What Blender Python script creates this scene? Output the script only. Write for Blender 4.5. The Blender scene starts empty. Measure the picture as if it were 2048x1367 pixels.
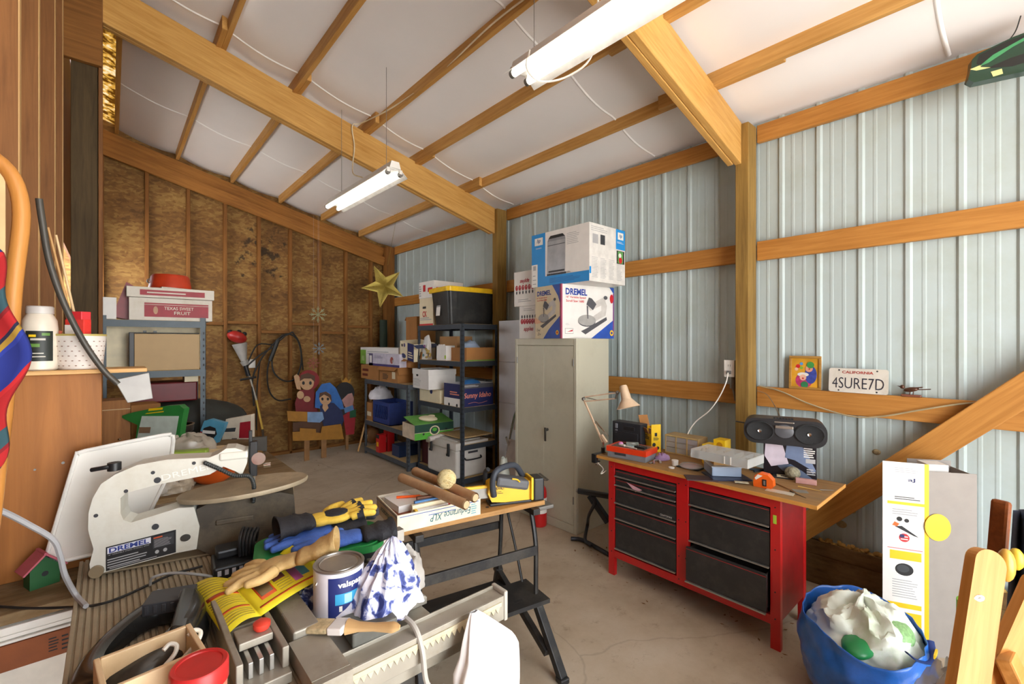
import bpy, math, random
from mathutils import Vector, Matrix, Euler, noise
random.seed(7)
SC = bpy.context.scene
COL = SC.collection
PI = math.pi
R = math.radians
V = Vector
# ------------------------------------------------------------------ survey: camera 1.6 m above the slab at the origin
F, CX, CY, H = 910.0, 1024.0, 684.0, 1.6
TH = math.atan((CX - 222.0) / F)
S_, C_ = math.sin(TH), math.cos(TH)
def ray(px, py):
    a = (px - CX) / F
    return V((S_ + C_ * a, C_ - S_ * a, -(py - CY) / F))
def at_z(px, py, z): r = ray(px, py); t = (z - H) / r.z; return V((r.x * t, r.y * t, z))
def at_x(px, py, x): r = ray(px, py); t = x / r.x; return V((x, r.y * t, H + r.z * t))
def at_y(px, py, y): r = ray(px, py); t = y / r.y; return V((r.x * t, y, H + r.z * t))
def at_d(px, py, d): r = ray(px, py); return V((r.x * d, r.y * d, H + r.z * d))
def depth(p): return p[0] * S_ + p[1] * C_
CAM_YAW = -math.atan2(S_, C_)          # rotation of the view direction from +Y
def faceyaw(): return CAM_YAW

# ------------------------------------------------------------------ materials
MATS = {}
def lin(h):
    if isinstance(h, str):
        h = h.lstrip('#'); c = [int(h[i:i + 2], 16) / 255 for i in (0, 2, 4)]
    else: c = h
    return tuple(x / 12.92 if x <= .04045 else ((x + .055) / 1.055) ** 2.4 for x in c) + (1,)
def base(name):
    m = bpy.data.materials.new(name); m.use_nodes = True
    nt = m.node_tree; b = nt.nodes['Principled BSDF']
    MATS[name] = m
    return m, nt, b
def N(nt, t, **kw):
    n = nt.nodes.new(t)
    for k, v in kw.items():
        if k.startswith('_'): setattr(n, k[1:], v)
        else: n.inputs[k].default_value = v
    return n
def coords(nt, scale, kind='Object'):
    tc = N(nt, 'ShaderNodeTexCoord'); mp = N(nt, 'ShaderNodeMapping'); mp.inputs['Scale'].default_value = scale
    nt.links.new(tc.outputs[kind], mp.inputs['Vector']); return mp
def ramp(nt, stops):
    r = N(nt, 'ShaderNodeValToRGB'); e = r.color_ramp.elements
    e[0].position, e[0].color = stops[0][0], stops[0][1]; e[1].position, e[1].color = stops[-1][0], stops[-1][1]
    for p, c in stops[1:-1]: x = e.new(p); x.color = c
    return r
def M(name, col, rough=.5, metal=0., var=.12, scale=14., bump=0., bscale=60., spec=.5, coat=0., trans=0., emit=None, es=0., dirt=None, damt=.5, dscale=5., alpha=1., sheen=0.):
    """plain procedural material: a colour with soft mottling, optional bump and dirt"""
    if name in MATS: return MATS[name]
    m, nt, b = base(name); L = nt.links.new
    c = lin(col); mp = coords(nt, (1, 1, 1))
    nz = N(nt, 'ShaderNodeTexNoise', Scale=scale, Detail=4.0); L(mp.outputs[0], nz.inputs['Vector'])
    d = tuple(max(0, x * (1 - var)) for x in c[:3]) + (1,); l = tuple(min(1, x * (1 + var)) for x in c[:3]) + (1,)
    r = ramp(nt, [(.3, d), (.7, l)]); L(nz.outputs['Fac'], r.inputs['Fac']); out = r.outputs['Color']
    if dirt:
        n2 = N(nt, 'ShaderNodeTexNoise', Scale=dscale, Detail=8.0, Roughness=.7); L(mp.outputs[0], n2.inputs['Vector'])
        r2 = ramp(nt, [(.48, (0, 0, 0, 1)), (.66, (damt,) * 3 + (1,))]); L(n2.outputs['Fac'], r2.inputs['Fac'])
        mx = N(nt, 'ShaderNodeMix', _data_type='RGBA'); mx.inputs[7].default_value = lin(dirt)
        L(r2.outputs['Color'], mx.inputs[0]); L(out, mx.inputs[6]); out = mx.outputs[2]
    L(out, b.inputs['Base Color'])
    b.inputs['Roughness'].default_value = rough; b.inputs['Metallic'].default_value = metal
    b.inputs['Specular IOR Level'].default_value = spec; b.inputs['Coat Weight'].default_value = coat
    b.inputs['Transmission Weight'].default_value = trans; b.inputs['Alpha'].default_value = alpha
    b.inputs['Sheen Weight'].default_value = sheen
    if emit: b.inputs['Emission Color'].default_value = lin(emit); b.inputs['Emission Strength'].default_value = es
    if bump:
        n3 = N(nt, 'ShaderNodeTexNoise', Scale=bscale, Detail=5.0); L(mp.outputs[0], n3.inputs['Vector'])
        bp = N(nt, 'ShaderNodeBump', Strength=bump, Distance=.01); L(n3.outputs['Fac'], bp.inputs['Height']); L(bp.outputs['Normal'], b.inputs['Normal'])
    return m
def wood(name, c1, c2, axis='X', rough=.6, gs=38., knots=True, stretch=.06, dirt=None):
    """sawn timber, grain along a local axis"""
    if name in MATS: return MATS[name]
    m, nt, b = base(name); L = nt.links.new
    sc = [1, 1, 1]; sc['XYZ'.index(axis)] = stretch
    mp = coords(nt, tuple(sc)); mp2 = coords(nt, tuple(1 if s == 1 else .45 for s in sc))
    n1 = N(nt, 'ShaderNodeTexNoise', Scale=gs, Detail=6.0, Roughness=.65, Distortion=.6); L(mp.outputs[0], n1.inputs['Vector'])
    n2 = N(nt, 'ShaderNodeTexNoise', Scale=3.0, Detail=3.0); L(mp2.outputs[0], n2.inputs['Vector'])
    ad = N(nt, 'ShaderNodeMath', _operation='MULTIPLY_ADD'); L(n1.outputs['Fac'], ad.inputs[0]); ad.inputs[1].default_value = .62
    ml = N(nt, 'ShaderNodeMath', _operation='MULTIPLY'); L(n2.outputs['Fac'], ml.inputs[0]); ml.inputs[1].default_value = .38; L(ml.outputs[0], ad.inputs[2])
    r = ramp(nt, [(.32, lin(c2)), (.62, lin(c1))]); L(ad.outputs[0], r.inputs['Fac']); out = r.outputs['Color']
    if knots:
        v = N(nt, 'ShaderNodeTexVoronoi', Scale=3.2); mp3 = coords(nt, tuple(1 if s == 1 else .55 for s in sc)); L(mp3.outputs[0], v.inputs['Vector'])
        rk = ramp(nt, [(.03, (1, 1, 1, 1)), (.085, (0, 0, 0, 1))]); L(v.outputs['Distance'], rk.inputs['Fac'])
        mx = N(nt, 'ShaderNodeMix', _data_type='RGBA'); k = lin(c2); mx.inputs[7].default_value = tuple(x * .45 for x in k[:3]) + (1,)
        L(rk.outputs['Color'], mx.inputs[0]); L(out, mx.inputs[6]); out = mx.outputs[2]
    if dirt:
        nd = N(nt, 'ShaderNodeTexNoise', Scale=6., Detail=8., Roughness=.7); L(mp2.outputs[0], nd.inputs['Vector'])
        rd = ramp(nt, [(.45, (0, 0, 0, 1)), (.7, (.8, .8, .8, 1))]); L(nd.outputs['Fac'], rd.inputs['Fac'])
        mx = N(nt, 'ShaderNodeMix', _data_type='RGBA'); mx.inputs[7].default_value = lin(dirt)
        L(rd.outputs['Color'], mx.inputs[0]); L(out, mx.inputs[6]); out = mx.outputs[2]
    L(out, b.inputs['Base Color']); b.inputs['Roughness'].default_value = rough; b.inputs['Specular IOR Level'].default_value = .3
    bp = N(nt, 'ShaderNodeBump', Strength=.15, Distance=.004); L(n1.outputs['Fac'], bp.inputs['Height']); L(bp.outputs['Normal'], b.inputs['Normal'])
    return m

# ------------------------------------------------------------------ mesh builder
TXT = {}
def text_mesh(s, weight=0., shear=0.):
    k = (s, weight, shear)
    if k not in TXT:
        c = bpy.data.curves.new('lettering', 'FONT'); c.body = s; c.size = 1.; c.offset = weight; c.shear = shear; c.resolution_u = 3
        c.align_x = 'CENTER'; c.align_y = 'CENTER'
        o = bpy.data.objects.new('lettering', c); COL.objects.link(o)
        dg = bpy.context.evaluated_depsgraph_get(); me = bpy.data.meshes.new_from_object(o.evaluated_get(dg))
        vs = [v.co.copy() for v in me.vertices]; fs = [tuple(p.vertices) for p in me.polygons]
        bpy.data.objects.remove(o); bpy.data.curves.remove(c); bpy.data.meshes.remove(me)
        xs = [v.x for v in vs] or [0]; ys = [v.y for v in vs] or [0]
        cx, cy, w, h = (min(xs) + max(xs)) / 2, (min(ys) + max(ys)) / 2, max(xs) - min(xs) or 1, max(ys) - min(ys) or 1
        TXT[k] = ([((v.x - cx) / w, (v.y - cy) / h) for v in vs], fs)
    return TXT[k]
def smooth_path(pts, k=6):
    pts = [V(p) for p in pts]
    if len(pts) < 3: return pts
    out = []; P = [2 * pts[0] - pts[1]] + pts + [2 * pts[-1] - pts[-2]]
    for i in range(1, len(P) - 2):
        a, b, c, d = P[i - 1:i + 3]
        for j in range(k):
            t = j / k
            out.append(.5 * ((2 * b) + (c - a) * t + (2 * a - 5 * b + 4 * c - d) * t * t + (3 * b - a - 3 * c + d) * t ** 3))
    out.append(pts[-1]); return out
class MB:
    def __init__(s, mat=None):
        s.v, s.f, s.mi, s.sm, s.mats = [], [], [], [], []
        s.M = Matrix(); s.stack = []; s.cur = 0
        if mat: s.use(mat)
    def use(s, mat):
        if mat not in s.mats: s.mats.append(mat)
        s.cur = s.mats.index(mat); return s
    def push(s, m): s.stack.append(s.M.copy()); s.M = s.M @ m; return s
    def pop(s): s.M = s.stack.pop(); return s
    def add(s, vs, fs, smooth=False):
        o = len(s.v); s.v += [s.M @ V(v) for v in vs]
        for f in fs: s.f.append([i + o for i in f]); s.mi.append(s.cur); s.sm.append(smooth)
        return s
    def box(s, x0, x1, y0, y1, z0, z1):
        vs = [(x, y, z) for x in (x0, x1) for y in (y0, y1) for z in (z0, z1)]
        return s.add(vs, [(0, 1, 3, 2), (4, 6, 7, 5), (0, 4, 5, 1), (2, 3, 7, 6), (0, 2, 6, 4), (1, 5, 7, 3)])
    def obox(s, c, size, rot=(0, 0, 0)):
        s.push(Matrix.Translation(V(c)) @ Euler(rot).to_matrix().to_4x4()); a, b, c2 = [x / 2 for x in size]
        s.box(-a, a, -b, b, -c2, c2); return s.pop()
    def tbox(s, x0, x1, y0, y1, z0, z1, t=.01, bottom=True):
        """open-topped box with wall thickness"""
        s.box(x0, x0 + t, y0, y1, z0, z1); s.box(x1 - t, x1, y0, y1, z0, z1)
        s.box(x0 + t, x1 - t, y0, y0 + t, z0, z1); s.box(x0 + t, x1 - t, y1 - t, y1, z0, z1)
        if bottom: s.box(x0 + t, x1 - t, y0 + t, y1 - t, z0, z0 + t)
        return s
    def beam(s, p0, p1, w, h, up=(0, 0, 1)):
        p0, p1 = V(p0), V(p1); x = (p1 - p0).normalized(); u = V(up)
        y = u.cross(x); y = y.normalized() if y.length > 1e-5 else V((0, 1, 0)); z = x.cross(y)
        m = Matrix((x, y, z)).transposed().to_4x4(); m.translation = p0
        s.push(m); s.box(0, (p1 - p0).length, -w / 2, w / 2, -h / 2, h / 2); return s.pop()
    def cyl(s, p0, p1, r, r2=None, n=16, caps=True, smooth=True):
        p0, p1 = V(p0), V(p1); r2 = r if r2 is None else r2
        d = (p1 - p0).normalized(); a = d.orthogonal().normalized(); b = d.cross(a)
        vs = []
        for p, q in ((p0, r), (p1, r2)):
            for i in range(n): t = 2 * PI * i / n; vs.append(p + (a * math.cos(t) + b * math.sin(t)) * q)
        s.add(vs, [(i, (i + 1) % n, n + (i + 1) % n, n + i) for i in range(n)], smooth)
        if caps: s.add(vs[:n], [tuple(range(n))[::-1]]); s.add(vs[n:], [tuple(range(n))])
        return s
    def tube(s, pts, r, n=8, k=6, smooth=True, flat=1., caps=True):
        pts = smooth_path(pts, k) if smooth else [V(p) for p in pts]
        rs = r if isinstance(r, (list, tuple)) else [r, r]
        m = len(pts); vs = []; prev = None
        for i, p in enumerate(pts):
            d = (pts[min(i + 1, m - 1)] - pts[max(i - 1, 0)]).normalized()
            a = d.orthogonal().normalized() if prev is None else (prev - d * prev.dot(d)).normalized()
            prev = a; b = d.cross(a); t = i / (m - 1) * (len(rs) - 1); j = min(int(t), len(rs) - 2); q = rs[j] + (rs[j + 1] - rs[j]) * (t - j)
            for c in range(n): t = 2 * PI * c / n; vs.append(p + (a * math.cos(t) + b * math.sin(t) * flat) * q)
        fs = [(i * n + c, i * n + (c + 1) % n, (i + 1) * n + (c + 1) % n, (i + 1) * n + c) for i in range(m - 1) for c in range(n)]
        s.add(vs, fs, True)
        if caps: s.add(vs[:n], [tuple(range(n))[::-1]]); s.add(vs[-n:], [tuple(range(n))])
        return s
    def lathe(s, prof, n=28, c=(0, 0, 0), sx=1., sy=1., smooth=True):
        c = V(c); vs = []
        for r, z in prof:
            for i in range(n): t = 2 * PI * i / n; vs.append(c + V((r * math.cos(t) * sx, r * math.sin(t) * sy, z)))
        m = len(prof)
        fs = [(j * n + i, j * n + (i + 1) % n, (j + 1) * n + (i + 1) % n, (j + 1) * n + i) for j in range(m - 1) for i in range(n)]
        s.add(vs, fs, smooth)
        if prof[0][0] > 1e-6: s.add(vs[:n], [tuple(range(n))[::-1]])
        if prof[-1][0] > 1e-6: s.add(vs[-n:], [tuple(range(n))])
        return s
    def prism(s, poly, z0, z1, smooth=False):
        n = len(poly)
        a = sum(poly[i][0] * poly[(i + 1) % n][1] - poly[(i + 1) % n][0] * poly[i][1] for i in range(n))
        if a < 0: poly = poly[::-1]
        vs = [(x, y, z0) for x, y in poly] + [(x, y, z1) for x, y in poly]
        s.add(vs, [tuple(range(n))[::-1], tuple(range(n, 2 * n))])
        return s.add(vs, [(i, (i + 1) % n, n + (i + 1) % n, n + i) for i in range(n)], smooth)
    def sph(s, c, r, n=14, rot=(0, 0, 0)):
        r = (r, r, r) if not isinstance(r, (tuple, list)) else r
        s.push(Matrix.Translation(V(c)) @ Euler(rot).to_matrix().to_4x4())
        m = max(6, n // 2 + 1); prof = [(math.sin(PI * i / m), -math.cos(PI * i / m)) for i in range(m + 1)]
        vs = [(0, 0, -r[2])] + [(q * math.cos(2 * PI * i / n) * r[0], q * math.sin(2 * PI * i / n) * r[1], z * r[2]) for q, z in prof[1:-1] for i in range(n)] + [(0, 0, r[2])]
        fs = [(0, 1 + (i + 1) % n, 1 + i) for i in range(n)]
        for j in range(m - 2): fs += [(1 + j * n + i, 1 + j * n + (i + 1) % n, 1 + (j + 1) * n + (i + 1) % n, 1 + (j + 1) * n + i) for i in range(n)]
        t = len(vs) - 1; fs += [(t, t - n + i, t - n + (i + 1) % n) for i in range(n)]
        s.add(vs, fs, True); return s.pop()
    def grid(s, nu, nv, fn, smooth=True, wrap=False):
        vs = [fn(i / (nu if wrap else nu - 1), j / (nv - 1)) for j in range(nv) for i in range(nu)]
        w = nu if wrap else nu - 1
        return s.add(vs, [(j * nu + i, j * nu + (i + 1) % nu, (j + 1) * nu + (i + 1) % nu, (j + 1) * nu + i) for j in range(nv - 1) for i in range(w)], smooth)
    # prints on a plane: face() sets local x right, y up, z out
    def face(s, o, ux, uy):
        ux, uy = V(ux).normalized(), V(uy).normalized(); m = Matrix((ux, uy, ux.cross(uy))).transposed().to_4x4(); m.translation = V(o)
        return s.push(m)
    def rect(s, x0, y0, x1, y1, mat=None, l=1):
        if mat: s.use(mat)
        z = l * .0007; return s.add([(x0, y0, z), (x1, y0, z), (x1, y1, z), (x0, y1, z)], [(0, 1, 2, 3)])
    def poly(s, pts, mat=None, l=1):
        if mat: s.use(mat)
        n = len(pts); a = sum(pts[i][0] * pts[(i + 1) % n][1] - pts[(i + 1) % n][0] * pts[i][1] for i in range(n))
        if a < 0: pts = pts[::-1]
        return s.add([(x, y, l * .0007) for x, y in pts], [tuple(range(n))])
    def disc(s, x, y, r, mat=None, l=1, ry=None, n=20):
        ry = ry or r; return s.poly([(x + r * math.cos(2 * PI * i / n), y + ry * math.sin(2 * PI * i / n)) for i in range(n)], mat, l)
    def text(s, t, x, y, w, h, mat=None, l=2, weight=0., shear=0., rot=0.):
        if mat: s.use(mat)
        vs, fs = text_mesh(t, weight, shear); c, q = math.cos(rot), math.sin(rot)
        return s.add([(x + c * a * w - q * b * h, y + q * a * w + c * b * h, l * .0007) for a, b in vs], fs)
    def lines(s, x0, y0, x1, y1, n, mat=None, l=2, fill=.5, seed=1):
        rnd = random.Random(seed); dy = (y1 - y0) / n
        for i in range(n):
            y = y1 - (i + 1) * dy; s.rect(x0, y + dy * (1 - fill) / 2, x0 + (x1 - x0) * rnd.uniform(.7, 1), y + dy * (1 + fill) / 2, mat, l)
        return s
    def build(s, name, parent=None, bevel=0., segs=2, mods=None, loc=None):
        me = bpy.data.meshes.new(name); me.from_pydata([tuple(v) for v in s.v], [], s.f)
        for m in s.mats: me.materials.append(m)
        me.polygons.foreach_set('material_index', s.mi); me.polygons.foreach_set('use_smooth', s.sm); me.update()
        if any(s.sm): me.set_sharp_from_angle(angle=R(42))
        o = bpy.data.objects.new(name, me); COL.objects.link(o)
        if parent: o.parent = parent
        if loc: o.location = loc
        if bevel:
            b = o.modifiers.new('bevel', 'BEVEL'); b.width = bevel; b.segments = segs; b.limit_method = 'ANGLE'; b.angle_limit = R(50); b.harden_normals = False
        return o
def tag(o, label=None, cat=None, group=None, kind=None):
    if label: o['label'] = label
    if cat: o['category'] = cat
    if group: o['group'] = group
    if kind: o['kind'] = kind
    return o
def thing(name, label, cat, loc=(0, 0, 0), rz=0., group=None, rot=None):
    o = bpy.data.objects.new(name, None); COL.objects.link(o); o.empty_display_size = .05
    o.location = loc; o.rotation_euler = rot if rot else (0, 0, rz)
    return tag(o, label, cat, group)
def lone(mb, name, label, cat, loc=(0, 0, 0), rz=0., group=None, rot=None, bevel=0.):
    o = mb.build(name, None, bevel); o.location = loc; o.rotation_euler = rot if rot else (0, 0, rz)
    return tag(o, label, cat, group)
def dup(root, loc, rz=None, label=None, rot=None):
    r = root.copy(); COL.objects.link(r); r.location = loc
    if rz is not None: r.rotation_euler = (0, 0, rz)
    if rot is not None: r.rotation_euler = rot
    if label: r['label'] = label
    for ch in list(root.children):
        c = ch.copy(); COL.objects.link(c); c.parent = r
        for g in ch.children:
            d = g.copy(); COL.objects.link(d); d.parent = c
    return r
def remesh(o, vox, sm=4):
    m = o.modifiers.new('merge', 'REMESH'); m.mode = 'VOXEL'; m.voxel_size = vox; m.use_smooth_shade = True
    k = o.modifiers.new('relax', 'SMOOTH'); k.iterations = sm; k.factor = .5
    return o
def nz(p, s=1., seed=0): return noise.noise(V(p) * s + V((seed * 7.3, seed * 3.1, seed * 1.7)))
def ridge(p, s=1., seed=0): return 1 - abs(nz(p, s, seed)) * 2
def span(p0, p1):
    """yaw and length of the base line p0->p1"""
    d = V(p1) - V(p0); return math.atan2(d.y, d.x), math.hypot(d.x, d.y)
# ------------------------------------------------------------------ materials of the building
W_GIRT = wood('girt_wood', '#c48a45', '#9c6428', 'X', .55)
W_RAFT = wood('rafter_wood', '#d5a760', '#b07d38', 'X', .55, gs=46)
W_PURL = wood('purlin_wood', '#d2a25e', '#ad7a38', 'X', .6)
W_POST = wood('post_wood', '#a07f42', '#6d5226', 'X', .7)
W_DARK = wood('dark_post_wood', '#5b4a30', '#3a2d1c', 'X', .75)
W_STUD = wood('stud_wood', '#8f6036', '#684222', 'X', .65)
W_STUD_LIT = wood('stud_lit_edge_wood', '#cda771', '#ae834f', 'X', .65)
W_BACK = wood('back_stud_wood', '#94632f', '#6b431d', 'X', .7)
W_PLATE = wood('plate_wood', '#ae7636', '#7c4e20', 'X', .65)
W_SKIRT = wood('skirt_wood', '#6d4f2d', '#3f2b17', 'X', .8, dirt='#8a6f4a')

def osb():
    m, nt, b = base('strand_board'); L = nt.links.new
    mp = coords(nt, (1, 1, 1.9)); wn = N(nt, 'ShaderNodeTexNoise', Scale=5., Detail=3.); L(mp.outputs[0], wn.inputs['Vector'])
    ad = N(nt, 'ShaderNodeMix', _data_type='RGBA'); ad.inputs[0].default_value = .12; L(mp.outputs[0], ad.inputs[6]); L(wn.outputs['Color'], ad.inputs[7])
    v = N(nt, 'ShaderNodeTexVoronoi', Scale=26.); L(ad.outputs[2], v.inputs['Vector'])
    n = N(nt, 'ShaderNodeTexNoise', Scale=1.6, Detail=9., Roughness=.68); L(mp.outputs[0], n.inputs['Vector'])
    mm = N(nt, 'ShaderNodeMath', _operation='MULTIPLY_ADD'); sep = N(nt, 'ShaderNodeSeparateColor'); L(v.outputs['Color'], sep.inputs[0]); L(sep.outputs[0], mm.inputs[0]); mm.inputs[1].default_value = .17
    m2 = N(nt, 'ShaderNodeMath', _operation='MULTIPLY'); L(n.outputs['Fac'], m2.inputs[0]); m2.inputs[1].default_value = .83; L(m2.outputs[0], mm.inputs[2])
    r = ramp(nt, [(.3, lin('#60401c')), (.48, lin('#845d2c')), (.7, lin('#ae8a4c'))]); L(mm.outputs[0], r.inputs['Fac']); 
    # mould spots near the middle of the wall
    vs_ = N(nt, 'ShaderNodeVectorMath', _operation='DISTANCE'); tc2 = N(nt, 'ShaderNodeTexCoord'); L(tc2.outputs['Object'], vs_.inputs[0]); vs_.inputs[1].default_value = (1.62, 7.09, 2.84)
    n5 = N(nt, 'ShaderNodeTexNoise', Scale=9., Detail=5., Roughness=.65); L(tc2.outputs['Object'], n5.inputs['Vector'])
    m5 = N(nt, 'ShaderNodeMath', _operation='MULTIPLY_ADD'); L(vs_.outputs['Value'], m5.inputs[0]); m5.inputs[1].default_value = -.42; L(n5.outputs['Fac'], m5.inputs[2])
    r5 = ramp(nt, [(.42, (0, 0, 0, 1)), (.52, (.85, .85, .85, 1))]); L(m5.outputs[0], r5.inputs['Fac'])
    x5 = N(nt, 'ShaderNodeMix', _data_type='RGBA'); x5.inputs[7].default_value = lin('#2a1f12'); L(r5.outputs['Color'], x5.inputs[0]); L(r.outputs['Color'], x5.inputs[6]); L(x5.outputs[2], b.inputs['Base Color'])
    b.inputs['Roughness'].default_value = .75; return m
OSB = osb()
def concrete():
    m, nt, b = base('concrete'); L = nt.links.new; mp = coords(nt, (1, 1, 1))
    n1 = N(nt, 'ShaderNodeTexNoise', Scale=1.1, Detail=10., Roughness=.68); L(mp.outputs[0], n1.inputs['Vector'])
    r1 = ramp(nt, [(.3, lin('#9c8a73')), (.5, lin('#b3a28b')), (.7, lin('#c4b6a2'))]); L(n1.outputs['Fac'], r1.inputs['Fac'])
    n2 = N(nt, 'ShaderNodeTexNoise', Scale=9., Detail=12., Roughness=.8); L(mp.outputs[0], n2.inputs['Vector'])
    r2 = ramp(nt, [(.56, (0, 0, 0, 1)), (.74, (.75, .75, .75, 1))]); L(n2.outputs['Fac'], r2.inputs['Fac'])
    mx = N(nt, 'ShaderNodeMix', _data_type='RGBA'); mx.inputs[7].default_value = lin('#6b5740'); L(r2.outputs['Color'], mx.inputs[0]); L(r1.outputs['Color'], mx.inputs[6])
    v = N(nt, 'ShaderNodeTexVoronoi', Scale=.62, _feature='DISTANCE_TO_EDGE'); wv = N(nt, 'ShaderNodeTexNoise', Scale=2.5, Detail=6.); L(mp.outputs[0], wv.inputs['Vector'])
    ma = N(nt, 'ShaderNodeMix', _data_type='RGBA'); ma.inputs[0].default_value = .14; L(mp.outputs[0], ma.inputs[6]); L(wv.outputs['Color'], ma.inputs[7]); L(ma.outputs[2], v.inputs['Vector'])
    rc = ramp(nt, [(.0, (.22, .22, .22, 1)), (.0035, (0, 0, 0, 1))]); L(v.outputs['Distance'], rc.inputs['Fac'])
    m3 = N(nt, 'ShaderNodeMix', _data_type='RGBA'); m3.inputs[7].default_value = lin('#4a3b2b'); L(rc.outputs['Color'], m3.inputs[0]); L(mx.outputs[2], m3.inputs[6])
    L(m3.outputs[2], b.inputs['Base Color']); b.inputs['Roughness'].default_value = .75
    bp = N(nt, 'ShaderNodeBump', Strength=.25, Distance=.004); L(n2.outputs['Fac'], bp.inputs['Height']); L(bp.outputs['Normal'], b.inputs['Normal']); return m
CONC = concrete()
STEELWALL = M('pale_steel_cladding', '#b7c5c5', .55, .0, .05, 1.3, dirt='#a3ac9c', damt=.4, dscale=1.4)
VINYL = M('white_vinyl_facing', '#f1eeee', .32, 0, .03, 1.5, bump=.05, bscale=8)
SEAM = M('vinyl_seam', '#ffffff', .2, 0, .02)
WHITE = M('white_paint', '#e9e6df', .45, 0, .04)

def timber(name, p0, p1, w, h, mat, parent=None, bevel=.004, up=(0, 0, 1), lab=None):
    p0, p1 = V(p0), V(p1); x = (p1 - p0).normalized(); u = V(up); y = u.cross(x).normalized() if abs(u.dot(x)) < .999 else V((0, 1, 0)); z = x.cross(y)
    m = Matrix((x, y, z)).transposed().to_4x4(); m.translation = p0
    b = MB(mat); b.box(0, (p1 - p0).length, -w / 2, w / 2, -h / 2, h / 2); o = b.build(name, parent, bevel); o.matrix_local = m
    if not parent: o['kind'] = 'structure'
    return o
def zt(x): return 3.125 + .26 * (3.5 - x)

# floor
b = MB(CONC); b.box(-1.3, 3.75, -2.0, 7.3, -.12, 0); fl = tag(b.build('floor'), kind='structure')
# right wall: ribbed steel cladding, profile extruded upwards
prof = []; y = -2.5
while y < 7.2:
    k = ((y - .179 + 4.54) / .227) % 1
    y0 = y
    for dy, dx in ((0, 0), (.012, -.011), (.032, -.011), (.044, 0), (.098, 0), (.104, -.0018), (.116, -.0018), (.122, 0), (.165, 0), (.171, -.0018), (.183, -.0018), (.189, 0)): prof.append((3.555 + dx, y0 + dy))
    y += .227
b = MB(STEELWALL); vs = [(x, yy, z) for z in (0, 3.3) for x, yy in prof]; n = len(prof)
b.add(vs, [(i + 1, i, n + i, n + i + 1) for i in range(n - 1)])
wr = b.build('wall_right'); tag(wr, kind='structure')
sol = wr.modifiers.new('sheet', 'SOLIDIFY'); sol.thickness = .004
G = [(.0, 'girt', 2.187, 2.324), (0, 'girt', 1.139, 1.28)]
for y0, y1 in ((-2.5, 1.297), (1.39, 4.07), (4.16, 6.92)):
    for _, nm, z0, z1 in G: timber(nm, (3.519, y0, (z0 + z1) / 2), (3.519, y1, (z0 + z1) / 2), .038, z1 - z0, W_GIRT, wr)
    timber('eave_board', (3.519, y0, 3.10), (3.519, y1, 3.10), .038, .125, W_GIRT, wr)
for y0, y1 in ((1.345, -2.5), (4.115, 1.345), (6.95, 4.115)):
    timber('skirt_board', (3.519, y0, .1), (3.519, y1, .1), .038, .2, W_SKIRT, wr)
    timber('skirt_board', (3.513, y0, .245), (3.513, y1, .245), .032, .09, W_SKIRT, wr)
for yc in (1.345, 4.115): timber('post', (3.43, yc, 0), (3.43, yc, 3.15), .09, .14, W_POST, wr, up=(1, 0, 0))
timber('corner_post', (3.43, 6.96, 0), (3.43, 6.96, 3.15), .14, .14, W_BACK, wr, up=(1, 0, 0))
timber('diagonal_brace', (3.462, -.55, 1.93), (3.462, 1.26, .09), .04, .14, W_GIRT, wr)
# crumpled foam along the foot of the cladding
b = MB(M('old_foam_filler', '#b08a4a', .8, 0, .35, 30, bump=.4))
for i in range(60):
    yy = -.1 + i * .017; b.sph((3.515, yy, .295 + .012 * math.sin(i * 1.7)), (.014, .014, .012 + .012 * random.random()), 6, rot=(i, 0, 0))
b.build('foam_filler', wr)
for yy, zz, r_ in ((.62, .92, .022), (.80, .42, .03), (.74, .52, .016)):
    b = MB(M('mud_nest', '#9a8a68', .9, 0, .3, 60, bump=.6)); b.sph((3.552, yy, zz), (.012, r_, r_ * .8), 10); b.build('mud_nest', wr)

# ceiling: white faced insulation sagging between the purlins, with taped laps across it
PX = [.05, .62, 1.205, 1.79, 2.37, 2.95, 3.5]
def cz(x, y):
    for a, c in zip(PX, PX[1:]):
        if a <= x <= c: t = (x - a) / (c - a); return zt(x) + .085 - .035 * math.sin(PI * t) * (1 + .25 * nz((x, y, 0), 1.1))
    return zt(x) + .085
b = MB(VINYL)
b.grid(76, 150, lambda u, v: (.05 + u * 3.52, 7.15 - v * 9.6, cz(.05 + u * 3.52, 7.15 - v * 9.6) - (.07 if False else 0)))
for ys, wd in ((5.8, .012), (3.965, .012), (2.13, .01), (.29, .012)):
    b.use(SEAM); b.grid(70, 5, lambda u, v: (.06 + u * 3.46, ys + (v - .5) * wd * 2 + .012 * math.sin(u * 9), cz(.06 + u * 3.46, ys) - .001 - .007 * math.sin(PI * v)))
ce = tag(b.build('ceiling'), kind='structure')
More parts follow.
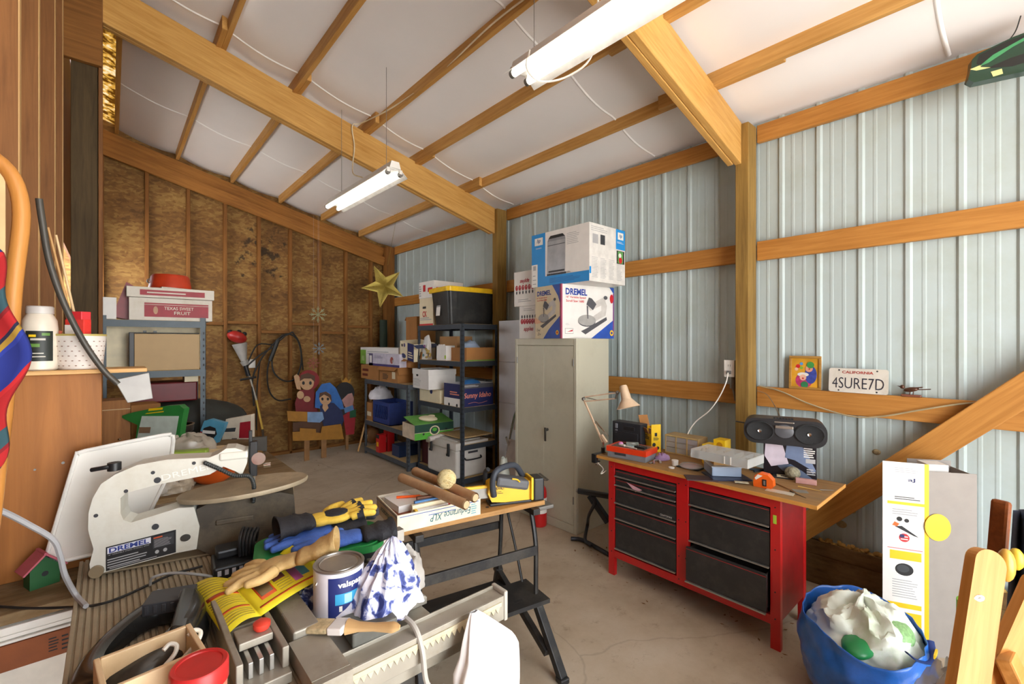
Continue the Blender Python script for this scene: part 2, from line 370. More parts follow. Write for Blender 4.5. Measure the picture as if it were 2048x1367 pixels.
# metal roof above, keeps the sky off
b = MB(M('roof_steel', '#8b9090', .5, .3)); b.prism([(.0, 0)] and [(-.01, zt(-.01) + .16), (3.75, zt(3.75) + .16), (3.75, zt(3.75) + .19), (-.01, zt(-.01) + .19)], 0, 1)
b.v = [V((v.x, -2.6 + 9.8 * v.z, v.y)) for v in b.v]; b.f = [f[::-1] for f in b.f]; b.build('roof_sheet', ce)
for i, px in enumerate(PX[:-1]):
    s = 1 if i % 2 else -1
    for y0, y1, off in ((-2.5, 1.75, 0), (.95, 4.45, .036 * s), (3.85, 7.0, 0)):
        if i == 4 and y0 == .95: y0 = .55
        timber('purlin', (px + off, y0, zt(px) + .07 - .0093), (px + off, y1, zt(px) + .07 - .0093), .036, .14, W_PURL, ce)
for yc, w in ((1.372, .045), (4.14, .045)):
    x1 = 3.40
    p0 = V((-.2, yc, zt(-.2) - .147)); p1 = V((x1, yc, zt(x1) - .147)); timber('rafter', p1, p0, w, .284, W_RAFT, ce)
    timber('rafter', p1 + V((-.02, w, 0)), p0 + V((0, w, 0)), .04, .284, W_RAFT, ce)

# back wall: strand board between studs under a doubled sloping plate
b = MB(OSB); b.prism([(-.5, 0), (3.56, 0), (3.56, 3.215), (-.5, 4.30)], 0, .015)
b.v = [V((v.x, 7.09 + v.z, v.y)) for v in b.v]; b.f = [f[::-1] for f in b.f]; wb = tag(b.build('wall_back'), kind='structure')
SX = [-.08, .324, .734, 1.134, 1.534, 1.939, 2.349, 2.745, 3.154]
for sx in SX: timber('stud', (sx, 7.045, 0), (sx, 7.045, zt(sx) - .3), .038, .09, W_BACK, wb, up=(0, 1, 0))
for i, (a, c) in enumerate(zip(SX, SX[1:])):
    z = 1.74 + (.06, .0, .1, .12, .0, .12, .0, .1)[i]; timber('blocking', (a + .02, 7.045, z), (c - .02, 7.045, z), .09, .038, W_BACK, wb)
timber('bottom_plate', (-.4, 7.045, .02), (3.36, 7.045, .02), .09, .038, W_BACK, wb)
for o, yy, hh in ((.095, 7.02, .15), (.245, 6.985, .14)):
    timber('sloping_plate', (-.3, yy, zt(-.3) - o), (3.36, yy, zt(3.36) - o), .05, hh, W_PLATE, wb)
# left: row of studs, the dark centre post, and the boarding behind
wl = MB(wood('old_boarding', '#7d4f28', '#55331a', 'Z')); wl.box(-.36, -.345, 2.0, 4.2, 0, 4.6); wl.box(-.46, -.445, -2.06, 2.0, 0, 4.3); wl.box(-.445, -.36, 1.985, 2.0, 0, 4.3); wl.box(-.46, .06, -2.06, 4.15, 4.2, 4.22); wl.box(-.30, -.285, 4.0, 7.1, 2.4, 4.6); wl.box(-.30, -.285, 4.0, 7.1, 0, 1.85); wl.box(-.30, -.285, 4.0, 5.1, 1.85, 2.4); wl = tag(wl.build('wall_left'), kind='structure')  # unseen near boards added to block light; back gap added to admit it
for yy in (2.09, 2.61, 3.30, 3.80):
    timber('stud', (-.285, yy, 0), (-.285, yy, 4.5), .14, .038, W_STUD, wl, up=(0, 1, 0)).name = 'stud'
    e = MB(W_STUD_LIT); e.box(0, 4.5, -.0015, .0015, -.019, .019); o = e.build('stud_lit_edge', wl)  # paler strip paints the light falling on the stud's room-side edge
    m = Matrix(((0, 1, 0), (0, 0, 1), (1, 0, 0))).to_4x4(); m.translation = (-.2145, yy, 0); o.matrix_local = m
timber('centre_post', (-.13, 4.135, 0), (-.13, 4.135, 3.62), .12, .13, W_DARK, wl, up=(1, 0, 0))
timber('post_edge', (-.052, 4.10, 0), (-.052, 4.10, 4.2), .09, .022, W_STUD, wl, up=(1, 0, 0))  # paler strip forming the post's room-side edge
timber('header_board', (-.6, 4.045, 3.72), (-.045, 4.045, 3.72), .04, .62, W_BACK, wl)
# amber translucent roof panel over the centre line
am, nt, bb = base('amber_daylight_panel'); mp = coords(nt, (1, 1, 1)); w = N(nt, 'ShaderNodeTexNoise', Scale=16., Detail=3.); nt.links.new(mp.outputs[0], w.inputs['Vector'])
rr = ramp(nt, [(.42, lin('#5e3a0c')), (.55, lin('#e8b24a')), (.66, lin('#fff3c8'))]); nt.links.new(w.outputs['Fac'], rr.inputs['Fac']); nt.links.new(rr.outputs['Color'], bb.inputs['Base Color']); nt.links.new(rr.outputs['Color'], bb.inputs['Emission Color']); bb.inputs['Emission Strength'].default_value = .45
b = MB(am); b.grid(12, 60, lambda u, v: (-.28 + u * .33, 4.2 + v * 3.0, zt(-.28 + u * .33) + .12 + .008 * math.sin(v * 190))); tag(b.build('window_1'), kind='structure')

# unseen partial front wall added beside the open doorway to cut the light, behind the camera
b = MB(STEELWALL); b.box(2.5, 3.56, -2.06, -2.04, 0, 3.75); b.box(-.46, 2.5, -2.06, -2.04, 3.1, 4.3); b.box(-.46, -.05, -2.06, -2.04, 0, 2.95); wf_ = tag(b.build('wall_front_light_block'), kind='structure')
for z in (.6, 1.4, 2.3): timber('girt', (2.5, -2.02, z), (3.4, -2.02, z), .038, .14, W_GIRT, wf_)
# light: overcast daylight from the open end and an added gap in the left boarding
w = bpy.data.worlds.new('daylight'); SC.world = w; w.use_nodes = True
bg = w.node_tree.nodes['Background']; 
wt = w.node_tree; tcw = N(wt, 'ShaderNodeTexCoord'); sp = N(wt, 'ShaderNodeSeparateXYZ'); wt.links.new(tcw.outputs['Generated'], sp.inputs[0])
rw = ramp(wt, [(.35, (1, .95, .88, 1)), (.5, (.95, .95, .95, 1)), (.62, (.62, .66, .70, 1))]); mw = N(wt, 'ShaderNodeMath', _operation='MULTIPLY_ADD'); wt.links.new(sp.outputs[2], mw.inputs[0]); mw.inputs[1].default_value = .5; mw.inputs[2].default_value = .5
wt.links.new(mw.outputs[0], rw.inputs['Fac']); wt.links.new(rw.outputs['Color'], bg.inputs[0]); bg.inputs[1].default_value = 5.8
cam = bpy.data.cameras.new('camera'); co = bpy.data.objects.new('camera', cam); COL.objects.link(co); SC.camera = co
cam.sensor_width = 36; cam.lens = F * 36 / 2048; cam.clip_start = .02; co.location = (0, 0, H); co.rotation_euler = (PI / 2, 0, CAM_YAW); cam.shift_y = -(683.5 - CY) / 2048 * -1 * 0
SC.view_settings.view_transform = 'Standard'; SC.view_settings.look = 'None'; SC.view_settings.gamma = 1; SC.view_settings.exposure = 1.02
# ------------------------------------------------------------------ common materials
RED = M('red_enamel', '#c4191c', .35, 0, .06, 5, coat=.3, dirt='#7d1412', damt=.3)
DRAWER = M('black_drawer_enamel', '#2b2b2b', .45, 0, .12, 9, dirt='#4b4844', damt=.4, dscale=12)
BLACKP = M('black_plastic', '#1f2022', .4, 0, .15, 20)
DGREY = M('dark_grey_plastic', '#3a3c40', .5)
MGREY = M('mid_grey_plastic', '#83868c', .5)
ALU = M('aluminium', '#b9b8b3', .35, .85, .08)
CHROME = M('chrome', '#dcdcdc', .15, 1., .02)
STEEL = M('dull_steel', '#8a8883', .45, .8, .1)
CARD = M('cardboard', '#b98a58', .8, 0, .08, 6)
CARDD = M('brown_cardboard', '#a8743f', .8, 0, .1, 6)
CARDL = M('pale_cardboard', '#cdb28a', .8, 0, .06, 6)
PAPER = M('white_card', '#ece9e4', .55, 0, .03)
CREAM = M('cream_card', '#e3d5b4', .6, 0, .04)
YEL = M('yellow_print', '#f2c614', .45, 0, .04)
YEL2 = M('yellow_plastic', '#f0c722', .4, 0, .05)
INK = M('black_ink', '#202022', .6, 0, .05)
GREYINK = M('grey_ink', '#a9a9aa', .6, 0, .05)
REDINK = M('red_ink', '#c8232b', .5, 0, .05)
BLUEINK = M('blue_ink', '#1e3f9a', .5, 0, .05)
SKYINK = M('sky_blue_ink', '#1f8ed8', .45, 0, .03)
NAVY = M('navy_ink', '#232a5e', .5, 0, .08)
ORANGE = M('orange_plastic', '#f2621a', .4, 0, .05)
CLEAR = M('clear_plastic', '#e8eae8', .12, 0, .04, alpha=.38, spec=.7)
FROST = M('frosted_blue_plastic', '#b7cbe4', .3, 0, .05, alpha=.85)
PUTTY = M('putty_enamel', '#c3bfaa', .42, 0, .03, 2, dirt='#a19c88', damt=.35, dscale=2.2)
WBENCH = wood('worktop_board', '#a9824f', '#84603a', 'X', .6, knots=False, dirt='#7a6850')
WEDGE = M('worktop_edge', '#cf9346', .5, 0, .1)
PINE = wood('pine', '#dfb57c', '#c08f52', 'X', .55)
FLESH = M('painted_flesh', '#e3b693', .6)
RZ = -PI / 2

# ------------------------------------------------------------------ red tool chest bench
t = thing('tool_chest', 'red steel tool bench with two banks of black drawers, one drawer ajar', 'tool chest', (2.59, 1.925, 0), RZ)
W, D, ZT = 1.08, .41, .785
b = MB(RED)
for x0, x1 in ((0, .048), (.505, .58), (1.032, 1.08)):
    lo = 0 if x0 != .505 else .13
    b.box(x0, x1, 0, .03, lo, ZT)
b.box(.048, .505, .001, .03, .735, ZT); b.box(.58, 1.032, .001, .03, .735, ZT); b.box(.048, 1.032, .001, .03, .125, .172)
for x0, x1 in ((0, .03), (1.05, 1.08)): b.box(x0, x1, D - .045, D, 0, ZT)
b.box(.03, 1.05, D - .03, D, .72, ZT); b.box(.03, 1.05, D - .03, D, .125, .172)
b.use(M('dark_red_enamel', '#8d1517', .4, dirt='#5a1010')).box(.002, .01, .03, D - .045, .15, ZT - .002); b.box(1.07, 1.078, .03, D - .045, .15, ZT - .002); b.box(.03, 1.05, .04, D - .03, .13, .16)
b.use(INK)
for z in (.74, .52, .3, .16):
    for x in (.025, .52, .565, 1.055): b.cyl((x, -.0015, z), (x, .002, z), .004, n=8)
b.use(M('lime_sticker', '#a8c93a', .6)).box(1.045, 1.062, -.0012, 0, .655, .70)
b.build('frame', t, .004)
b = MB(M('drawer_cavity', '#121212', .8)); b.box(.055, .5, .02, D - .05, .175, .73); b.box(.585, 1.03, .045, D - .05, .175, .73); b.build('carcass', t)
def drawer(x0, x1, z0, z1, pull=0., name=None):
    b = MB(DRAWER); b.box(x0 + .003, x1 - .003, .004 - pull, .022 - pull, z0 + .016, z1)
    if pull: b.tbox(x0 + .012, x1 - .012, .0221 - pull, .3, z0 + .02, z1 - .008, .006)
    o = b.build('drawer', t, .0025)
    b = MB(ALU); b.beam((x0 + .003, -.003 - pull, z0 + .012), (x1 - .003, -.003 - pull, z0 + .012), .016, .008); b.build('drawer_pull', o, .002)
    b = MB(REDINK); b.face((0, .0035 - pull, 0), (1, 0, 0), (0, 0, 1)); b.rect(x0 + .004, z1 - .012, x1 - .004, z1 - .0095)
    if name: b.text(name, x1 - .07, z0 + .026, .08, .012, WHITE)
    b.build('pinstripe', o)
for z0, z1 in ((.672, .728), (.612, .668)): drawer(.05, .503, z0, z1)
drawer(.05, .503, .49, .606, name='CRAFTSMAN'); drawer(.05, .503, .384, .485); drawer(.05, .503, .178, .379)
drawer(.583, 1.03, .62, .728); drawer(.583, 1.03, .405, .612); drawer(.583, 1.03, .18, .392, .045)
b = MB(WBENCH); b.box(-.09, 1.245, -.02, .5, ZT + .001, ZT + .019); b.use(WEDGE).box(-.09, 1.245, -.026, -.02, ZT + .001, ZT + .0195); b.box(1.245, 1.249, -.026, .5, ZT + .001, ZT + .0195)
b.build('worktop', t)
b = MB(M('pink_tag', '#d9a7b4', .7)); b.face((0, -.0065, 0), (1, 0, 0), (0, 0, 1)); b.poly([(.15, .665), (.27, .64), (.22, .615)]); b.build('paper_scrap', t)
ZB = ZT + .0196      # top of the bench board
def fr(a, b_):      # left and right front base points -> location, yaw, width
    y, w = span(a, b_); return V(a), y, w
def zb(px, py): return at_z(px, py, ZB)

# black power tool case against the wall
p = V((2.90, 2.12, ZB)); t = thing('tool_case', 'black plastic tool case standing upright behind the yellow open box', 'tool case', p, RZ)
b = MB(M('case_black', '#2c2e33', .5, bump=.1)); b.box(0, .25, 0, .09, 0, .19); b.box(.02, .23, -.008, 0, .02, .12); b.use(DGREY)
b.build('case_shell', t, .012)
b = MB(INK); b.box(.1, .2, -.004, .02, .135, .165); b.build('handle_recess', t, .006)
b = MB(MGREY); b.box(.03, .05, -.008, -.001, .14, .175); b.box(.03, .05, -.008, -.001, .12, .13); b.box(.03, .05, -.008, -.001, .105, .112); b.build('latch', t, .002)

# yellow open-topped carton with brown flaps
p0 = zb(1303, 905); p1 = zb(1321, 904); t = thing('carton', 'yellow printed carton with raised brown flap, standing behind the red organizer', 'box', p0, R(-28))
b = MB(YEL); b.box(0, .075, .001, .003, 0, .2); b.box(0, .003, .003, .15, 0, .13); b.box(.072, .075, .003, .15, 0, .165); b.box(0, .075, .15, .153, 0, .165); b.box(.003, .072, .003, .15, 0, .003)
b.use(INK); b.face((0, 0, 0), (1, 0, 0), (0, 0, 1)); b.rect(.025, .115, .045, .14); b.lines(.015, .085, .06, .108, 4); b.disc(.02, .055, .014); b.disc(.05, .03, .012); b.pop()
b.face((0, .153, 0), (0, -1, 0), (0, 0, 1)); b.lines(.02, .085, .13, .12, 3); b.disc(.05, .05, .03, M('sepia_print', '#7b531c', .6)); b.pop(); b.build('body', t)
b = MB(CARDD); b.obox((.037, .17, .2), (.075, .003, .09), (R(-25), 0, 0)); b.obox((-.012, .08, .15), (.003, .1, .045), (0, R(-25), 0)); b.build('flap', t)
b = MB(CARDL); b.box(.012, .045, .03, .06, .004, .165); b.use(PAPER).box(.046, .06, .03, .05, .004, .16); b.build('contents', t)

# red-lidded organizer with oddments on top
p0 = zb(1215, 912); p1 = zb(1291, 926); l, yw, w = fr(p0, p1)
t = thing('parts_organizer', 'flat parts organizer with red lid and grey base at bench left end', 'organizer', l, yw)
b = MB(MGREY); b.box(0, w, 0, .17, 0, .038); b.use(DGREY).box(w * .2, w * .5, -.003, 0, .02, .036); b.build('base', t, .006)
b = MB(M('red_orange_plastic', '#e0401c', .3, 0, .05)); b.box(-.006, w + .006, -.006, .176, .039, .075); b.use(M('smoked_lid', '#7d6a5c', .25)).box(.02, w - .02, .012, .16, .075, .0765); b.build('lid', t, .006)
zl = ZB + .0768
def packet(name, lab, cat, x, y, sx, sy, rz, mat, h=.006, extra=None):
    q = Matrix.Rotation(yw, 3, 'Z') @ V((x, y, 0)); t2 = thing(name, lab, cat, (l.x + q.x, l.y + q.y, zl), yw + rz)
    b = MB(mat); b.box(-sx / 2, sx / 2, -sy / 2, sy / 2, 0, h); b.build('card', t2, .001)
    if extra: extra(t2)
    return t2
def blister(c):
    def f(t2): b = MB(c); b.sph((.0, .005, .006), (.03, .02, .012), 12); b.build('bubble', t2)
    return f
packet('blister_pack', 'grey blister card lying topmost on the red organizer lid', 'packet', w * .5, .1, .085, .12, .5, M('teal_grey_card', '#8f9c98', .5), .012, blister(CLEAR))
packet('bit_holder', 'small black bit holder on the right of the red organizer lid', 'bit holder', w * .78, .06, .08, .035, -.15, BLACKP, .014, lambda t2: [MB(CHROME).cyl((x, 0, .014), (x, 0, .018), .004, n=8).build('bit', t2) for x in (-.025, -.008, .008, .025)])
b = MB(M('pink_plastic', '#d987c7', .4)); b.sph((0, 0, .013), (.017, .017, .013), 14); o = lone(b, 'rubber_ball', 'small pink knob lying on the left of the red organizer lid', 'ball', l + Matrix.Rotation(yw, 3, 'Z') @ V((w * .27, .05, .0768)))
b = MB(M('screwdriver_shaft', '#d9cfc0', .3, .3)); b.cyl((0, 0, .006), (.1, 0, .006), .004, n=8); b.use(M('screwdriver_grip', '#e6dcd0', .4)).cyl((-.05, 0, .008), (0, 0, .008), .008, n=10); lone(b, 'screwdriver', 'pale screwdriver lying across the red organizer lid', 'screwdriver', l + Matrix.Rotation(yw, 3, 'Z') @ V((w * .42, .03, .0768)), yw - .25)

# small-parts drawer cabinet
p0 = zb(1331, 904); p1 = zb(1396, 917); l, yw, w = fr(p0, p1)
t = thing('drawer_cabinet', 'small tan cabinet of nine clear drawers holding hardware', 'drawer cabinet', l, yw); hh = .125; dd = .13
TAN = M('tan_plastic', '#cdb57c', .5); b = MB(M('tan_shell', '#a98f62', .5)); b.box(-.004, w + .004, .004, dd, 0, .004); b.box(-.004, w + .004, .004, dd, hh, hh + .005); b.box(-.004, 0, .004, dd, .004, hh); b.box(w, w + .004, .004, dd, .004, hh); b.box(0, w, dd - .004, dd, .004, hh)
b.use(TAN)
for i in range(4): b.box(w * i / 3 - .004, w * i / 3 + .004, 0, .01, 0, hh)
b.box(-.004, w + .004, 0, .008, hh - .004, hh + .004); b.box(-.004, w + .004, 0, .008, -.0, .006); b.build('case', t)
SM = [M('hardware_dark', '#4b4a47', .4, .6, .4, 120), M('hardware_zinc', '#a3a09a', .3, .8, .4, 120), M('hardware_brass', '#8b7a52', .4, .6, .4, 120)]
for i in range(3):
    for j in range(3):
        b = MB(CLEAR); x0 = w * i / 3 + .005; z0 = .008 + j * (hh - .012) / 3; x1 = w * (i + 1) / 3 - .005; z1 = z0 + (hh - .012) / 3 - .003
        b.box(x0, x1, .001, .004, z0, z1); o = b.build('clear_drawer', t)
        b = MB(SM[(i + j) % 3])
        for k in range(7): b.obox((random.uniform(x0 + .012, x1 - .012), random.uniform(.012, .05), z0 + .006 + random.random() * .01), (.02, .006, .006), (random.random() * 3, random.random() * 3, random.random() * 3))
        b.box(x0 + .002, x1 - .002, .006, .1, z0, z0 + .01); b.build('hardware', o)

# yellow boxes behind, cardboard box, tub, clear organizer
def simplebox(name, lab, cat, l, yw, w, d, h, mat, fn=None, bev=.002, group=None, z=None):
    l = V(l); l.z = z if z is not None else l.z
    b = MB(mat); b.box(0, w, 0, d, 0, h)
    if fn: fn(b, w, d, h)
    return lone(b, name, lab, cat, l, yw, group, bevel=bev)
simplebox('carton', 'plain yellow carton under the left end of the clear organizer', 'box', zb(1412, 934), R(-52), .045, .12, .098, YEL2)
simplebox('carton', 'yellow carton against the wall, left of the wooden post', 'box', V((2.96, 1.44, ZB)), RZ, .06, .1, .115, YEL2)
simplebox('carton', 'yellow carton with brown print, tallest beside the wooden post', 'box', V((2.985, 1.375, ZB)), RZ, .075, .09, .155, YEL2, lambda b, w, d, h: b.face((0, 0, 0), (1, 0, 0), (0, 0, 1)).disc(.04, .12, .02, M('ochre_print', '#c08a1a', .5)).pop())
p0 = zb(1424, 955); p1 = zb(1483, 957); l, yw, w = fr(p0, p1); zt_ = .03
# dark folders under the tub
b = MB(M('navy_folder', '#1d2747', .4)); b.box(-.02, .2, -.07, .1, 0, .008); b.use(M('folder_edge', '#c7c3b6', .6)).box(-.018, .197, -.068, .098, .002, .006); lone(b, 'folder', 'dark blue folder lying under the frosted blue tub', 'folder', l, yw + .12)
b = MB(M('maroon_folder', '#3b2226', .4)); b.box(0, .1, 0, .17, 0, .006); lone(b, 'notebook', 'dark thin notebook left of the frosted blue tub', 'notebook', zb(1437, 964), R(38))
b = MB(M('cream_paper', '#d9cfae', .6)); b.box(0, .07, 0, .03, 0, .003); lone(b, 'paper_strip', 'cream paper strip in front of the dark blue folder', 'paper', V(zb(1470, 968)) + V((0, 0, .0085)), yw - .2)
t = thing('tub', 'frosted blue plastic tub carrying a small brown box', 'tub', l + V((0, 0, .009)), yw)
b = MB(FROST); b.tbox(0, w, 0, .16, 0, .05, .004); b.box(.002, w - .002, .002, .158, .042, .05); b.build('tub_body', t, .008)
b = MB(M('frosted_rim', '#cfdcec', .3)); b.box(-.004, w + .004, -.004, .164, .051, .056); b.build('lid', t, .003)
b = MB(M('kraft_box', '#c39a63', .8)); b.box(.02, w * .92, .03, .15, 0, .045); lone(b, 'carton', 'small plain brown box on the frosted blue tub', 'box', l + V((0, 0, .0655)), yw)
l2 = zb(1424, 955) + V((0, 0, .112)); t = thing('parts_organizer', 'clear compartment organizer full of hardware, stacked on the brown box', 'organizer', l2 + V((-.06, .1, 0)), RZ - .05)
b = MB(CLEAR); b.tbox(0, .33, 0, .2, 0, .045, .003); b.box(0, .33, 0, .2, .046, .049)
for i in range(1, 6): b.box(.33 * i / 6 - .001, .33 * i / 6 + .001, .003, .197, .003, .044)
b.build('case', t)
for i in range(6):
    b = MB(SM[i % 3])
    for k in range(16): b.obox((.33 * (i + .5) / 6 + random.uniform(-.02, .02), random.uniform(.01, .185), random.uniform(.008, .032)), (.022, .006, .006), (random.random() * 3, random.random() * 3, random.random() * 3))
    b.box(.33 * i / 6 + .005, .33 * (i + 1) / 6 - .005, .008, .19, .0032, .012); b.build('hardware', t)
b = MB(WHITE); b.box(.2, .206, -.002, -.0003, .002, .044); b.box(.235, .241, -.002, -.0003, .002, .044); b.build('latch', t)

# little things along the front of the bench
t = thing('disc_pack', 'round clear pack of sanding discs beside the drawer cabinet', 'disc pack', zb(1382, 935), RZ)
b = MB(BLACKP); b.box(-.075, .07, -.05, .06, 0, .006); b.build('card', t, .002)
b = MB(CLEAR); b.lathe([(.068, .006), (.072, .012), (.06, .022), (.0, .025)], 28); b.build('bubble', t)
b = MB(M('disc_red', '#b96a6e', .6)); b.cyl((0, 0, .0065), (0, 0, .013), .05, n=24); b.build('discs', t)
b = MB(M('lilac_film', '#b99bd0', .3, alpha=.85)); b.grid(26, 14, lambda u, v: V((math.cos(u * 2 * PI) * (.06 + .012 * nz((u * 9, v * 6, 0), 1)) * math.cos(v * PI / 2), math.sin(u * 2 * PI) * .045 * math.cos(v * PI / 2), .001 + max(0, .035 * math.sin(v * PI / 2) * (1 + .7 * nz((u * 7, v * 5, 2), 1))))), wrap=True); lone(b, 'plastic_bag', 'crumpled lilac plastic bag in front of the drawer cabinet', 'bag', zb(1325, 918), 0)
b = MB(M('tin_silver', '#b8b5b0', .3, .7)); b.tube([(-.05, 0, .006), (0, .012, .012), (.05, .0, .006)], .006, 6); b.obox((.02, -.02, .006), (.05, .012, .01), (0, 0, .4)); b.obox((-.035, .02, .005), (.04, .01, .008), (0, 0, -.5)); lone(b, 'bracket', 'bent silver bracket lying beside the lilac plastic bag', 'bracket', zb(1312, 925), .3)
t = thing('jar', 'small white jar with a second lid leaning at its front', 'jar', zb(1350, 931), 0); b = MB(WHITE); b.lathe([(.018, 0), (.02, .002), (.02, .028), (.0, .028)], 20); b.build('pot', t); b = MB(PAPER); b.lathe([(.021, .0285), (.021, .036), (0, .036)], 20); b.build('lid', t)
b = MB(PAPER); b.lathe([(.018, 0), (.019, .006), (0, .006)], 18); lone(b, 'loose_jar_lid', 'loose white round jar lid near the bench front edge', 'cap', zb(1343, 936))  # loose lid of a small jar
# tape measure
t = thing('tape_measure', 'orange tape measure standing at the front edge of the bench', 'tape measure', zb(1507, 972), RZ + .08)
b = MB(M('tape_orange', '#f26a1f', .35)); b.prism([(0, 0), (.085, 0), (.098, .015), (.095, .05), (.07, .075), (.03, .078), (.005, .06), (-.002, .02)], 0, .045); b.v = [V((v.x, v.z, v.y)) for v in b.v]; b.f = [f[::-1] for f in b.f]; b.build('case', t, .006)
b = MB(BLACKP); b.box(.045, .065, -.0035, 0, .012, .048); b.use(M('grey_label', '#77706b', .5)).box(.05, .06, -.0045, -.0036, .018, .042); b.build('badge', t, .002)
b = MB(WHITE); b.face((0, -.0005, 0), (1, 0, 0), (0, 0, 1)); b.poly([(.006, .048), (.022, .07), (.046, .066), (.012, .038)]); b.build('label', t)
# boombox on a printed box
p0 = zb(1530, 950); p1 = zb(1634, 962); p0 = V((2.965, 1.06, ZB)); yw = RZ + R(20); w = .27
def shoeprint(b, w, d, h):
    b.face((0, 0, 0), (1, 0, 0), (0, 0, 1)); b.poly([(.005, .11), (.04, .05), (.13, .075), (.1, .18), (.01, .185)], M('pale_lilac_print', '#cfc3cf', .4)); b.poly([(.11, .11), (.16, .1), (.23, .06), (.25, .03), (.265, .05), (.23, .13), (.2, .18), (.12, .185)], M('denim_print', '#6f7f9d', .4))
    b.poly([(.07, .06), (.14, .075), (.2, .04), (.25, .0), (.2, .0), (.1, .03)], M('slate_print', '#59677f', .4), 2); b.lines(.205, .12, .263, .18, 5, WHITE); b.rect(.215, .09, .262, .115, GREYINK, 2); b.lines(.22, .02, .265, .06, 3, GREYINK); b.pop()
simplebox('carton', 'black box with blue picture print, boombox resting on it', 'box', p0, yw, w, .12, .19, M('black_gloss_card', '#17171f', .3), shoeprint)
q = Matrix.Rotation(yw, 3, 'Z')
t = thing('boombox', 'black portable stereo with two round speakers, on the printed black box', 'radio', p0 + q @ V((-.105, -.045, .191)), yw - R(1))
bw, bh = .42, .15; b = MB(M('boombox_shell', '#232427', .4)); r = .06
def rr_(w, h, r, n=6): return [(x + r * math.cos(R(a + 90 * k / n)), y + r * math.sin(R(a + 90 * k / n))) for (x, y, a) in ((w - r, h - r, 0), (r, h - r, 90), (r, r, 180), (w - r, r, 270)) for k in range(n + 1)]
b.prism(rr_(bw, bh, r), 0, .14); b.v = [V((v.x, v.z, v.y)) for v in b.v]; b.f = [f[::-1] for f in b.f]; b.build('shell', t, .008)
for cx in (.085, .335):
    b = MB(M('speaker_grille', '#1a1b1d', .6, bump=.5, bscale=400)); b.push(Matrix.Translation((cx, 0, bh / 2)) @ Matrix.Rotation(PI / 2, 4, 'X')); b.lathe([(.077, -.001), (.076, .006), (.069, .009), (.062, .004), (.02, .0015), (0, .0015)], 32, sy=.78); b.pop(); o = b.build('speaker', t)
    b = MB(CHROME); b.push(Matrix.Translation((cx, -.004, bh / 2)) @ Matrix.Rotation(PI / 2, 4, 'X')); b.lathe([(.012, 0), (.01, .003), (.006, .001), (0, .001)], 16); b.pop(); b.build('speaker_badge', o)
b = MB(M('deck_grey', '#55575c', .35)); b.push(Matrix.Translation((.21, 0, .082)) @ Matrix.Rotation(PI / 2, 4, 'X')); b.lathe([(.05, -.001), (.048, .007), (.04, .01), (0, .012)], 28, sy=.8); b.pop(); b.build('disc_door', t)
b = MB(M('brushed_strip', '#a39a8f', .3, .6)); b.box(.165, .255, -.013, -.006, .098, .114); b.box(.16, .26, -.005, 0, .13, .137); b.build('display', t, .002)
b = MB(INK)
for k in range(7): b.box(.155 + k * .015, .167 + k * .015, .02, .05, bh - .002, bh + .005)
b.build('buttons', t)
b = MB(DGREY); b.cyl((0, .09, .1), (-.05, .09, .105), .004, n=8); b.build('aerial', t)
# oddments right of the tape measure
b = MB(M('scouring_wool', '#8d8871', .9, 0, .3, 60, bump=1.)); b.sph((0, 0, .034), (.045, .04, .036), 18); lone(b, 'wire_wool', 'ball of grey wire wool in front of the printed black box', 'wire wool', zb(1585, 957))
b = MB(M('dusty_pink_rubber', '#b98c86', .7)); b.box(0, .1, 0, .028, 0, .028); lone(b, 'rubber_block', 'dusty pink rubber block near the bench right end', 'block', zb(1591, 966), RZ + .3, bevel=.003)
t = thing('picture_card', 'black and cream picture card lying behind the tape measure', 'card', zb(1546, 955), RZ + .35); b = MB(INK); b.box(0, .1, 0, .075, 0, .006); b.build('board', t); b = MB(CREAM); b.box(.02, .095, .01, .065, .006, .0075); b.use(INK).box(.04, .075, .025, .05, .0076, .008); b.build('print', t)
for nm, lab, a, c, r, m in (('pencil', 'yellow pencil pointing at the right end of the worktop', (1596, 974), (1643, 984), .004, M('pencil_wood', '#c9a35b', .5)), ('paintbrush', 'thin wooden artist brush lying right of the tape measure', (1548, 966), (1592, 986), .0045, M('brush_wood', '#9b6f3d', .5)), ('awl', 'dark steel spike pointing at the bench right corner', (1640, 980), (1667, 981), .002, STEEL), ('scribing_iron', 'thin dark rod lying near the bench front right edge', (1580, 983), (1612, 997), .003, M('dark_rod', '#4b3e33', .5, .5))):
    a, c = zb(*a), zb(*c); b = MB(m); d = c - a; b.cyl((0, 0, r), d + V((0, 0, r)), r, r * .4, n=8); lone(b, nm, lab, nm.replace('_', ' '), a)
b = MB(M('clear_bagged_card', '#c5b9a2', .3)); b.box(0, .13, 0, .05, 0, .003); lone(b, 'sachet', 'clear sachet lying at the front of the tape measure', 'packet', zb(1530, 981), RZ + .1)
b = MB(M('putty_blade', '#8f8a7c', .4, .4)); b.box(0, .07, 0, .045, 0, .003); lone(b, 'putty_knife', 'grey flat scraper lying beside the dusty pink block', 'putty knife', zb(1587, 984), RZ + .5)
b = MB(M('pliers_grip', '#25303a', .5)); b.tube([(0, 0, .008), (.05, .02, .008), (.1, .02, .008)], .007, 8); b.tube([(0, .05, .008), (.05, .035, .008), (.1, .03, .008)], .007, 8); b.use(STEEL).obox((.115, .025, .008), (.03, .02, .01)); lone(b, 'pliers', 'dark handled pliers lying behind the tape measure', 'pliers', zb(1508, 945), RZ + .9)

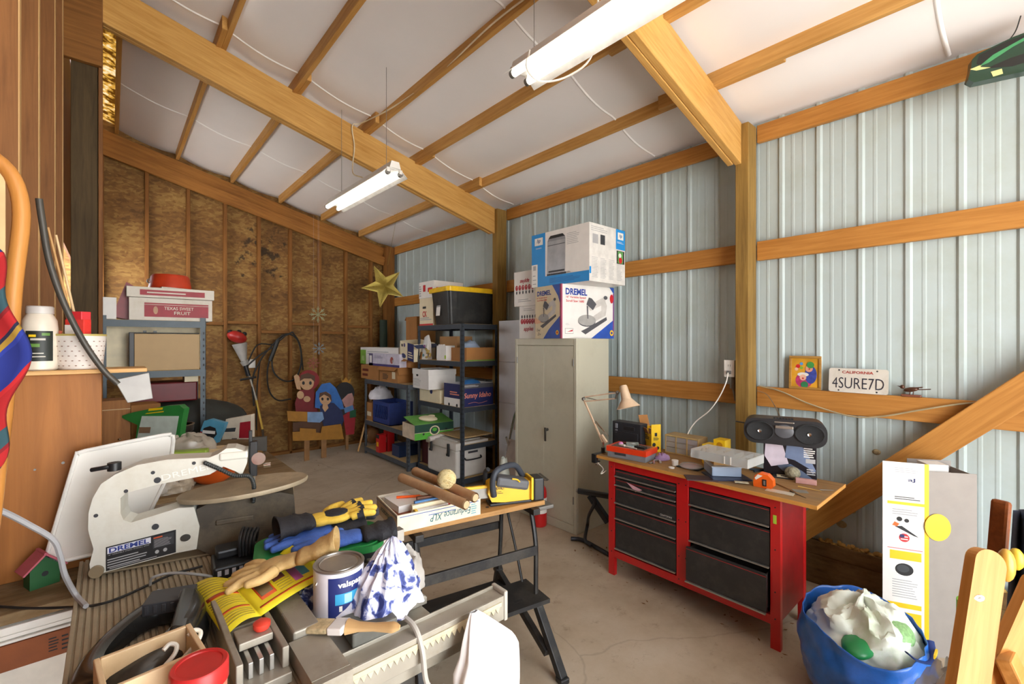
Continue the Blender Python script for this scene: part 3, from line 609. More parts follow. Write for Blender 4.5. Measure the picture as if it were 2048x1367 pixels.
# desk lamp clamped to the bench's left end
LAMP = M('peach_lamp_enamel', '#e3c4a5', .35, coat=.2); LB = M('peach_lamp_bright', '#e9cdb2', .35)
c0 = at_z(1203, 909, ZB); lx = 2.66
def lp(px, py): return at_x(px, py, lx)
base_ = lp(1206, 893); base_.z = ZB
t = thing('desk_lamp', 'peach enamel spring-arm lamp clamped to the bench left end', 'lamp', base_)
def rl(p): return V(p) - base_
b = MB(BLACKP); b.cyl((0, 0, 0), (0, 0, .035), .014, n=14); b.box(-.02, .012, -.016, .016, 0, .006); b.build('clamp_block', t)
b = MB(CHROME); b.cyl((0, 0, .035), (0, 0, .075), .008, n=12); b.build('pin', t)
b = MB(BLACKP); b.box(-.11, -.09, -.016, .016, -.055, .006); b.box(-.11, .0, -.014, .014, .0015, .0065); b.box(-.11, -.05, -.014, .014, -.055, -.048); b.use(CHROME).cyl((-.065, 0, -.075), (-.065, 0, -.02), .005, n=8); b.cyl((-.085, 0, -.072), (-.045, 0, -.072), .003, n=8); b.build('clamp', t)
s0 = rl(lp(1212, 884)); e1 = rl(lp(1167, 798)); e1b = rl(lp(1174, 803)); j2 = rl(lp(1186, 842))
b = MB(LAMP); b.beam(V((0, 0, .07)), e1, .012, .012); b.beam(rl(lp(1203, 870)), rl(lp(1213, 885)), .018, .02); b.build('lower_arm', t, .002)
b = MB(CHROME); b.cyl(j2, rl(lp(1214, 868)), .003, n=8); b.cyl(rl(lp(1191, 842)), rl(lp(1217, 872)), .003, n=8); b.build('spring', t)
h1, h2 = rl(lp(1235, 785)), rl(lp(1231, 797))
b = MB(LB); b.beam(rl(lp(1170, 794)), h1, .01, .01); b.beam(rl(lp(1169, 803)), h2, .01, .01); b.build('upper_arm', t, .002)
b = MB(STEEL); b.sph(h1, .013, 12); b.cyl(h1, h2, .007, n=10); b.build('joint', t); b = MB(STEEL); b.sph(e1, .014, 12); b.cyl(rl(lp(1168, 794)), rl(lp(1199, 801)), .003, n=8); b.build('joint', t)
ax = (rl(lp(1258, 817)) - rl(lp(1247, 771))); tp = rl(lp(1246, 770)); L_ = ax.length; ax.normalize()
mm = ax.to_track_quat('Z', 'Y').to_matrix().to_4x4(); mm.translation = tp
b = MB(M('peach_lamp_shade', '#dcc0a0', .3, coat=.3)); b.push(mm); b.lathe([(.0, 0), (.02, .002), (.026, .01), (.034, .095), (.036, .10), (.082, .158), (.08, .158), (.034, .104), (.0, .1)], 32); b.pop(); b.build('lamp_shade', t)
b = MB(M('lamp_cord', '#d7cfc0', .5)); b.tube([(-.065, 0, -.06), (-.05, -.04, -.1), (-.09, -.05, -.125), (-.04, -.06, -.11)], .004, 6); b.build('cord', t)

# ------------------------------------------------------------------ things on the wall rails
b = MB(wood('gilt_frame', '#b98d4a', '#8e6327', 'X', .5, knots=False)); t = thing('framed_picture', 'small framed clown picture standing on the wall rail', 'picture', at_x(1577, 785, 3.475) * 1, RZ, rot=(R(-3), 0, RZ)); t.location = (3.503, at_x(1577, 785, 3.503).y, 1.281)
pw, ph = .19, .225
b.box(0, pw, 0, .012, 0, .016); b.box(0, pw, 0, .012, ph - .016, ph); b.box(0, .016, 0, .012, .016, ph - .016); b.box(pw - .016, pw, 0, .012, .016, ph - .016); b.build('frame', t, .003)
b = MB(M('amber_ground', '#d39a2a', .5, 0, .3, 8)); b.box(.014, pw - .014, .006, .01, .014, ph - .014); b.face((0, .006, 0), (1, 0, 0), (0, 0, 1))
b.disc(.09, .06, .05, M('magenta_paint', '#b93a6b', .5, 0, .3, 40)); b.disc(.13, .1, .035, M('blue_paint', '#3b4a9a', .5, 0, .3, 40), 2, .06); b.disc(.085, .1, .034, WHITE, 3, .014); b.disc(.085, .08, .02, M('pale_skin_paint', '#e7b8a0', .5), 4); b.disc(.085, .074, .006, REDINK, 5); b.disc(.12, .14, .022, M('skin_paint', '#d99a80', .5), 4); b.disc(.122, .138, .005, REDINK, 5)
b.disc(.128, .165, .022, M('green_paint', '#3f8f4a', .5), 5); b.disc(.055, .155, .013, REDINK, 3); b.disc(.075, .172, .01, M('ball_blue', '#4f8ac9', .5), 3); b.disc(.075, .145, .01, M('ball_green', '#7fae3a', .5), 3); b.disc(.045, .135, .011, FLESH, 3); b.disc(.095, .032, .022, M('green_paint2', '#2f7a4f', .5), 4); b.build('canvas', t)
pl = V((3.500, at_x(1657, 797, 3.5).y, 1.281)); t = thing('licence_plate', 'white Californian car licence plate standing on the wall rail', 'licence plate', pl, rot=(R(-6), 0, RZ + R(-2)))
PL = M('plate_white', '#e4dfd3', .4, .1, .06, 8, dirt='#b9ad9a', damt=.4); b = MB(PL); b.prism(rr_(.305, .152, .015), -.001, .001); b.v = [V((v.x, v.z, v.y)) for v in b.v]; b.f = [f[::-1] for f in b.f]
b.face((0, -.0012, 0), (1, 0, 0), (0, 0, 1)); b.text('CALIFORNIA', .152, .128, .16, .017, M('plate_red', '#b5473d', .5), 2, .02); b.text('4SURE7D', .152, .06, .265, .068, M('plate_navy', '#2b2e3c', .5), 2, -.008)
for x in (.055, .25):
    for z in (.012, .14): b.disc(x, z, .005, DGREY, 2)
b.build('plate', t)
bz = V((3.508, at_x(1822, 800, 3.5).y, 1.2805)); t = thing('bird_figurine', 'small dark bird figurine on the wall rail right of the plate', 'figurine', bz, RZ)
BR = M('bronze_glaze', '#5a3a2b', .3, .3, .3, 30); b = MB(BR); b.sph((0, .0, .042), (.035, .015, .014), 14, rot=(0, R(-12), 0)); b.sph((-.04, 0, .055), .012, 12); b.cyl((-.05, 0, .056), (-.064, 0, .06), .004, .0005, n=8); b.beam((.02, 0, .042), (.085, 0, .05), .014, .005); b.beam((.0, .0, .05), (.05, 0, .058), .025, .006); b.cyl((-.005, 0, .03), (-.008, 0, .012), .003, n=6); b.cyl((.01, 0, .03), (.008, 0, .012), .003, n=6); b.build('bird', t, .001)
b = MB(M('figurine_base', '#7a4a3a', .35)); b.box(-.045, .045, -.018, .018, 0, .013); b.build('base', t, .003)
# outlet beside the post
op = at_x(1459, 737, 3.40); t = thing('power_outlet', 'white double power outlet mounted left of the wooden post', 'outlet', (3.40, op.y, op.z), RZ)
b = MB(WHITE); b.box(-.04, .036, -.003, .003, -.062, .062); b.build('cover_plate', t, .003)
b = MB(M('outlet_slot', '#6a6a68', .5));
for z in (-.026, .022):
    for x in (-.008, .006): b.box(x - .0015, x + .0015, -.004, -.0028, z - .007, z + .007)
b.box(-.014, .012, -.02, -.003, -.04, -.016); b.build('socket', t)
b = MB(STEEL); b.box(-.034, .03, .003, .1, -.058, .058); b.build('back_box', t)
b = MB(STEEL); b.cyl((.0, .06, -.06), (.0, .06, -.15), .022, n=12); b.cyl((0, .06, -.15), (.01, .08, -.24), .008, n=8); b.build('conduit', t)
def cable(name, lab, pts, r, mat, cat='cable', k=8): b = MB(mat); o = V(pts[0]); b.tube([V(p) - o for p in pts], r, 6, k); return lone(b, name, lab, cat, o)
CW = M('white_cord', '#e8e4da', .5); CGR = M('grey_cord', '#8f8b7d', .5); CBL = M('black_cord', '#222222', .5)
cable('extension_cord', 'white cord hanging from the outlet down to the bench', [op + V((-.025, -.0, -.03)), at_x(1452, 765, 3.33), at_x(1438, 795, 3.3), at_x(1418, 822, 3.25), at_x(1390, 845, 3.2), at_x(1374, 872, 3.12), at_z(1370, 900, ZB + .005)], .0042, CW)
cable('cable', 'grey cable sagging along the lower wall rail', [V((3.49, 1.28, 1.285)), at_x(1560, 782, 3.485), at_x(1620, 808, 3.485), at_x(1700, 832, 3.485), at_x(1760, 833, 3.485), at_x(1840, 820, 3.485), at_x(1920, 808, 3.485), at_x(2000, 803, 3.485)], .005, M('tan_cable', '#a99a78', .5))
cable('radio_cord', 'thin grey cord from the post to the boombox', [V((3.49, 1.29, 1.25)), at_x(1535, 790, 3.46), at_x(1555, 822, 3.3), at_x(1562, 838, 3.12), at_x(1566, 845, 3.10)], .0028, M('grey_brown_cord', '#8a7a68', .5))

# ------------------------------------------------------------------ putty steel cabinet and what stands on it
cz_ = 1.63
t = thing('steel_cabinet', 'tall putty coloured two-door steel cabinet beside the red tool chest', 'cabinet', (2.886, 3.23, 0), RZ)
w, d = .76, .44
b = MB(PUTTY); b.box(0, w, .02, d, 0.0, cz_); b.box(0, .03, 0, .02, 0, cz_); b.box(w - .03, w, 0, .02, 0, cz_); b.box(.03, w - .03, 0, .02, cz_ - .06, cz_); b.box(.03, w - .03, 0, .02, 0, .07); b.build('body', t, .004)
for x0, x1 in ((.032, w / 2 - .0015), (w / 2 + .0015, w - .032)):
    b = MB(PUTTY); b.box(x0, x1, .003, .0205, .073, cz_ - .063); o = b.build('door', t, .003)
    if x0 > .1:
        b = MB(M('handle_steel', '#55534e', .35, .8)); b.cyl((x0 + .045, .003, .83), (x0 + .045, -.022, .83), .013, n=14); b.beam((x0 + .045, -.026, .85), (x0 + .045, -.026, .73), .018, .01, up=(0, 1, 0)); b.build('handle', o, .003)
    b = MB(STEEL)
    for z in (.25, 1.4): b.cyl((x1 if x0 > .1 else x0, -.002, z), (x1 if x0 > .1 else x0, -.002, z + .06), .005, n=8)
    b.build('hinge', o)

def carton(name, lab, cat, p, rz, w, d, h, mat, fn, group=None, bev=.003):
    """closed box: fn prints on its faces; F = front plate frame, S = right-hand side frame"""
    b = MB(mat); b.box(0, w, 0, d, 0, h)
    fn(b, w, d, h); return lone(b, name, lab, cat, p, rz, group, bevel=bev)
def F_(b): return b.face((0, 0, 0), (1, 0, 0), (0, 0, 1))
def S_R(b, w): return b.face((w, 0, 0), (0, 1, 0), (0, 0, 1))
def S_L(b, d): return b.face((0, d, 0), (0, -1, 0), (0, 0, 1))
# scroll saw drawn on the Dremel box
GP1, GP2, GP3 = M('print_grey', '#a8a6a2', .5), M('print_dark_grey', '#55555a', .5), M('print_pale_grey', '#cfcac4', .5)
def sawprint(b, x, y, s, l=3):
    q = lambda pts: [(x + a * s, y + c * s) for a, c in pts]
    b.poly(q([(.1, .08), (.25, 0), (1, .38), (.98, .46), (.3, .16)]), GP2, l); b.poly(q([(.28, .2), (.95, .5), (1, .75), (.9, .95), (.78, .92), (.8, .62), (.35, .38)]), GP3, l + 1)
    b.disc(x + .3 * s, y + .34 * s, .3 * s, GP2, l + 1, .145 * s); b.disc(x + .3 * s, y + .36 * s, .3 * s, GP1, l + 2, .14 * s)
    b.poly(q([(.3, .72), (.42, .6), (.85, .78), (.95, .9), (.9, .98)]), GP3, l + 3); b.poly(q([(.28, .76), (.5, .62), (.62, .78), (.46, .92), (.36, .94)]), GP2, l + 4); b.poly(q([(.29, .72), (.33, .72), (.34, .4), (.31, .4)]), GP2, l + 5); b.disc(x + .94 * s, y + .96 * s, .07 * s, GP2, l + 5, .05 * s)
def dremel(b, w, d, h):
    BL = M('dremel_blue', '#2d55b3', .45)
    F_(b); b.rect(0, 0, w, h, PAPER, 1); b.rect(.0, 0, .012, h, M('box_crimson', '#a8315a', .5), 2); b.poly([(.33, 0), (w, 0), (w, .17)], BL, 2); b.poly([(w - .055, h), (w, h), (w, h - .06)], BL, 2); b.rect(w - .014, .02, w, h - .05, M('box_violet', '#7a3f7e', .5), 3)
    b.text('DREMEL', .165, h - .06, .24, .055, BLUEINK, 3, .035); b.text('16" Variable Speed', .16, h - .108, .22, .022, REDINK, 3, .02); b.text('Scroll Saw 1680', .15, h - .138, .2, .02, REDINK, 3, .02)
    sawprint(b, .18, .035, .34); b.disc(w - .03, h - .1, .022, REDINK, 4, .04); b.disc(w - .03, .05, .022, YEL, 4, .026); b.disc(w - .03, .05, .012, BLUEINK, 5)
    b.rect(.04, .04, .13, .085, INK, 2); b.rect(.042, .042, .128, .083, PAPER, 3); b.poly([(.06, .055), (.115, .072), (.125, .078), (.12, .06)], REDINK, 4); b.lines(.045, .11, .09, .13, 2, GREYINK, 2, .2); b.pop()
    S_L(b, d); b.rect(0, 0, d, h, CREAM, 1); b.poly([(.12, 0), (d, 0), (d, .2), (.2, .08)], BL, 2); b.poly([(d - .12, h), (d, h), (d, h - .2), (d - .04, h - .1)], BL, 2); b.rect(d - .015, 0, d, h, M('box_crimson', '#a8315a'), 3)
    b.text('DREMEL', .13, h - .06, .2, .042, BLUEINK, 3, .03); b.text('16" Variable Speed', .1, h - .1, .15, .014, REDINK, 3, .02); b.text('Scroll Saw 1680', .1, h - .12, .14, .013, REDINK, 3, .02); sawprint(b, .05, .09, .25); b.poly([(.0, .19), (.07, .16), (.1, .14), (.03, .13), (0, .14)], FLESH, 9); b.disc(d - .05, .05, .02, YEL, 4); b.disc(d - .05, .05, .01, REDINK, 5)
    b.text('Dad', .05, .075, .05, .022, INK, 3, 0, .2); b.text('Ziv', .06, .04, .05, .022, INK, 3, 0, .2); b.pop()
carton('carton', 'scroll saw box with blue swoosh print, directly on the steel cabinet', 'box', (2.80, 2.56, cz_), R(-8.5), .607, .365, .455, PAPER, dremel)
def hpbox(b, w, d, h):       # front = the side facing -Y, left side faces the room
    S_L(b, d); b.rect(0, 0, d, h, PAPER, 1); b.rect(0, 0, d, .085, SKYINK, 2); b.rect(0, .085, .17, h, SKYINK, 2); b.rect(.0, .0, .075, .2, PAPER, 3); b.lines(.015, .01, .06, .12, 3, GREYINK, 4, .2); b.rect(.02, .15, .055, .19, GREYINK, 4)
    b.rect(.04, h - .1, .14, h - .035, WHITE, 4); b.text('hp', .09, h - .066, .045, .045, M('hp_blue', '#1c4f86'), 5, .02, .3); b.text('invent', .09, h - .125, .07, .014, WHITE, 4)
    b.poly([(.19, .1), (.4, .1), (.405, .38), (.2, .385)], M('printer_silver', '#a9aaad', .35, .4), 4); b.poly([(.2, .38), (.405, .375), (.4, .405), (.21, .4)], M('printer_top', '#8d8f93'), 5); b.poly([(.21, .4), (.235, .425), (.375, .425), (.4, .4)], INK, 6); b.rect(.21, .11, .395, .125, DGREY, 5); b.rect(.2, .34, .4, .345, DGREY, 5); b.rect(.19, .085, .41, .1, GP2, 4)
    b.text('HP Color LaserJet 2600n', .33, .075 + .018, .26, .018, INK, 7)
    b.lines(.42, .32, .56, .42, 7, GREYINK, 3, .25); b.lines(.22, .02, .58, .065, 4, BLUEINK, 3, .22); b.pop()
    F_(b); b.rect(0, 0, w, h, M('box_grey_side', '#dcd9d3', .55), 1); b.rect(0, .06, .022, .115, SKYINK, 2); b.rect(w - .13, h - .17, w, h, SKYINK, 2); b.rect(w - .105, h - .085, w - .025, h - .025, WHITE, 3); b.text('hp', w - .065, h - .055, .04, .04, M('hp_blue', '#1c4f86'), 4, .02, .3); b.lines(w - .115, h - .12, w - .02, h - .1, 2, WHITE, 3, .25)
    b.rect(w - .12, h - .29, w - .01, h - .18, INK, 2); b.rect(w - .105, h - .285, w - .03, h - .185, M('green_photo', '#5a9a52'), 3); b.disc(w - .068, h - .26, .025, REDINK, 4); b.disc(w - .075, h - .22, .02, WHITE, 4)
    b.rect(.04, h - .16, .11, h - .085, GREYINK, 2); b.rect(.14, h - .16, .2, h - .08, DGREY, 2); b.lines(.02, h - .065, .24, h - .02, 3, GREYINK, 2, .3)
    for i in range(4): b.lines(.03 + i * .11, .03, .11 + i * .11, .2, 14, GREYINK, 2, .3, i)
    b.pop()
carton('carton', 'large white and blue laser printer box, topmost above the steel cabinet', 'box', (2.84, 2.297, 2.086), 0, .48, .655, .466, PAPER, hpbox)
def apples(up):
    def f(b, w, d, h):
        F_(b); ys = (h - .095, h * .53) if not up else (.09, h * .53); rot = 0 if up else PI
        b.text('apples', w * .5, ys[0], .13, .05, M('apple_red', '#b3303a'), 2, .03, .2, rot)
        for i in range(6):
            x = .04 + i * (w - .08) / 5.; b.disc(x, ys[1], .019, M('apple_print', '#b12b36'), 2, .026); b.disc(x + .005, ys[1] + .008, .005, M('apple_shine', '#e6a9a6'), 3); b.disc(x, ys[1] + (.045 if up else -.045), .01, DGREY, 2, .016)
        b.lines(.06, h - .05 if up else .035, w - .05, h - .02 if up else .07, 2, GREYINK, 2, .3); b.pop()
    return f
carton('carton', 'white apple carton standing upright beside the scroll saw box', 'box', (2.945, 3.235, cz_), RZ, .26, .3, .31, PAPER, apples(True))
carton('carton', 'white apple carton turned upside down, stacked on another apple carton', 'box', (2.935, 3.30, cz_ + .311), RZ, .3, .3, .33, PAPER, apples(False))

# ------------------------------------------------------------------ floor near the cabinet: extinguisher, roller stand
e = at_z(1079, 1050, 0); t = thing('fire_extinguisher', 'red fire extinguisher standing on the floor before the steel cabinet', 'extinguisher', e)
b = MB(RED); b.lathe([(.055, 0), (.062, .006), (.064, .02), (.064, .29), (.058, .325), (.035, .355), (.024, .365), (.024, .375), (0, .375)], 28); b.build('cylinder', t)
b = MB(WHITE); b.grid(14, 2, lambda u, v: V((math.cos(-2.9 + u * 1.9) * .0648, math.sin(-2.9 + u * 1.9) * .0648, .12 + v * .13))); b.build('label', t)
b = MB(STEEL); b.cyl((0, 0, .375), (0, 0, .4), .02, n=14); b.box(-.02, .02, -.05, .01, .4, .41); b.obox((0, -.05, .435), (.022, .11, .006), (R(18), 0, 0)); b.obox((0, -.045, .405), (.022, .1, .006), (R(-8), 0, 0)); b.cyl((.02, 0, .39), (.04, 0, .39), .016, n=14); b.build('valve', t, .001)
b = MB(BLACKP); b.tube([(-.02, 0, .39), (-.07, -.01, .37), (-.085, -.02, .3), (-.075, -.02, .2)], .009, 8); b.cyl((-.075, -.02, .2), (-.073, -.02, .14), .012, .017, n=12); b.build('hose', t)
# roller stand
t = thing('roller_stand', 'black folding roller stand on the floor between cabinet and tool chest', 'roller stand', (0, 0, 0)); TB = M('dark_tube', '#34353a', .4, .5)
def fz(px, py, z=.02): return at_z(px, py, z)
A, B_, C2 = fz(1142, 1077), fz(1218, 1109), fz(1166, 1080)
top = at_x(1178, 985, 2.75); back = at_x(1222, 1040, 3.0)
b = MB(TB); b.tube([A, C2, B_], .016, 10, 3); b.build('foot_bar', t)
b = MB(TB); b.tube([B_ * .55 + A * .45 + V((0, 0, .01)), B_ * .4 + A * .6 + V((.02, .02, .03)), fz(1172, 1075) + V((.02, 0, .1)), at_x(1178, 1030, 2.78), at_x(1190, 1005, 2.75), top + V((0, -.03, -.03))], .013, 10); b.build('upright', t)
b = MB(TB); b.beam(at_x(1180, 990, 2.77), at_x(1217, 1044, 2.8), .05, .04); b.build('rear_leg', t, .004)
b = MB(BLACKP); b.cyl(top + V((-.03, .08, 0)), top + V((.05, -.15, 0)), .022, n=16); b.build('roller', t)
b = MB(STEEL); b.cyl(top + V((-.04, .095, 0)), top + V((-.03, .08, 0)), .012, n=10); b.build('axle', t)
# ------------------------------------------------------------------ storage racks at the back right
RACK = M('rack_steel', '#3c434c', .5, .35, .1)
RACKL = M('rack_steel_worn', '#6f767d', .45, .4, .15)
CHIP = M('chipboard', '#b79a6a', .8, 0, .15, 60)
def rack(name, label, loc, rz, w, d, zs, top, mat=RACK, beamh=.045, feet=.0, holes=True):
    t = thing(name, label, 'shelf', loc, rz)
    for x in (0, w):
        for y in (0, d):
            b = MB(mat); sx = 1 if x == 0 else -1; sy = 1 if y == 0 else -1
            b.box(min(x, x + sx * .036), max(x, x + sx * .036), min(y, y + sy * .003), max(y, y + sy * .003), feet, top)
            b.box(min(x, x + sx * .003), max(x, x + sx * .003), min(y, y + sy * .036), max(y, y + sy * .036), feet, top)
            if holes:
                b.use(INK); z = feet + .06
                while z < top - .03:
                    yy = y - sy * .0012; b.box(x + sx * .014 - .005, x + sx * .014 + .005, min(yy, yy + .001), max(yy, yy + .001), z, z + .018)
                    xx = x - sx * .0012; b.box(min(xx, xx + .001), max(xx, xx + .001), y + sy * .014 - .005, y + sy * .014 + .005, z, z + .018); z += .05
            b.build('upright', t)
    for z in zs:
        b = MB(CHIP); b.box(.004, w - .004, .004, d - .004, z - .014, z); o = b.build('shelf_board', t)
        b = MB(mat); b.box(.003, w - .003, -.002, .004, z - beamh - .002, z - .002); b.box(.003, w - .003, d - .004, d + .002, z - beamh - .002, z - .002); b.box(-.002, .004, .003, d - .003, z - beamh - .002, z - .002); b.box(w - .004, w + .002, .003, d - .003, z - beamh - .002, z - .002); b.build('shelf_rim', o)
    return t
RX, RY0, RY1 = 2.85, 4.055, 5.0
rack('storage_rack', 'tall dark steel rack beside the cabinet, black tote on its top shelf', (RX, RY1, 0), RZ, .945, .5, (.11, .475, .885, 1.387, 1.80), 1.80, beamh=.055)
rack('storage_rack', 'low steel rack in the back corner carrying brown cartons', (2.744, 6.33, 0), RZ, 1.27, .5, (.1, .486, 1.07), 1.07, M('rack_grey', '#565c63', .5, .35), .06)
def wallbox(name, lab, cat, pl, pr, X, z, h, d, mat, fn=None, bev=.003, group=None, tilt=0.):
    y0, y1 = at_x(pl, 684, X).y, at_x(pr, 684, X).y; b = MB(mat); w = y0 - y1; b.box(0, w, 0, d, 0, h)
    if fn: fn(b, w, d, h)
    return lone(b, name, lab, cat, (X, y0, z), RZ + tilt, group, bevel=bev)
def openbox(name, lab, cat, p, rz, w, d, h, mat, fn=None, t=.004, flaps=(), inner=None):
    th = thing(name, lab, cat, p, rz); b = MB(mat); b.tbox(0, w, 0, d, 0, h, t)
    if fn: fn(b, w, d, h)
    b.build('body', th, .001)
    for (side, a, L) in flaps:
        b = MB(inner or mat)
        if side == 'F': b.push(Matrix.Translation((0, 0, h)) @ Matrix.Rotation(R(a), 4, 'X')); b.box(0, w, -L, 0, -.002, .002)
        if side == 'B': b.push(Matrix.Translation((0, d, h)) @ Matrix.Rotation(-R(a), 4, 'X')); b.box(0, w, 0, L, -.002, .002)
        if side == 'L': b.push(Matrix.Translation((0, 0, h)) @ Matrix.Rotation(-R(a), 4, 'Y')); b.box(-L, 0, 0, d, -.002, .002)
        if side == 'R': b.push(Matrix.Translation((w, 0, h)) @ Matrix.Rotation(R(a), 4, 'Y')); b.box(0, L, 0, d, -.002, .002)
        b.pop(); b.build('flap', th)
    return th
# top of the tall rack
tz = 1.801
t = thing('storage_tote', 'large black tote with yellow lid on top of the tall rack', 'tote', (2.79, 4.22, tz), R(-3))
b = MB(M('tote_black', '#242525', .45, 0, .2, 6, dirt='#4c4a45', damt=.35, dscale=7)); w, d, h = .66, .42, .38
def tub(b, w, d, h, tp, r=.04):
    lo = [(x, y) for x, y in rr_(w - 2 * tp, d - 2 * tp, r)]; hi = rr_(w, d, r); n = len(lo)
    vs = [(x + tp, y + tp, 0) for x, y in lo] + [(x, y, h) for x, y in hi]; b.add(vs, [(i, (i + 1) % n, n + (i + 1) % n, n + i) for i in range(n)], True); b.add(vs[:n], [tuple(range(n))[::-1]]); b.add(vs[n:], [tuple(range(n))])
tub(b, w, d, h, .04)
for x in (.12, w - .13): b.add([(x, -.004, h - .01), (x + .02, -.004, h - .01), (x + .02, .034, .02), (x, .034, .02)], [(3, 2, 1, 0)])
b.use(PAPER); b.face((-.0005, .3, 0), (0, -1, 0), (.09, 0, 1)); b.rect(.0, .1, .09, .2, PAPER, 3); b.rect(0, .2, .09, .3, GREYINK, 3); b.rect(.0, .29, .09, .31, M('leaf_green', '#5d9a3a'), 4); b.pop(); b.build('body', t)
b = MB(M('lid_yellow', '#eec21e', .4)); b.push(Matrix.Translation((-.025, -.025, h + .001))); b.prism(rr_(w + .05, d + .05, .05), -.016, .03); b.prism([(x + .03, y + .03) for x, y in rr_(w - .01, d - .01, .04)], .03, .042); b.pop(); b.build('lid', t, .006)
def bake(b, w, d, h): F_(b); b.text('CK', w * .4, h * .42, .1, .07, REDINK, 2, .03); b.rect(0, 0, w, .02, REDINK, 2); b.rect(w * .25, h * .62, w * .5, h * .7, INK, 2); b.lines(.02, .06, w - .02, .1, 2, GREYINK, 2); b.pop()
wallbox('carton', 'cream carton with red lettering on the tall rack, left of the black tote', 'box', 839, 866, 2.87, tz, .33, .3, CREAM, bake)
def redw(b, w, d, h): F_(b); b.rect(.1, h * .4, w * .45, h * .8, REDINK, 2); b.rect(w * .6, h * .35, w * .9, h * .6, REDINK, 2); b.lines(.01, .02, .06, h * .8, 5, GREYINK, 2); b.pop(); S_R(b, w); b.rect(.03, h * .35, .14, h * .6, REDINK, 2); b.rect(.18, h * .2, .21, h * .7, GREYINK, 2); b.pop()
o = wallbox('carton', 'white carton with red panels stacked on the cream carton', 'box', 838, 868, 2.862, tz + .3305, .2, .42, PAPER, redw)
openbox('carton', 'white open carton behind the black tote on the tall rack', 'box', (3.2, 4.95, tz), RZ, .3, .22, .46, PAPER)
# second shelf
z2 = 1.3875
def greenfoot(b, w, d, h): S_R(b, w); b.rect(0, 0, d, .012, M('leaf_green', '#5d9a3a'), 2); b.pop()
openbox('carton', 'brown carton with green bottom edge on the tall rack second shelf, right side', 'box', (2.93, 4.4, z2), RZ, .32, .4, .15, CARDD, greenfoot)
b = MB(FROST); b.grid(20, 10, lambda u, v: V((.12 * math.cos(u * 2 * PI) * math.cos(v * PI / 2) * (1 + .2 * nz((u * 6, v * 4, 1), 1)), .1 * math.sin(u * 2 * PI) * math.cos(v * PI / 2), .1 * math.sin(v * PI / 2) * (1 + .4 * nz((u * 5, v * 5, 3), 1)))), wrap=True); lone(b, 'plastic_bag', 'frosted plastic bag bulging out of the brown carton on the tall rack', 'bag', (3.1, 4.24, z2 + .125))
t = thing('carton', 'white scalloped-edge card box on the tall rack second shelf, left of its post', 'box', (2.86, 4.58, z2), RZ)
b = MB(PAPER); b.tbox(0, .2, 0, .12, 0, .17, .004); b.build('body', t)
for x in (.05, .09, .13, .16): b = MB(PAPER); b.sph((x, .003, .17), (.018, .004, .018), 10); b.build('scallop', t)
b = MB(M('lime_sticker', '#a8c93a', .6)); b.box(.17, .199, -.002, -.0005, .02, .06); b.build('sticker', t)
openbox('carton', 'tall brown open carton behind the scalloped white box on the tall rack', 'box', (3.06, 4.83, z2), RZ, .38, .22, .28, CARD)
t = thing('paper_bag', 'printed paper bag leaning at the left of the tall rack second shelf', 'bag', (2.87, 4.98, z2), RZ)
b = MB(PAPER); b.add([(0.0, 0, 0), (.12, 0, 0), (.13, .03, .2), (.1, .05, .3), (.02, .05, .27), (0, .1, 0), (.12, .1, 0), (.13, .08, .2), (.1, .07, .3), (.02, .07, .27)], [(0, 1, 2, 3, 4), (9, 8, 7, 6, 5), (1, 6, 7, 2), (2, 7, 8, 3), (0, 4, 9, 5), (4, 3, 8, 9), (0, 5, 6, 1)]); b.face((0, -.002, 0), (1, 0, 0), (0, .12, 1)); b.disc(.08, .16, .02, M('plum_print', '#8a4a80'), 3); b.disc(.08, .05, .018, M('teal_print', '#3f8f9a'), 3); b.rect(.0, .0, .05, .09, CARDD, 3); b.pop(); b.build('sack', t)
b = MB(M('dried_flower', '#b0985a', .9, 0, .3, 60))
for k in range(9): b.sph((random.uniform(-.03, .03), random.uniform(-.02, .02), .03 + k * .012), .016, 7)
lone(b, 'dried_flower_bunch', 'bunch of dried flowers between paper bag and white scalloped box', 'flowers', (2.88, 4.80, z2), kind if False else 0)
# third shelf
z3 = .8855
t = openbox('file_box', 'white cardboard file box stacked on a smaller white box', 'box', (2.80, 5.03, z3 + .155), RZ + R(-4), .42, .36, .22, PAPER, lambda b, w, d, h: (F_(b), b.disc(w * .3, h * .72, .03, INK, 3, .014), b.lines(.02, .03, w * .55, h * .55, 6, GREYINK, 3, .25), b.pop()))
b = MB(PAPER); b.tbox(-.006, .426, -.006, .366, .17, .235, .005, False); b.build('rim', t, .002)
wallbox('carton', 'small white box under the white file box on the tall rack', 'box', 838, 880, 2.86, z3, .15, .3, CREAM, lambda b, w, d, h: (F_(b), b.disc(w * .6, h * .85, .03, NAVY, 2), b.pop()))
def potato(b, w, d, h):
    S_R(b, w); b.rect(0, 0, d, .2, NAVY, 2); b.text('Sunny Idaho', d * .5, .115, d * .86, .075, M('salmon_print', '#e88f7a'), 3, .02, .15); b.tube([(d * .2, .035, .003), (d * .4, .045, .003), (d * .55, .03, .003), (d * .8, .045, .003)], .0025, 5); b.rect(0, .2, d, h, GP2, 2); b.lines(.03, .215, d * .55, h - .01, 3, PAPER, 3, .3); b.pop()
    F_(b); b.rect(0, .09, w, h, NAVY, 2); b.rect(0, 0, w, .09, PAPER, 2); b.disc(w * .3, .015, .018, INK, 3); b.disc(w * .75, .015, .018, INK, 3); b.lines(w * .35, .12, w * .9, .17, 2, M('salmon_print', '#e88f7a'), 3); b.pop()
t = openbox('carton', 'navy potato carton with salmon lettering on the tall rack third shelf', 'box', (2.86, 4.42, z3), RZ, .345, .44, .25, PAPER, potato)
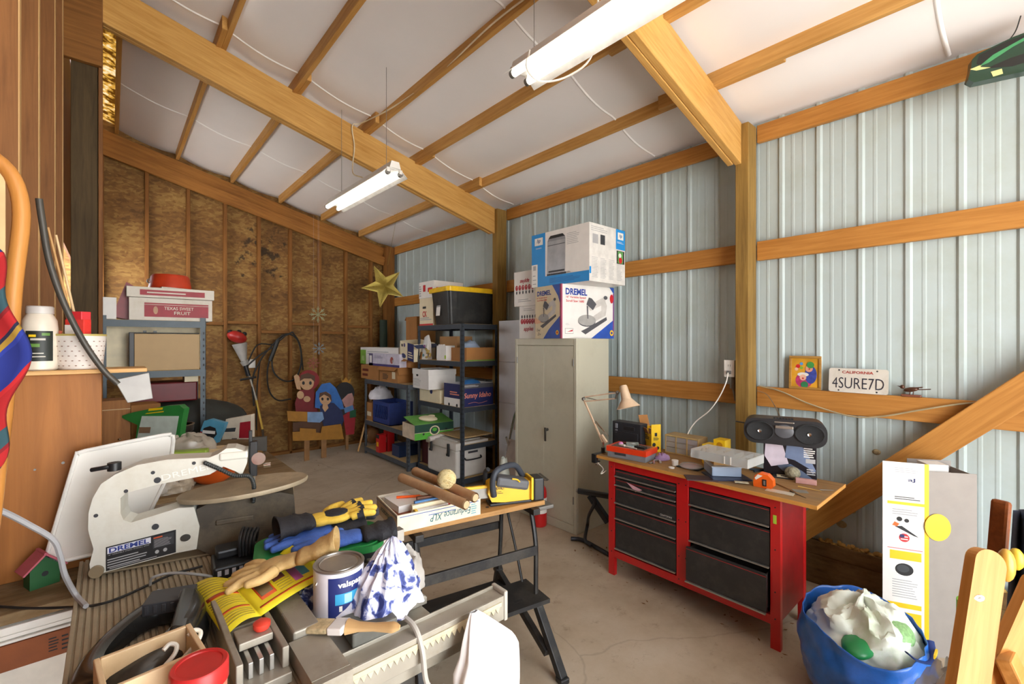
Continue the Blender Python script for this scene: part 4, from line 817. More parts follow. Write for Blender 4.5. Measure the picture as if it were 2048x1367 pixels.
b = MB(M('blue_film', '#3f7fc2', .3)); b.sph((.17, .25, .23), (.1, .13, .06), 14); b.build('liner', t)
# lower shelf, poster tube, cooler
b = MB(CHIP); b.box(0, .55, 0, .45, 0, .012); lone(b, 'loose_board', 'loose brown board lying on the cooler', 'board', (2.87, 4.66, .536), RZ, bevel=.001)
b = MB(M('poster_tube', '#d9d2cb', .6)); b.cyl((0, 0, 0), (.40, .30, .04), .03, n=18); lone(b, 'poster_tube', 'white poster tube lying on the loose board over the cooler', 'tube', at_x(858, 878, 2.72), R(-35))
t = thing('cooler', 'white hard cooler with black latches on the tall rack bottom', 'cooler', (2.80, 4.69, .1105), RZ)
COOL = M('cooler_white', '#d3cec6', .45, 0, .04); b = MB(COOL); b.box(0, .6, .0, .42, 0, .31); b.build('body', t, .025, 3)
b = MB(COOL); b.box(-.012, .612, -.012, .432, .312, .39); b.box(.06, .54, .05, .37, .39, .40); b.build('lid', t, .02, 3)
for x in (.1, .46): b = MB(BLACKP); b.box(x, x + .035, -.03, -.012, .24, .37); b.box(x - .01, x + .045, -.034, -.02, .235, .26); b.build('latch', t, .004)
b = MB(GREYINK); b.face((.6, 0, 0), (0, 1, 0), (0, 0, 1)); b.lines(.15, .26, .33, .285, 1, DGREY, 18, .9); b.build('emblem', t)
b = MB(BLACKP); b.tube([(.615, .1, .22), (.64, .12, .2), (.64, .3, .2), (.615, .32, .22)], .008, 6); b.build('handle', t)
# green fruit carton at the rack foot
def fruit(b, w, d, h):
    GRN, GRD = M('fruit_green', '#57b13a', .5), M('fruit_dark_green', '#1f4a3a', .5)
    F_(b); b.rect(0, 0, w, .075, GRN, 2); b.rect(0, .08, w, h, GRD, 2); b.disc(w * .5, .09, .065, CREAM, 3, .055); b.disc(w * .5, .09, .05, GRD, 4, .042); b.disc(w * .5, .1, .03, GRN, 5, .02); b.disc(w * .22, .06, .012, INK, 3); b.disc(w * .8, .09, .012, INK, 3); b.pop()
t = openbox('carton', 'green and white fruit carton sticking out of the tall rack foot', 'box', (2.56, 4.56, .49), R(-4), .5, .33, .17, M('fruit_cream', '#d9c8ae', .6), fruit)
b = MB(M('fruit_lid_green', '#6fae55', .5)); b.obox((.25, .15, .2), (.5, .3, .006), (R(12), 0, 0)); b.build('flap', t)
b = MB(CREAM); b.sph((.22, .1, .215), (.12, .07, .03), 14, rot=(.2, .1, 0)); b.sph((.27, .12, .235), (.05, .03, .02), 10); b.build('packing', t)
# low rack contents
zl = 1.0705
def brownmarks(b, w, d, h): F_(b); b.rect(.06, h * .55, .26, h * .72, M('faded_red_ink', '#6e2c22'), 2); b.rect(.06, h * .2, .24, h * .38, M('faded_red_ink', '#6e2c22'), 2); b.pop()
def brownmarks2(b, w, d, h): F_(b); b.poly([(.16, h * .75), (.27, h * .75), (.24, h * .95)], INK, 2); b.lines(.1, .03, .27, h * .55, 4, M('dark_brown_ink', '#4b3322'), 2, .6); b.rect(w - .15, .05, w - .06, h * .7, CREAM, 2); b.pop()
wallbox('carton', 'brown carton with dark red print, leftmost on the low rack', 'box', 722, 758, 2.77, zl, .2, .4, CARDD, brownmarks)
openbox('carton', 'brown carton with white label on the low rack, one flap hanging', 'box', (2.75, at_x(759, 684, 2.75).y, zl), RZ, .52, .4, .2, CARDD, brownmarks2, flaps=(('R', 70, .1), ('F', 40, .07)))
wallbox('carton', 'white and lime carton stacked behind the pale boxed light', 'box', 721, 797, 2.86, zl + .2005, .25, .25, PAPER, lambda b, w, d, h: (F_(b), b.rect(0, 0, .2, h * .85, M('lime_print', '#86b84a'), 2), b.rect(.05, .05, .15, h * .5, M('lime_pale', '#b4cf85'), 3), b.lines(.25, h * .6, w - .05, h * .8, 2, GREYINK, 2, .4), b.pop()))
wallbox('carton', 'pale lilac boxed lamp with purple foot, stacked on brown cartons', 'box', 738, 799, 2.76, zl + .2005, .17, .1, M('pale_lilac_card', '#cdc8d6', .5), lambda b, w, d, h: (F_(b), b.rect(0, 0, w, .03, M('deep_purple', '#473f7c'), 2), b.rect(0, 0, .13, h, M('dusk_purple', '#5a5378'), 2), b.rect(.02, .04, .1, h - .03, PAPER, 3), b.disc(w * .77, h * .52, .045, M('brick_print', '#a0544c'), 3), b.disc(w * .8, h * .45, .02, GP1, 4), b.lines(.18, h * .6, w * .5, h * .85, 3, NAVY, 3, .3), b.pop()))
t = thing('file_box', 'white and navy archive box tilted on the low rack right end', 'box', (2.80, at_x(800, 684, 2.8).y, zl + .33), 0, rot=(R(4), R(8), RZ))
b = MB(CREAM); b.tbox(0, .36, 0, .3, 0, .22, .005); F_(b); b.disc(.1, .04, .06, NAVY, 2, .03); b.rect(.2, .0, .36, .22, NAVY, 2); b.disc(.06, .17, .02, INK, 3); b.disc(.12, .18, .025, M('dusk_purple', '#5a5378'), 3); b.lines(.22, .03, .34, .12, 3, CREAM, 3); b.pop(); b.build('body', t)
b = MB(M('navy_lid', '#3a4a72', .5)); b.obox((.4, .15, .2), (.12, .32, .004), (0, R(14), 0)); b.build('flap', t)
openbox('carton', 'brown crumpled carton under the tilted archive box', 'box', (2.86, at_x(799, 684, 2.86).y, zl + .2005), RZ, .3, .3, .13, CARDD, flaps=(('F', 30, .09),))
openbox('carton', 'plain brown carton standing highest behind the tilted archive box', 'box', (3.13, at_x(812, 684, 3.13).y, zl), RZ, .3, .3, .88, CARDD, flaps=(('L', 50, .06),))
zm = .4865
t = thing('milk_crate', 'blue plastic crate with latticed sides on the low rack middle shelf', 'crate', (2.76, at_x(746, 684, 2.76).y, zm), RZ)
CB = M('crate_blue', '#2a3d7c', .5); b = MB(CB); w = .5; d, h = .35, .3
b.box(0, w, 0, d, 0, .01); b.tbox(0, w, 0, d, h - .05, h, .012, False); b.tbox(0, w, 0, d, 0, .07, .012, False)
for x in (0, w - .05): b.tbox(x, x + .05, 0, d, .07, h - .05, .012, False)
for k in range(7): x = .06 + k * .055; b.beam((x, .006, .07), (x + .05, .006, h - .05), .01, .008, up=(0, 1, 0)); b.beam((x + .05, .006, .07), (x, .006, h - .05), .01, .008, up=(0, 1, 0))
b.build('shell', t)
b = MB(M('white_film', '#dad5d8', .4)); b.grid(30, 16, lambda u, v: V((.17 * math.cos(u * 2 * PI) * math.cos(v * PI / 2) * (1 + .25 * nz((u * 8, v * 4, 1), 1)), .13 * math.sin(u * 2 * PI) * math.cos(v * PI / 2), .17 * math.sin(v * PI / 2) * (1 + .5 * nz((u * 7, v * 6, 3), 1)))), wrap=True); lone(b, 'plastic_bag', 'crumpled white plastic bag on the blue crate', 'bag', (2.93, at_x(762, 684, 2.93).y, zm + .301))
wallbox('carton', 'small brown box left of the blue crate on the low rack', 'box', 732, 745, 2.77, zm, .25, .3, CARDD, lambda b, w, d, h: (F_(b), b.rect(.04, .06, w - .04, .12, CREAM, 2), b.pop()))
zf = .1005
t = thing('pouch', 'brown leather pouch with strap on the low rack bottom shelf', 'bag', (2.9, at_x(745, 684, 2.9).y, zf), RZ)
b = MB(M('tan_leather', '#8a5f38', .6)); b.sph((0, 0, .12), (.13, .1, .12), 16); b.build('body', t); b = MB(INK); b.tube([(-.05, -.08, .02), (-.07, -.105, .12), (-.03, -.09, .22)], .012, 6); b.build('strap', t); b = MB(CREAM); b.box(.0, .05, -.106, -.1, .1, .15); b.build('label', t)
simplebox('carton', 'red boxed tin, nearer of the two on the low rack bottom', 'box', V((2.72, at_x(752, 684, 2.72).y, zf)), RZ, .1, .1, .24, RED, lambda b, w, d, h: (F_(b), b.rect(.02, .08, .08, .14, YEL, 2), b.rect(0, h - .05, w, h, INK, 2), b.pop()))
simplebox('carton', 'red boxed tin, rear right of the two on the low rack bottom', 'box', V((2.84, at_x(767, 684, 2.84).y, zf)), RZ, .13, .1, .29, RED, lambda b, w, d, h: (F_(b), b.rect(.03, .12, .09, .2, CREAM, 2), b.pop()))
simplebox('toolbox', 'dark blue box on the low rack bottom shelf, right of the red tins', 'box', V((2.80, at_x(784, 684, 2.8).y, zf)), RZ, .2, .3, .15, M('deep_blue_tin', '#1d3358', .45))
simplebox('carton', 'dark maroon box on the tall rack bottom, left of the cooler', 'box', V((2.90, 4.98, .1105)), RZ, .2, .3, .3, M('maroon_card', '#4a1418', .6))
b = MB(PINE); b.beam((0, 0, .02), (.06, .18, .78), .04, .02); lone(b, 'wood_strip', 'pale wooden strip leaning against the low rack left end', 'wood strip', at_z(716, 905, 0), RZ)
# between rack and cabinet
t = thing('white_box', 'tall narrow white boxed panel set standing between the cabinet and rack', 'panel', (3.30, 3.97, 0), RZ)
WP = M('panel_white', '#d5d8dd', .5, 0, .03); 
for k in range(4): b = MB(WP); b.box(0, .62, .0, .04, .0 + k * .46, .458 + k * .46); b.build('panel', t, .004)
t = thing('folding_chair', 'folded chrome chair leaning behind the steel cabinet', 'chair', (3.02, 3.62, 0), RZ); b = MB(CHROME)
b.tube([(.0, .0, .02), (.02, .1, .5), (.05, .17, .84), (.12, .2, .92), (.3, .2, .92), (.36, .17, .84), (.36, .1, .5), (.36, 0, .02)], .012, 8); b.build('frame', t)
b = MB(CHROME); b.tube([(.05, .18, .02), (.05, .12, .4), (.06, .04, .62)], .011, 8); b.tube([(.31, .18, .02), (.31, .12, .4), (.3, .04, .62)], .011, 8); b.build('rear_frame', t)
b = MB(M('chair_vinyl', '#b6a89c', .5)); b.obox((.18, .18, .76), (.28, .02, .17), (R(-12), 0, 0)); b.build('backrest', t, .008); b = MB(M('chair_vinyl', '#b6a89c')); b.obox((.18, .06, .42), (.28, .03, .35), (R(-14), 0, 0)); b.build('seat', t, .01)
b = MB(M('brick_card', '#a3562c', .7)); b.box(0, .3, 0, .05, 0, .09); lone(b, 'carton', 'flat orange brown box behind the folded chrome chair', 'box', (3.235, 3.62, .86), RZ) if False else None
b = MB(M('milky_film', '#cfd3c6', .35, alpha=.8)); b.grid(24, 12, lambda u, v: V((.12 * math.cos(u * 2 * PI) * (1 - v * .75), .09 * math.sin(u * 2 * PI) * (1 - v * .75), .48 * v + .03 * nz((u * 6, v * 6, 4), 1))), wrap=True); lone(b, 'plastic_bag', 'milky plastic sack standing against the folded chrome chair', 'bag', (2.86, 3.36, 0.002))

# ------------------------------------------------------------------ things along the back wall
GOLD = M('gold_wire', '#ab974c', .45, .85, .35, 200)
def star_pts(i, n): return None
sp = at_y(768, 572, 5.6); t = thing('star_ornament', 'gold wire-mesh star hanging in the back corner', 'star', sp, 0, rot=(0, R(10), faceyaw() + R(22)))
def starR(a):
    k = (a / (2 * PI) * 5) % 1; k = abs(k - .5) * 2; ro, ri = .285, .118; A_ = PI / 5; th = (1 - k) * A_; return ro * ri * math.sin(A_) / (ri * math.sin(A_ - th) + ro * math.sin(th) + 1e-9)
for sgn, nm in ((-1, 'front_shell'), (1, 'back_shell')):
    b = MB(GOLD); b.grid(110, 17, lambda u, v: V((math.cos(u * 2 * PI + PI / 2 + PI / 5 * 0) * starR(u * 2 * PI + PI) * v, sgn * .07 * (1 - v) ** .8, math.sin(u * 2 * PI + PI / 2) * starR(u * 2 * PI + PI) * v)), smooth=False, wrap=True)
    o = b.build(nm, t); m = o.modifiers.new('net', 'WIREFRAME'); m.thickness = .0042; m.use_replace = True
b = MB(M('gold_backing', '#5d5226', .5, .5, .3, 90)); b.grid(60, 6, lambda u, v: V((math.cos(u * 2 * PI + PI / 2) * starR(u * 2 * PI + PI) * v * .97, 0, math.sin(u * 2 * PI + PI / 2) * starR(u * 2 * PI + PI) * v * .97)), wrap=True); b.build('inner_sheet', t)
b = MB(GOLD); b.cyl((0, 0, .28), (0, 0, 3.335 - sp.z), .0015, n=5); b.build('hanging_wire', t)
b = MB(M('dark_green_tarp', '#1e2e20', .7)); b.cyl((0, 0, 0), (0, 0, 1.95), .07, .06, n=18); lone(b, 'rolled_tarp', 'dark green rolled tarp standing upright in the back corner', 'tarp', (3.25, 6.78, .0))
# string trimmer
Yw = 6.86
def bw(px, py, y=Yw): return at_y(px, py, y)
foot = bw(521, 893); t = thing('string_trimmer', 'string trimmer with red and silver motor leaning on the back wall', 'trimmer', foot)
def rb(px, py, y=Yw): return bw(px, py, y) - foot
b = MB(M('trimmer_tube', '#b9b2a6', .4, .4)); b.cyl(rb(497, 745), rb(513, 800), .013, n=10); b.use(M('trimmer_yellow', '#c9a545', .5)).cyl(rb(513, 800), rb(525, 858), .014, n=10); b.use(M('trimmer_dark', '#4a3c2e', .5)).cyl(rb(525, 858), rb(528, 890), .014, n=10); b.build('shaft', t)
b = MB(M('motor_silver', '#c3bfb8', .4, .3)); b.cyl(rb(479, 687), rb(488, 722), .09, .035, n=18); b.cyl(rb(488, 722), rb(492, 730), .05, .04, n=14); b.build('fan_housing', t)
b = MB(M('motor_red', '#b02a24', .4)); b.sph(rb(474, 674), (.12, .1, .075), 16, rot=(0, R(20), 0)); b.build('motor_cover', t)
b = MB(BLACKP); b.sph(rb(460, 664), (.03, .03, .03), 8); b.sph(rb(478, 664), (.03, .03, .03), 8); b.sph(rb(489, 668), (.03, .03, .03), 8); b.build('fin', t)
b = MB(BLACKP); b.cyl(rb(488, 722), rb(497, 752), .028, n=10); b.build('grip', t)
b = MB(BLACKP); b.cyl(rb(480, 760, Yw - .1), rb(512, 754, Yw - .1), .014, n=8); b.build('handle', t)
b = MB(M('trimmer_guard', '#4a463f', .5)); b.sph(rb(510, 884, Yw - .12), (.13, .14, .05), 14); b.build('guard', t)
b = MB(WHITE); b.box(-.04, .04, -.012, 0, -.06, .06); lone(b, 'power_outlet', 'white outlet plate on the back wall beside the trimmer', 'outlet', bw(504, 727, 7.085))
# hose coils
HB = M('black_rubber', '#23221f', .5)
b = MB(HB); P = lambda px, py, k=0: bw(px, py, Yw + k); o0 = P(508, 800)
def pth(*a): return [P(*q) - o0 for q in a]
b.tube(pth((508, 812), (505, 760), (520, 722), (545, 690), (572, 668), (595, 680), (603, 720), (592, 755), (570, 762), (548, 745), (545, 712), (560, 680), (585, 664)), .011, 8, 10)
b.tube(pth((585, 664), (600, 690, .03), (606, 740, .03)), .01, 8, 8)
b.tube(pth((545, 700, .05), (535, 740, .05), (538, 780, .05), (555, 800, .05), (582, 798, .05)), .01, 8, 10); b.tube(pth((520, 720, .06), (514, 780, .06), (513, 860, .06)), .009, 8, 8)
b.cyl(*pth((540, 722), (556, 680)), .028, n=10); lone(b, 'hose', 'black coiled hose hanging on the back wall studs', 'hose', o0)
b = MB(HB); a = [P(494, 728), P(515, 690), P(548, 688), P(575, 668)]; c = a[0]; b.tube([p - c for p in a], .009, 8, 4); b.tube([P(494, 732) - c, P(520, 710) - c, P(545, 695) - c], .011, 8, 4); lone(b, 'strap', 'black strap loop hanging between trimmer and hose', 'strap', c)
# hanging glass snowflakes
def flake(name, lab, px, py, r, mat):
    p = at_y(px, py, 6.4); t = thing(name, lab, 'ornament', p, faceyaw() + R(20)); b = MB(mat)
    for k in range(8):
        a = PI * k / 4; d = V((math.cos(a), 0, math.sin(a))); b.beam((0, 0, 0), d * r, .008, .02, up=(0, 1, 0))
        for s in (-1, 1): e = V((math.cos(a + s * .5), 0, math.sin(a + s * .5))); b.beam(d * r * .5, d * r * .5 + e * r * .35, .006, .014, up=(0, 1, 0))
    b.build('flake', t); b = MB(WHITE); b.cyl((0, 0, r), (0, 0, zt(p.x) - p.z + .06), .0005, n=4); b.build('thread', t)
flake('snowflake_ornament', 'pale green snowflake ornament hanging before the back wall', 636, 629, .11, M('green_glass', '#8a9068', .3)); flake('snowflake_ornament', 'grey blue snowflake ornament hanging below the pale green one', 638, 697, .085, M('blue_glass', '#6f7878', .3)); flake('snowflake_ornament', 'rust red snowflake ornament hanging lowest, above the red cut-out', 627, 726, .08, M('rust_glass', '#8a3a20', .4))
# painted plywood cut-outs
def ply(px, py, y): return at_y(px, py, y)
def cutout(t, nm, pts, y, mat, th=.012, org=None):
    b = MB(mat); q = [at_y(px, py, y) - org for px, py in pts]; n = len(q)
    a = sum(q[i].x * q[(i + 1) % n].z - q[(i + 1) % n].x * q[i].z for i in range(n))
    if a < 0: q = q[::-1]
    f = [v for v in q]; k = [v + V((0, th, 0)) for v in q]; b.add(f + k, [tuple(range(n)), tuple(range(2 * n - 1, n - 1, -1))] + [(i, n + i, n + (i + 1) % n, (i + 1) % n) for i in range(n)]); return b.build(nm, t)
def ell(cx, cy, rx, ry, n=18, a0=0, a1=360): return [(cx + rx * math.cos(R(a0 + (a1 - a0) * i / n)), cy + ry * math.sin(R(a0 + (a1 - a0) * i / n))) for i in range(n + (0 if a1 - a0 == 360 else 1))]
SKIN = M('cutout_skin', '#c9a078', .6); MAR = M('cutout_maroon', '#7a1c22', .6); HAIR = M('cutout_brown', '#5a3a24', .6)
y = 6.55; g = V((at_y(615, 824, y).x, y, at_y(615, 824, y).z)); t = thing('cutout_figure', 'painted wooden cut-out figure in maroon hood and robe, arm raised', 'cut-out', g)
cutout(t, 'robe', [(600, 780), (628, 778), (634, 800), (636, 824), (592, 824), (590, 806)], y, MAR, org=g); cutout(t, 'hood', ell(618, 760, 21, 20), y + .002, M('cutout_red', '#8d1f22', .6), org=g); cutout(t, 'face', ell(614, 765, 14, 15), y - .006, SKIN, .006, g); cutout(t, 'fringe', [(600, 762), (602, 750), (616, 746), (630, 752), (630, 764), (622, 757), (608, 757)], y - .012, HAIR, .006, g)
cutout(t, 'arm', [(588, 752), (594, 748), (599, 754), (602, 780), (594, 778), (590, 764)], y - .004, SKIN, .01, g); cutout(t, 'hand', ell(601, 790, 7, 8), y - .008, SKIN, .006, g); cutout(t, 'hand', ell(614, 798, 7, 6), y - .008, SKIN, .006, g)
for x in (607, 621): cutout(t, 'eye', ell(x, 766, 2.6, 3.6), y - .0125, INK, .006, g)
y = 6.47; g = at_y(660, 860, y); t = thing('cutout_figure', 'painted wooden cut-out figure kneeling in a bright blue veil', 'cut-out', g)
cutout(t, 'veil', [(630, 815), (632, 785), (644, 768), (660, 765), (672, 776), (684, 802), (688, 818), (660, 822)], y, M('cutout_blue', '#2f6bb5', .6), org=g); cutout(t, 'robe', [(640, 812), (652, 804), (668, 806), (684, 822), (688, 840), (682, 856), (650, 858), (642, 836)], y - .006, M('cutout_navy', '#1f2a55', .6), .008, g); cutout(t, 'face', ell(651, 797, 12, 13), y - .01, SKIN, .008, g); cutout(t, 'hair', [(638, 796), (640, 786), (652, 783), (662, 790), (664, 804), (658, 794), (648, 789)], y - .014, HAIR, .006, g); cutout(t, 'hand', [(646, 808), (654, 806), (657, 816), (650, 824), (645, 816)], y - .014, SKIN, .006, g)
for x in (645, 656): cutout(t, 'eye', ell(x, 798, 2.2, 3), y - .0185, INK, .006, g)
y = 6.68; g = at_y(695, 870, y); t = thing('cutout_figure', 'painted wooden cut-out figure with black hair and small gold crown', 'cut-out', g)
cutout(t, 'robe', [(684, 815), (704, 800), (712, 828), (708, 868), (692, 870), (688, 840)], y, M('cutout_crimson', '#a3222c', .6), org=g); cutout(t, 'hair', ell(690, 785, 19, 21), y - .002, INK, .01, g); cutout(t, 'face', [(684, 800), (696, 788), (704, 786), (708, 798), (705, 812), (692, 818)], y - .008, M('cutout_pink', '#b98b86', .6), .008, g); cutout(t, 'crown', [(682, 756), (686, 762), (692, 754), (697, 762), (703, 756), (700, 768), (686, 768)], y, M('cutout_gold', '#b98428', .5), org=g); cutout(t, 'collar', [(688, 816), (706, 810), (708, 820), (690, 826)], y - .012, M('cutout_sky', '#5d86b8', .6), .008, g); cutout(t, 'sleeve', [(700, 822), (712, 818), (712, 834), (700, 836)], y - .012, M('cutout_green', '#1f5a38', .6), .008, g); cutout(t, 'cape', [(676, 820), (690, 812), (694, 826), (684, 832)], y - .01, INK, .008, g); b = MB(M('raw_lath', '#9a7044', .7)); b.box(-.02, .02, .012, .03, -g.z, .08); b.build('stake', t)
y = 6.42; g = at_z(640, 912, 0); g = V((at_y(640, 900, y).x, y, 0)); t = thing('cutout_manger', 'yellow painted wooden cut-out manger with blue cloth before the figures', 'cut-out', g); OCH = M('cutout_ochre', '#a8741f', .6)
cutout(t, 'rail', [(574, 822), (620, 824), (620, 843), (576, 842)], y + .04, OCH, org=g); cutout(t, 'cloth', [(615, 824), (645, 824), (648, 838), (640, 845), (615, 844)], y + .034, M('cutout_pale_blue', '#7f9fc8', .6), .008, g); cutout(t, 'trough', [(585, 864), (600, 863), (600, 856), (632, 858), (632, 865), (642, 866), (644, 853), (682, 848), (688, 878), (586, 882)], y, OCH, org=g)
for x0, x1 in ((609, 619), (643, 653)):
    a = at_y(x0, 875, y + .014) - g; c = at_y(x1, 875, y + .014) - g; b = MB(M('raw_lath', '#9a7044', .7)); b.box(a.x, c.x, .014, .034, -g.z, a.z); b.build('leg', t)
b = MB(HAIR); a = at_y(586, 845, y + .07) - g; c = at_y(680, 845, y + .07) - g; b.box(a.x, c.x, .07, .08, at_y(586, 882, y).z, a.z); b.build('back_panel', t)
# ------------------------------------------------------------------ helpers for upright outlines
def vplane(o, u):
    """o: base point, u: horizontal direction -> (yaw, function pixel->(along, up))"""
    o = V(o); u = V((u[0], u[1], 0)).normalized(); n = V((-u.y, u.x, 0)); yaw = math.atan2(u.y, u.x)
    def f(px, py):
        r = ray(px, py); t = n.dot(V((o.x, o.y, 0))) / n.dot(V((r.x, r.y, 0))); p = V((r.x * t, r.y * t, H + r.z * t)); d = p - o
        return (d.dot(u), d.z)
    return yaw, f
def pxz(b, poly, y0, y1, smooth=False):
    n0 = len(b.v); f0 = len(b.f); M0 = b.M.copy(); b.M = Matrix(); b.prism(poly, y0, y1, smooth)
    for i in range(n0, len(b.v)): v = b.v[i]; b.v[i] = M0 @ V((v.x, v.z, v.y))
    for i in range(f0, len(b.f)): b.f[i] = b.f[i][::-1]
    b.M = M0; return b
def crumple(r, h, sd, n=40, m=24, flat=0., lo=0.):
    """soft crumpled heap, domed"""
    def f(u, v):
        a = u * 2 * PI; q = V((math.cos(a) * 1.5, math.sin(a) * 1.5, v * 2.2)); k = 1 + .22 * nz(q, 1.2, sd) + .10 * ridge(q, 2.6, sd) + .05 * nz(q, 6, sd)
        c = math.cos(v * PI / 2) ** .7; return V((r[0] * math.cos(a) * c * k, r[1] * math.sin(a) * c * k, lo + max(0, h * math.sin(v * PI / 2) * (1 + .25 * nz(q, 1.7, sd + 3) + .08 * ridge(q, 3., sd)) * (1 if v > .02 else 0))))
    return n, m, f
# ------------------------------------------------------------------ left rack
b = None
rack('storage_rack', 'steel rack at the left with boxed lid items, half hidden by the centre post', (-.06, 4.32, 0), 0, .625, .46, (.12, .75, 1.385, 1.763), 1.79, M('rack_blue_grey', '#454d52', .45, .4), .05)
zr = 1.764
def lbox(name, lab, cat, pl, pr, Y, z, h, d, mat, fn=None, bev=.003, rz=0.):
    x0, x1 = at_y(pl, 684, Y).x, at_y(pr, 684, Y).x; b = MB(mat); w = x1 - x0; b.box(0, w, 0, d, 0, h)
    if fn: fn(b, w, d, h)
    return lone(b, name, lab, cat, (x0, Y, z), rz, bevel=bev)
WC = M('worn_white_carton', '#e4ddd0', .6, 0, .05, 8, dirt='#b9a883', damt=.4)
CRIM = M('carton_crimson', '#a01d2c', .5)
x0, x1 = at_y(258, 684, 4.34).x, at_y(424, 684, 4.34).x; w = x1 - x0
t = thing('carton', 'white carton with crimson label panel on the left rack top', 'box', (x0, 4.34, zr), R(-1))
b = MB(WC); b.box(0, w, 0, .34, 0, .165); F_(b); b.rect(w * .17, .025, w * .95, .13, CRIM, 2); b.rect(w * .17, .115, w * .95, .118, WC, 3); b.text('TEXAS SWEET', w * .58, .092, w * .36, .024, WC, 3, .01); b.text('FRUIT', w * .62, .057, w * .2, .024, WC, 3, .01); b.disc(w * .3, .075, .014, M('pale_bronze', '#c0906e'), 3, .03); b.pop(); S_L(b, .34); b.rect(.05, .05, .28, .1, CRIM, 2); b.pop(); b.build('body', t, .003)
b = MB(WC); b.box(-.015, w + .012, -.012, .35, .168, .245); b.obox((w * .6, .1, .25), (w * .5, .18, .012), (.05, .03, .1)); F_(b); b.push(Matrix.Translation((0, 0, .0125))); b.rect(w * .12, .185, w * .9, .225, CRIM, 2); b.lines(w * .2, .197, w * .82, .213, 1, WC, 3, .6); b.pop(); b.pop(); b.build('lid', t, .004)
t = thing('basin', 'orange red plastic basin upturned on the white crimson carton', 'basin', (at_y(341, 560, 4.5).x, 4.5, zr + .247)); b = MB(M('basin_red', '#c8401f', .4)); b.lathe([(.125, 0), (.13, .006), (.115, .1), (.105, .115), (0, .118)], 32, sx=1.08); b.build('bowl', t); b = MB(STEEL); b.tube([(-.13, 0, .04), (-.145, 0, .06), (-.13, 0, .08)], .005, 6); b.build('handle', t)
t = thing('bin', 'dark red plastic bin tilted beside the white crimson carton', 'bin', (.0, 4.42, zr + .002), 0, rot=(0, R(11), 0)); b = MB(M('bin_dark_red', '#7d1118', .4)); b.prism([(0, .0), (.1, 0), (.085, .25), (.03, .27)], 0, .2); b.v = [V((v.x, v.z, v.y + .02)) for v in b.v]; b.f = [f[::-1] for f in b.f]; b.build('shell', t, .004)
lbox('carton', 'small white box on the left rack top, beside the dark red bin', 'box', 205, 233, 4.33, zr, .155, .1, PAPER)
zs = 1.386
t = thing('cabinet_door', 'tan flat panel with black edge frame standing on the left rack', 'panel', (at_y(258, 684, 4.33).x, 4.33, zs)); w = at_y(399, 684, 4.33).x - at_y(258, 684, 4.33).x; b = MB(M('tan_panel', '#bb9c6c', .55, 0, .03)); b.box(.03, w, .0, .02, 0, .275); b.build('board', t, .002); b = MB(BLACKP); b.box(0, .03, -.004, .05, 0, .285); b.box(.03, w, -.003, .022, .277, .284); b.build('edge_frame', t, .003)
for x in (.08, .14): b = MB(BLACKP); b.box(x, x + .02, 0, .02, .285, .298); b.build('clip', t)
b = MB(M('cream_backing', '#e6d9b8', .6)); b.box(0, .615, 0, .012, 0, .35); lone(b, 'backing_panel', 'cream panel standing at the rear of the left rack', 'panel', (-.055, 4.47, zs))
b = MB(CREAM); b.box(0, .1, 0, .06, 0, .004); b.obox((.06, .03, .015), (.1, .06, .004), (.1, -.25, .3)); lone(b, 'paper_stack', 'loose papers on the left rack middle shelf', 'papers', (-.03, 4.36, zs))
zq = .751
b = MB(M('dark_red_case', '#6d0a12', .45)); b.box(0, .4, 0, .3, 0, .15); lone(b, 'case', 'dark red case lying on top of the black duffel bag', 'case', (.12, 4.40, zq + .385), 0, bevel=.01)
b = MB(CREAM); b.box(0, .09, 0, .12, 0, .09); lone(b, 'carton', 'small cream box on the dark red case', 'box', (.43, 4.36, zq + .536), 0, bevel=.002)
b = MB(M('duffel_black', '#33342f', .75, 0, .2, 8, bump=.3, bscale=20)); b.sph((.33, .2, .19), (.46, .2, .19), 24); o = lone(b, 'duffel_bag', 'dark grey duffel bag bulging through the left rack', 'bag', (.12, 4.40, zq))
# ------------------------------------------------------------------ low table with household oddments beyond the saw
t = thing('side_table', 'low wooden table beyond the scroll saw, covered with bags and packets', 'table', (.0, 2.72, 0)); TT = wood('dusty_boards', '#8d7350', '#5f4a31', 'X', .8, dirt='#a59274')
b = MB(TT); b.box(0, .80, 0, 1.35, .83, .855); b.build('tabletop', t, .003)
for x in (.03, .73):
    for y in (.04, 1.27): b = MB(TT); b.box(x, x + .05, y, y + .05, 0, .83); b.build('leg', t)
zt2 = .8555
p = at_z(286, 884, zt2)
def vbag(name, lab, cat, o, px0, px1, outline, th, mat, prints):
    u = (at_d(px1, 700, 3.) - at_d(px0, 700, 3.)); yaw, f = vplane(o, u); t = thing(name, lab, cat, o, yaw); b = MB(mat); pxz(b, [f(*q) for q in outline], 0, th); o_ = b.build('body', t, .006)
    for nm, m, pts, l in prints: b = MB(m); pxz(b, [f(*q) for q in pts], -.001 * l, -.0004); b.build(nm, t)
    return t
GB = M('bag_green', '#2f7d3a', .35, 0, .12, 10, bump=.2, bscale=15)
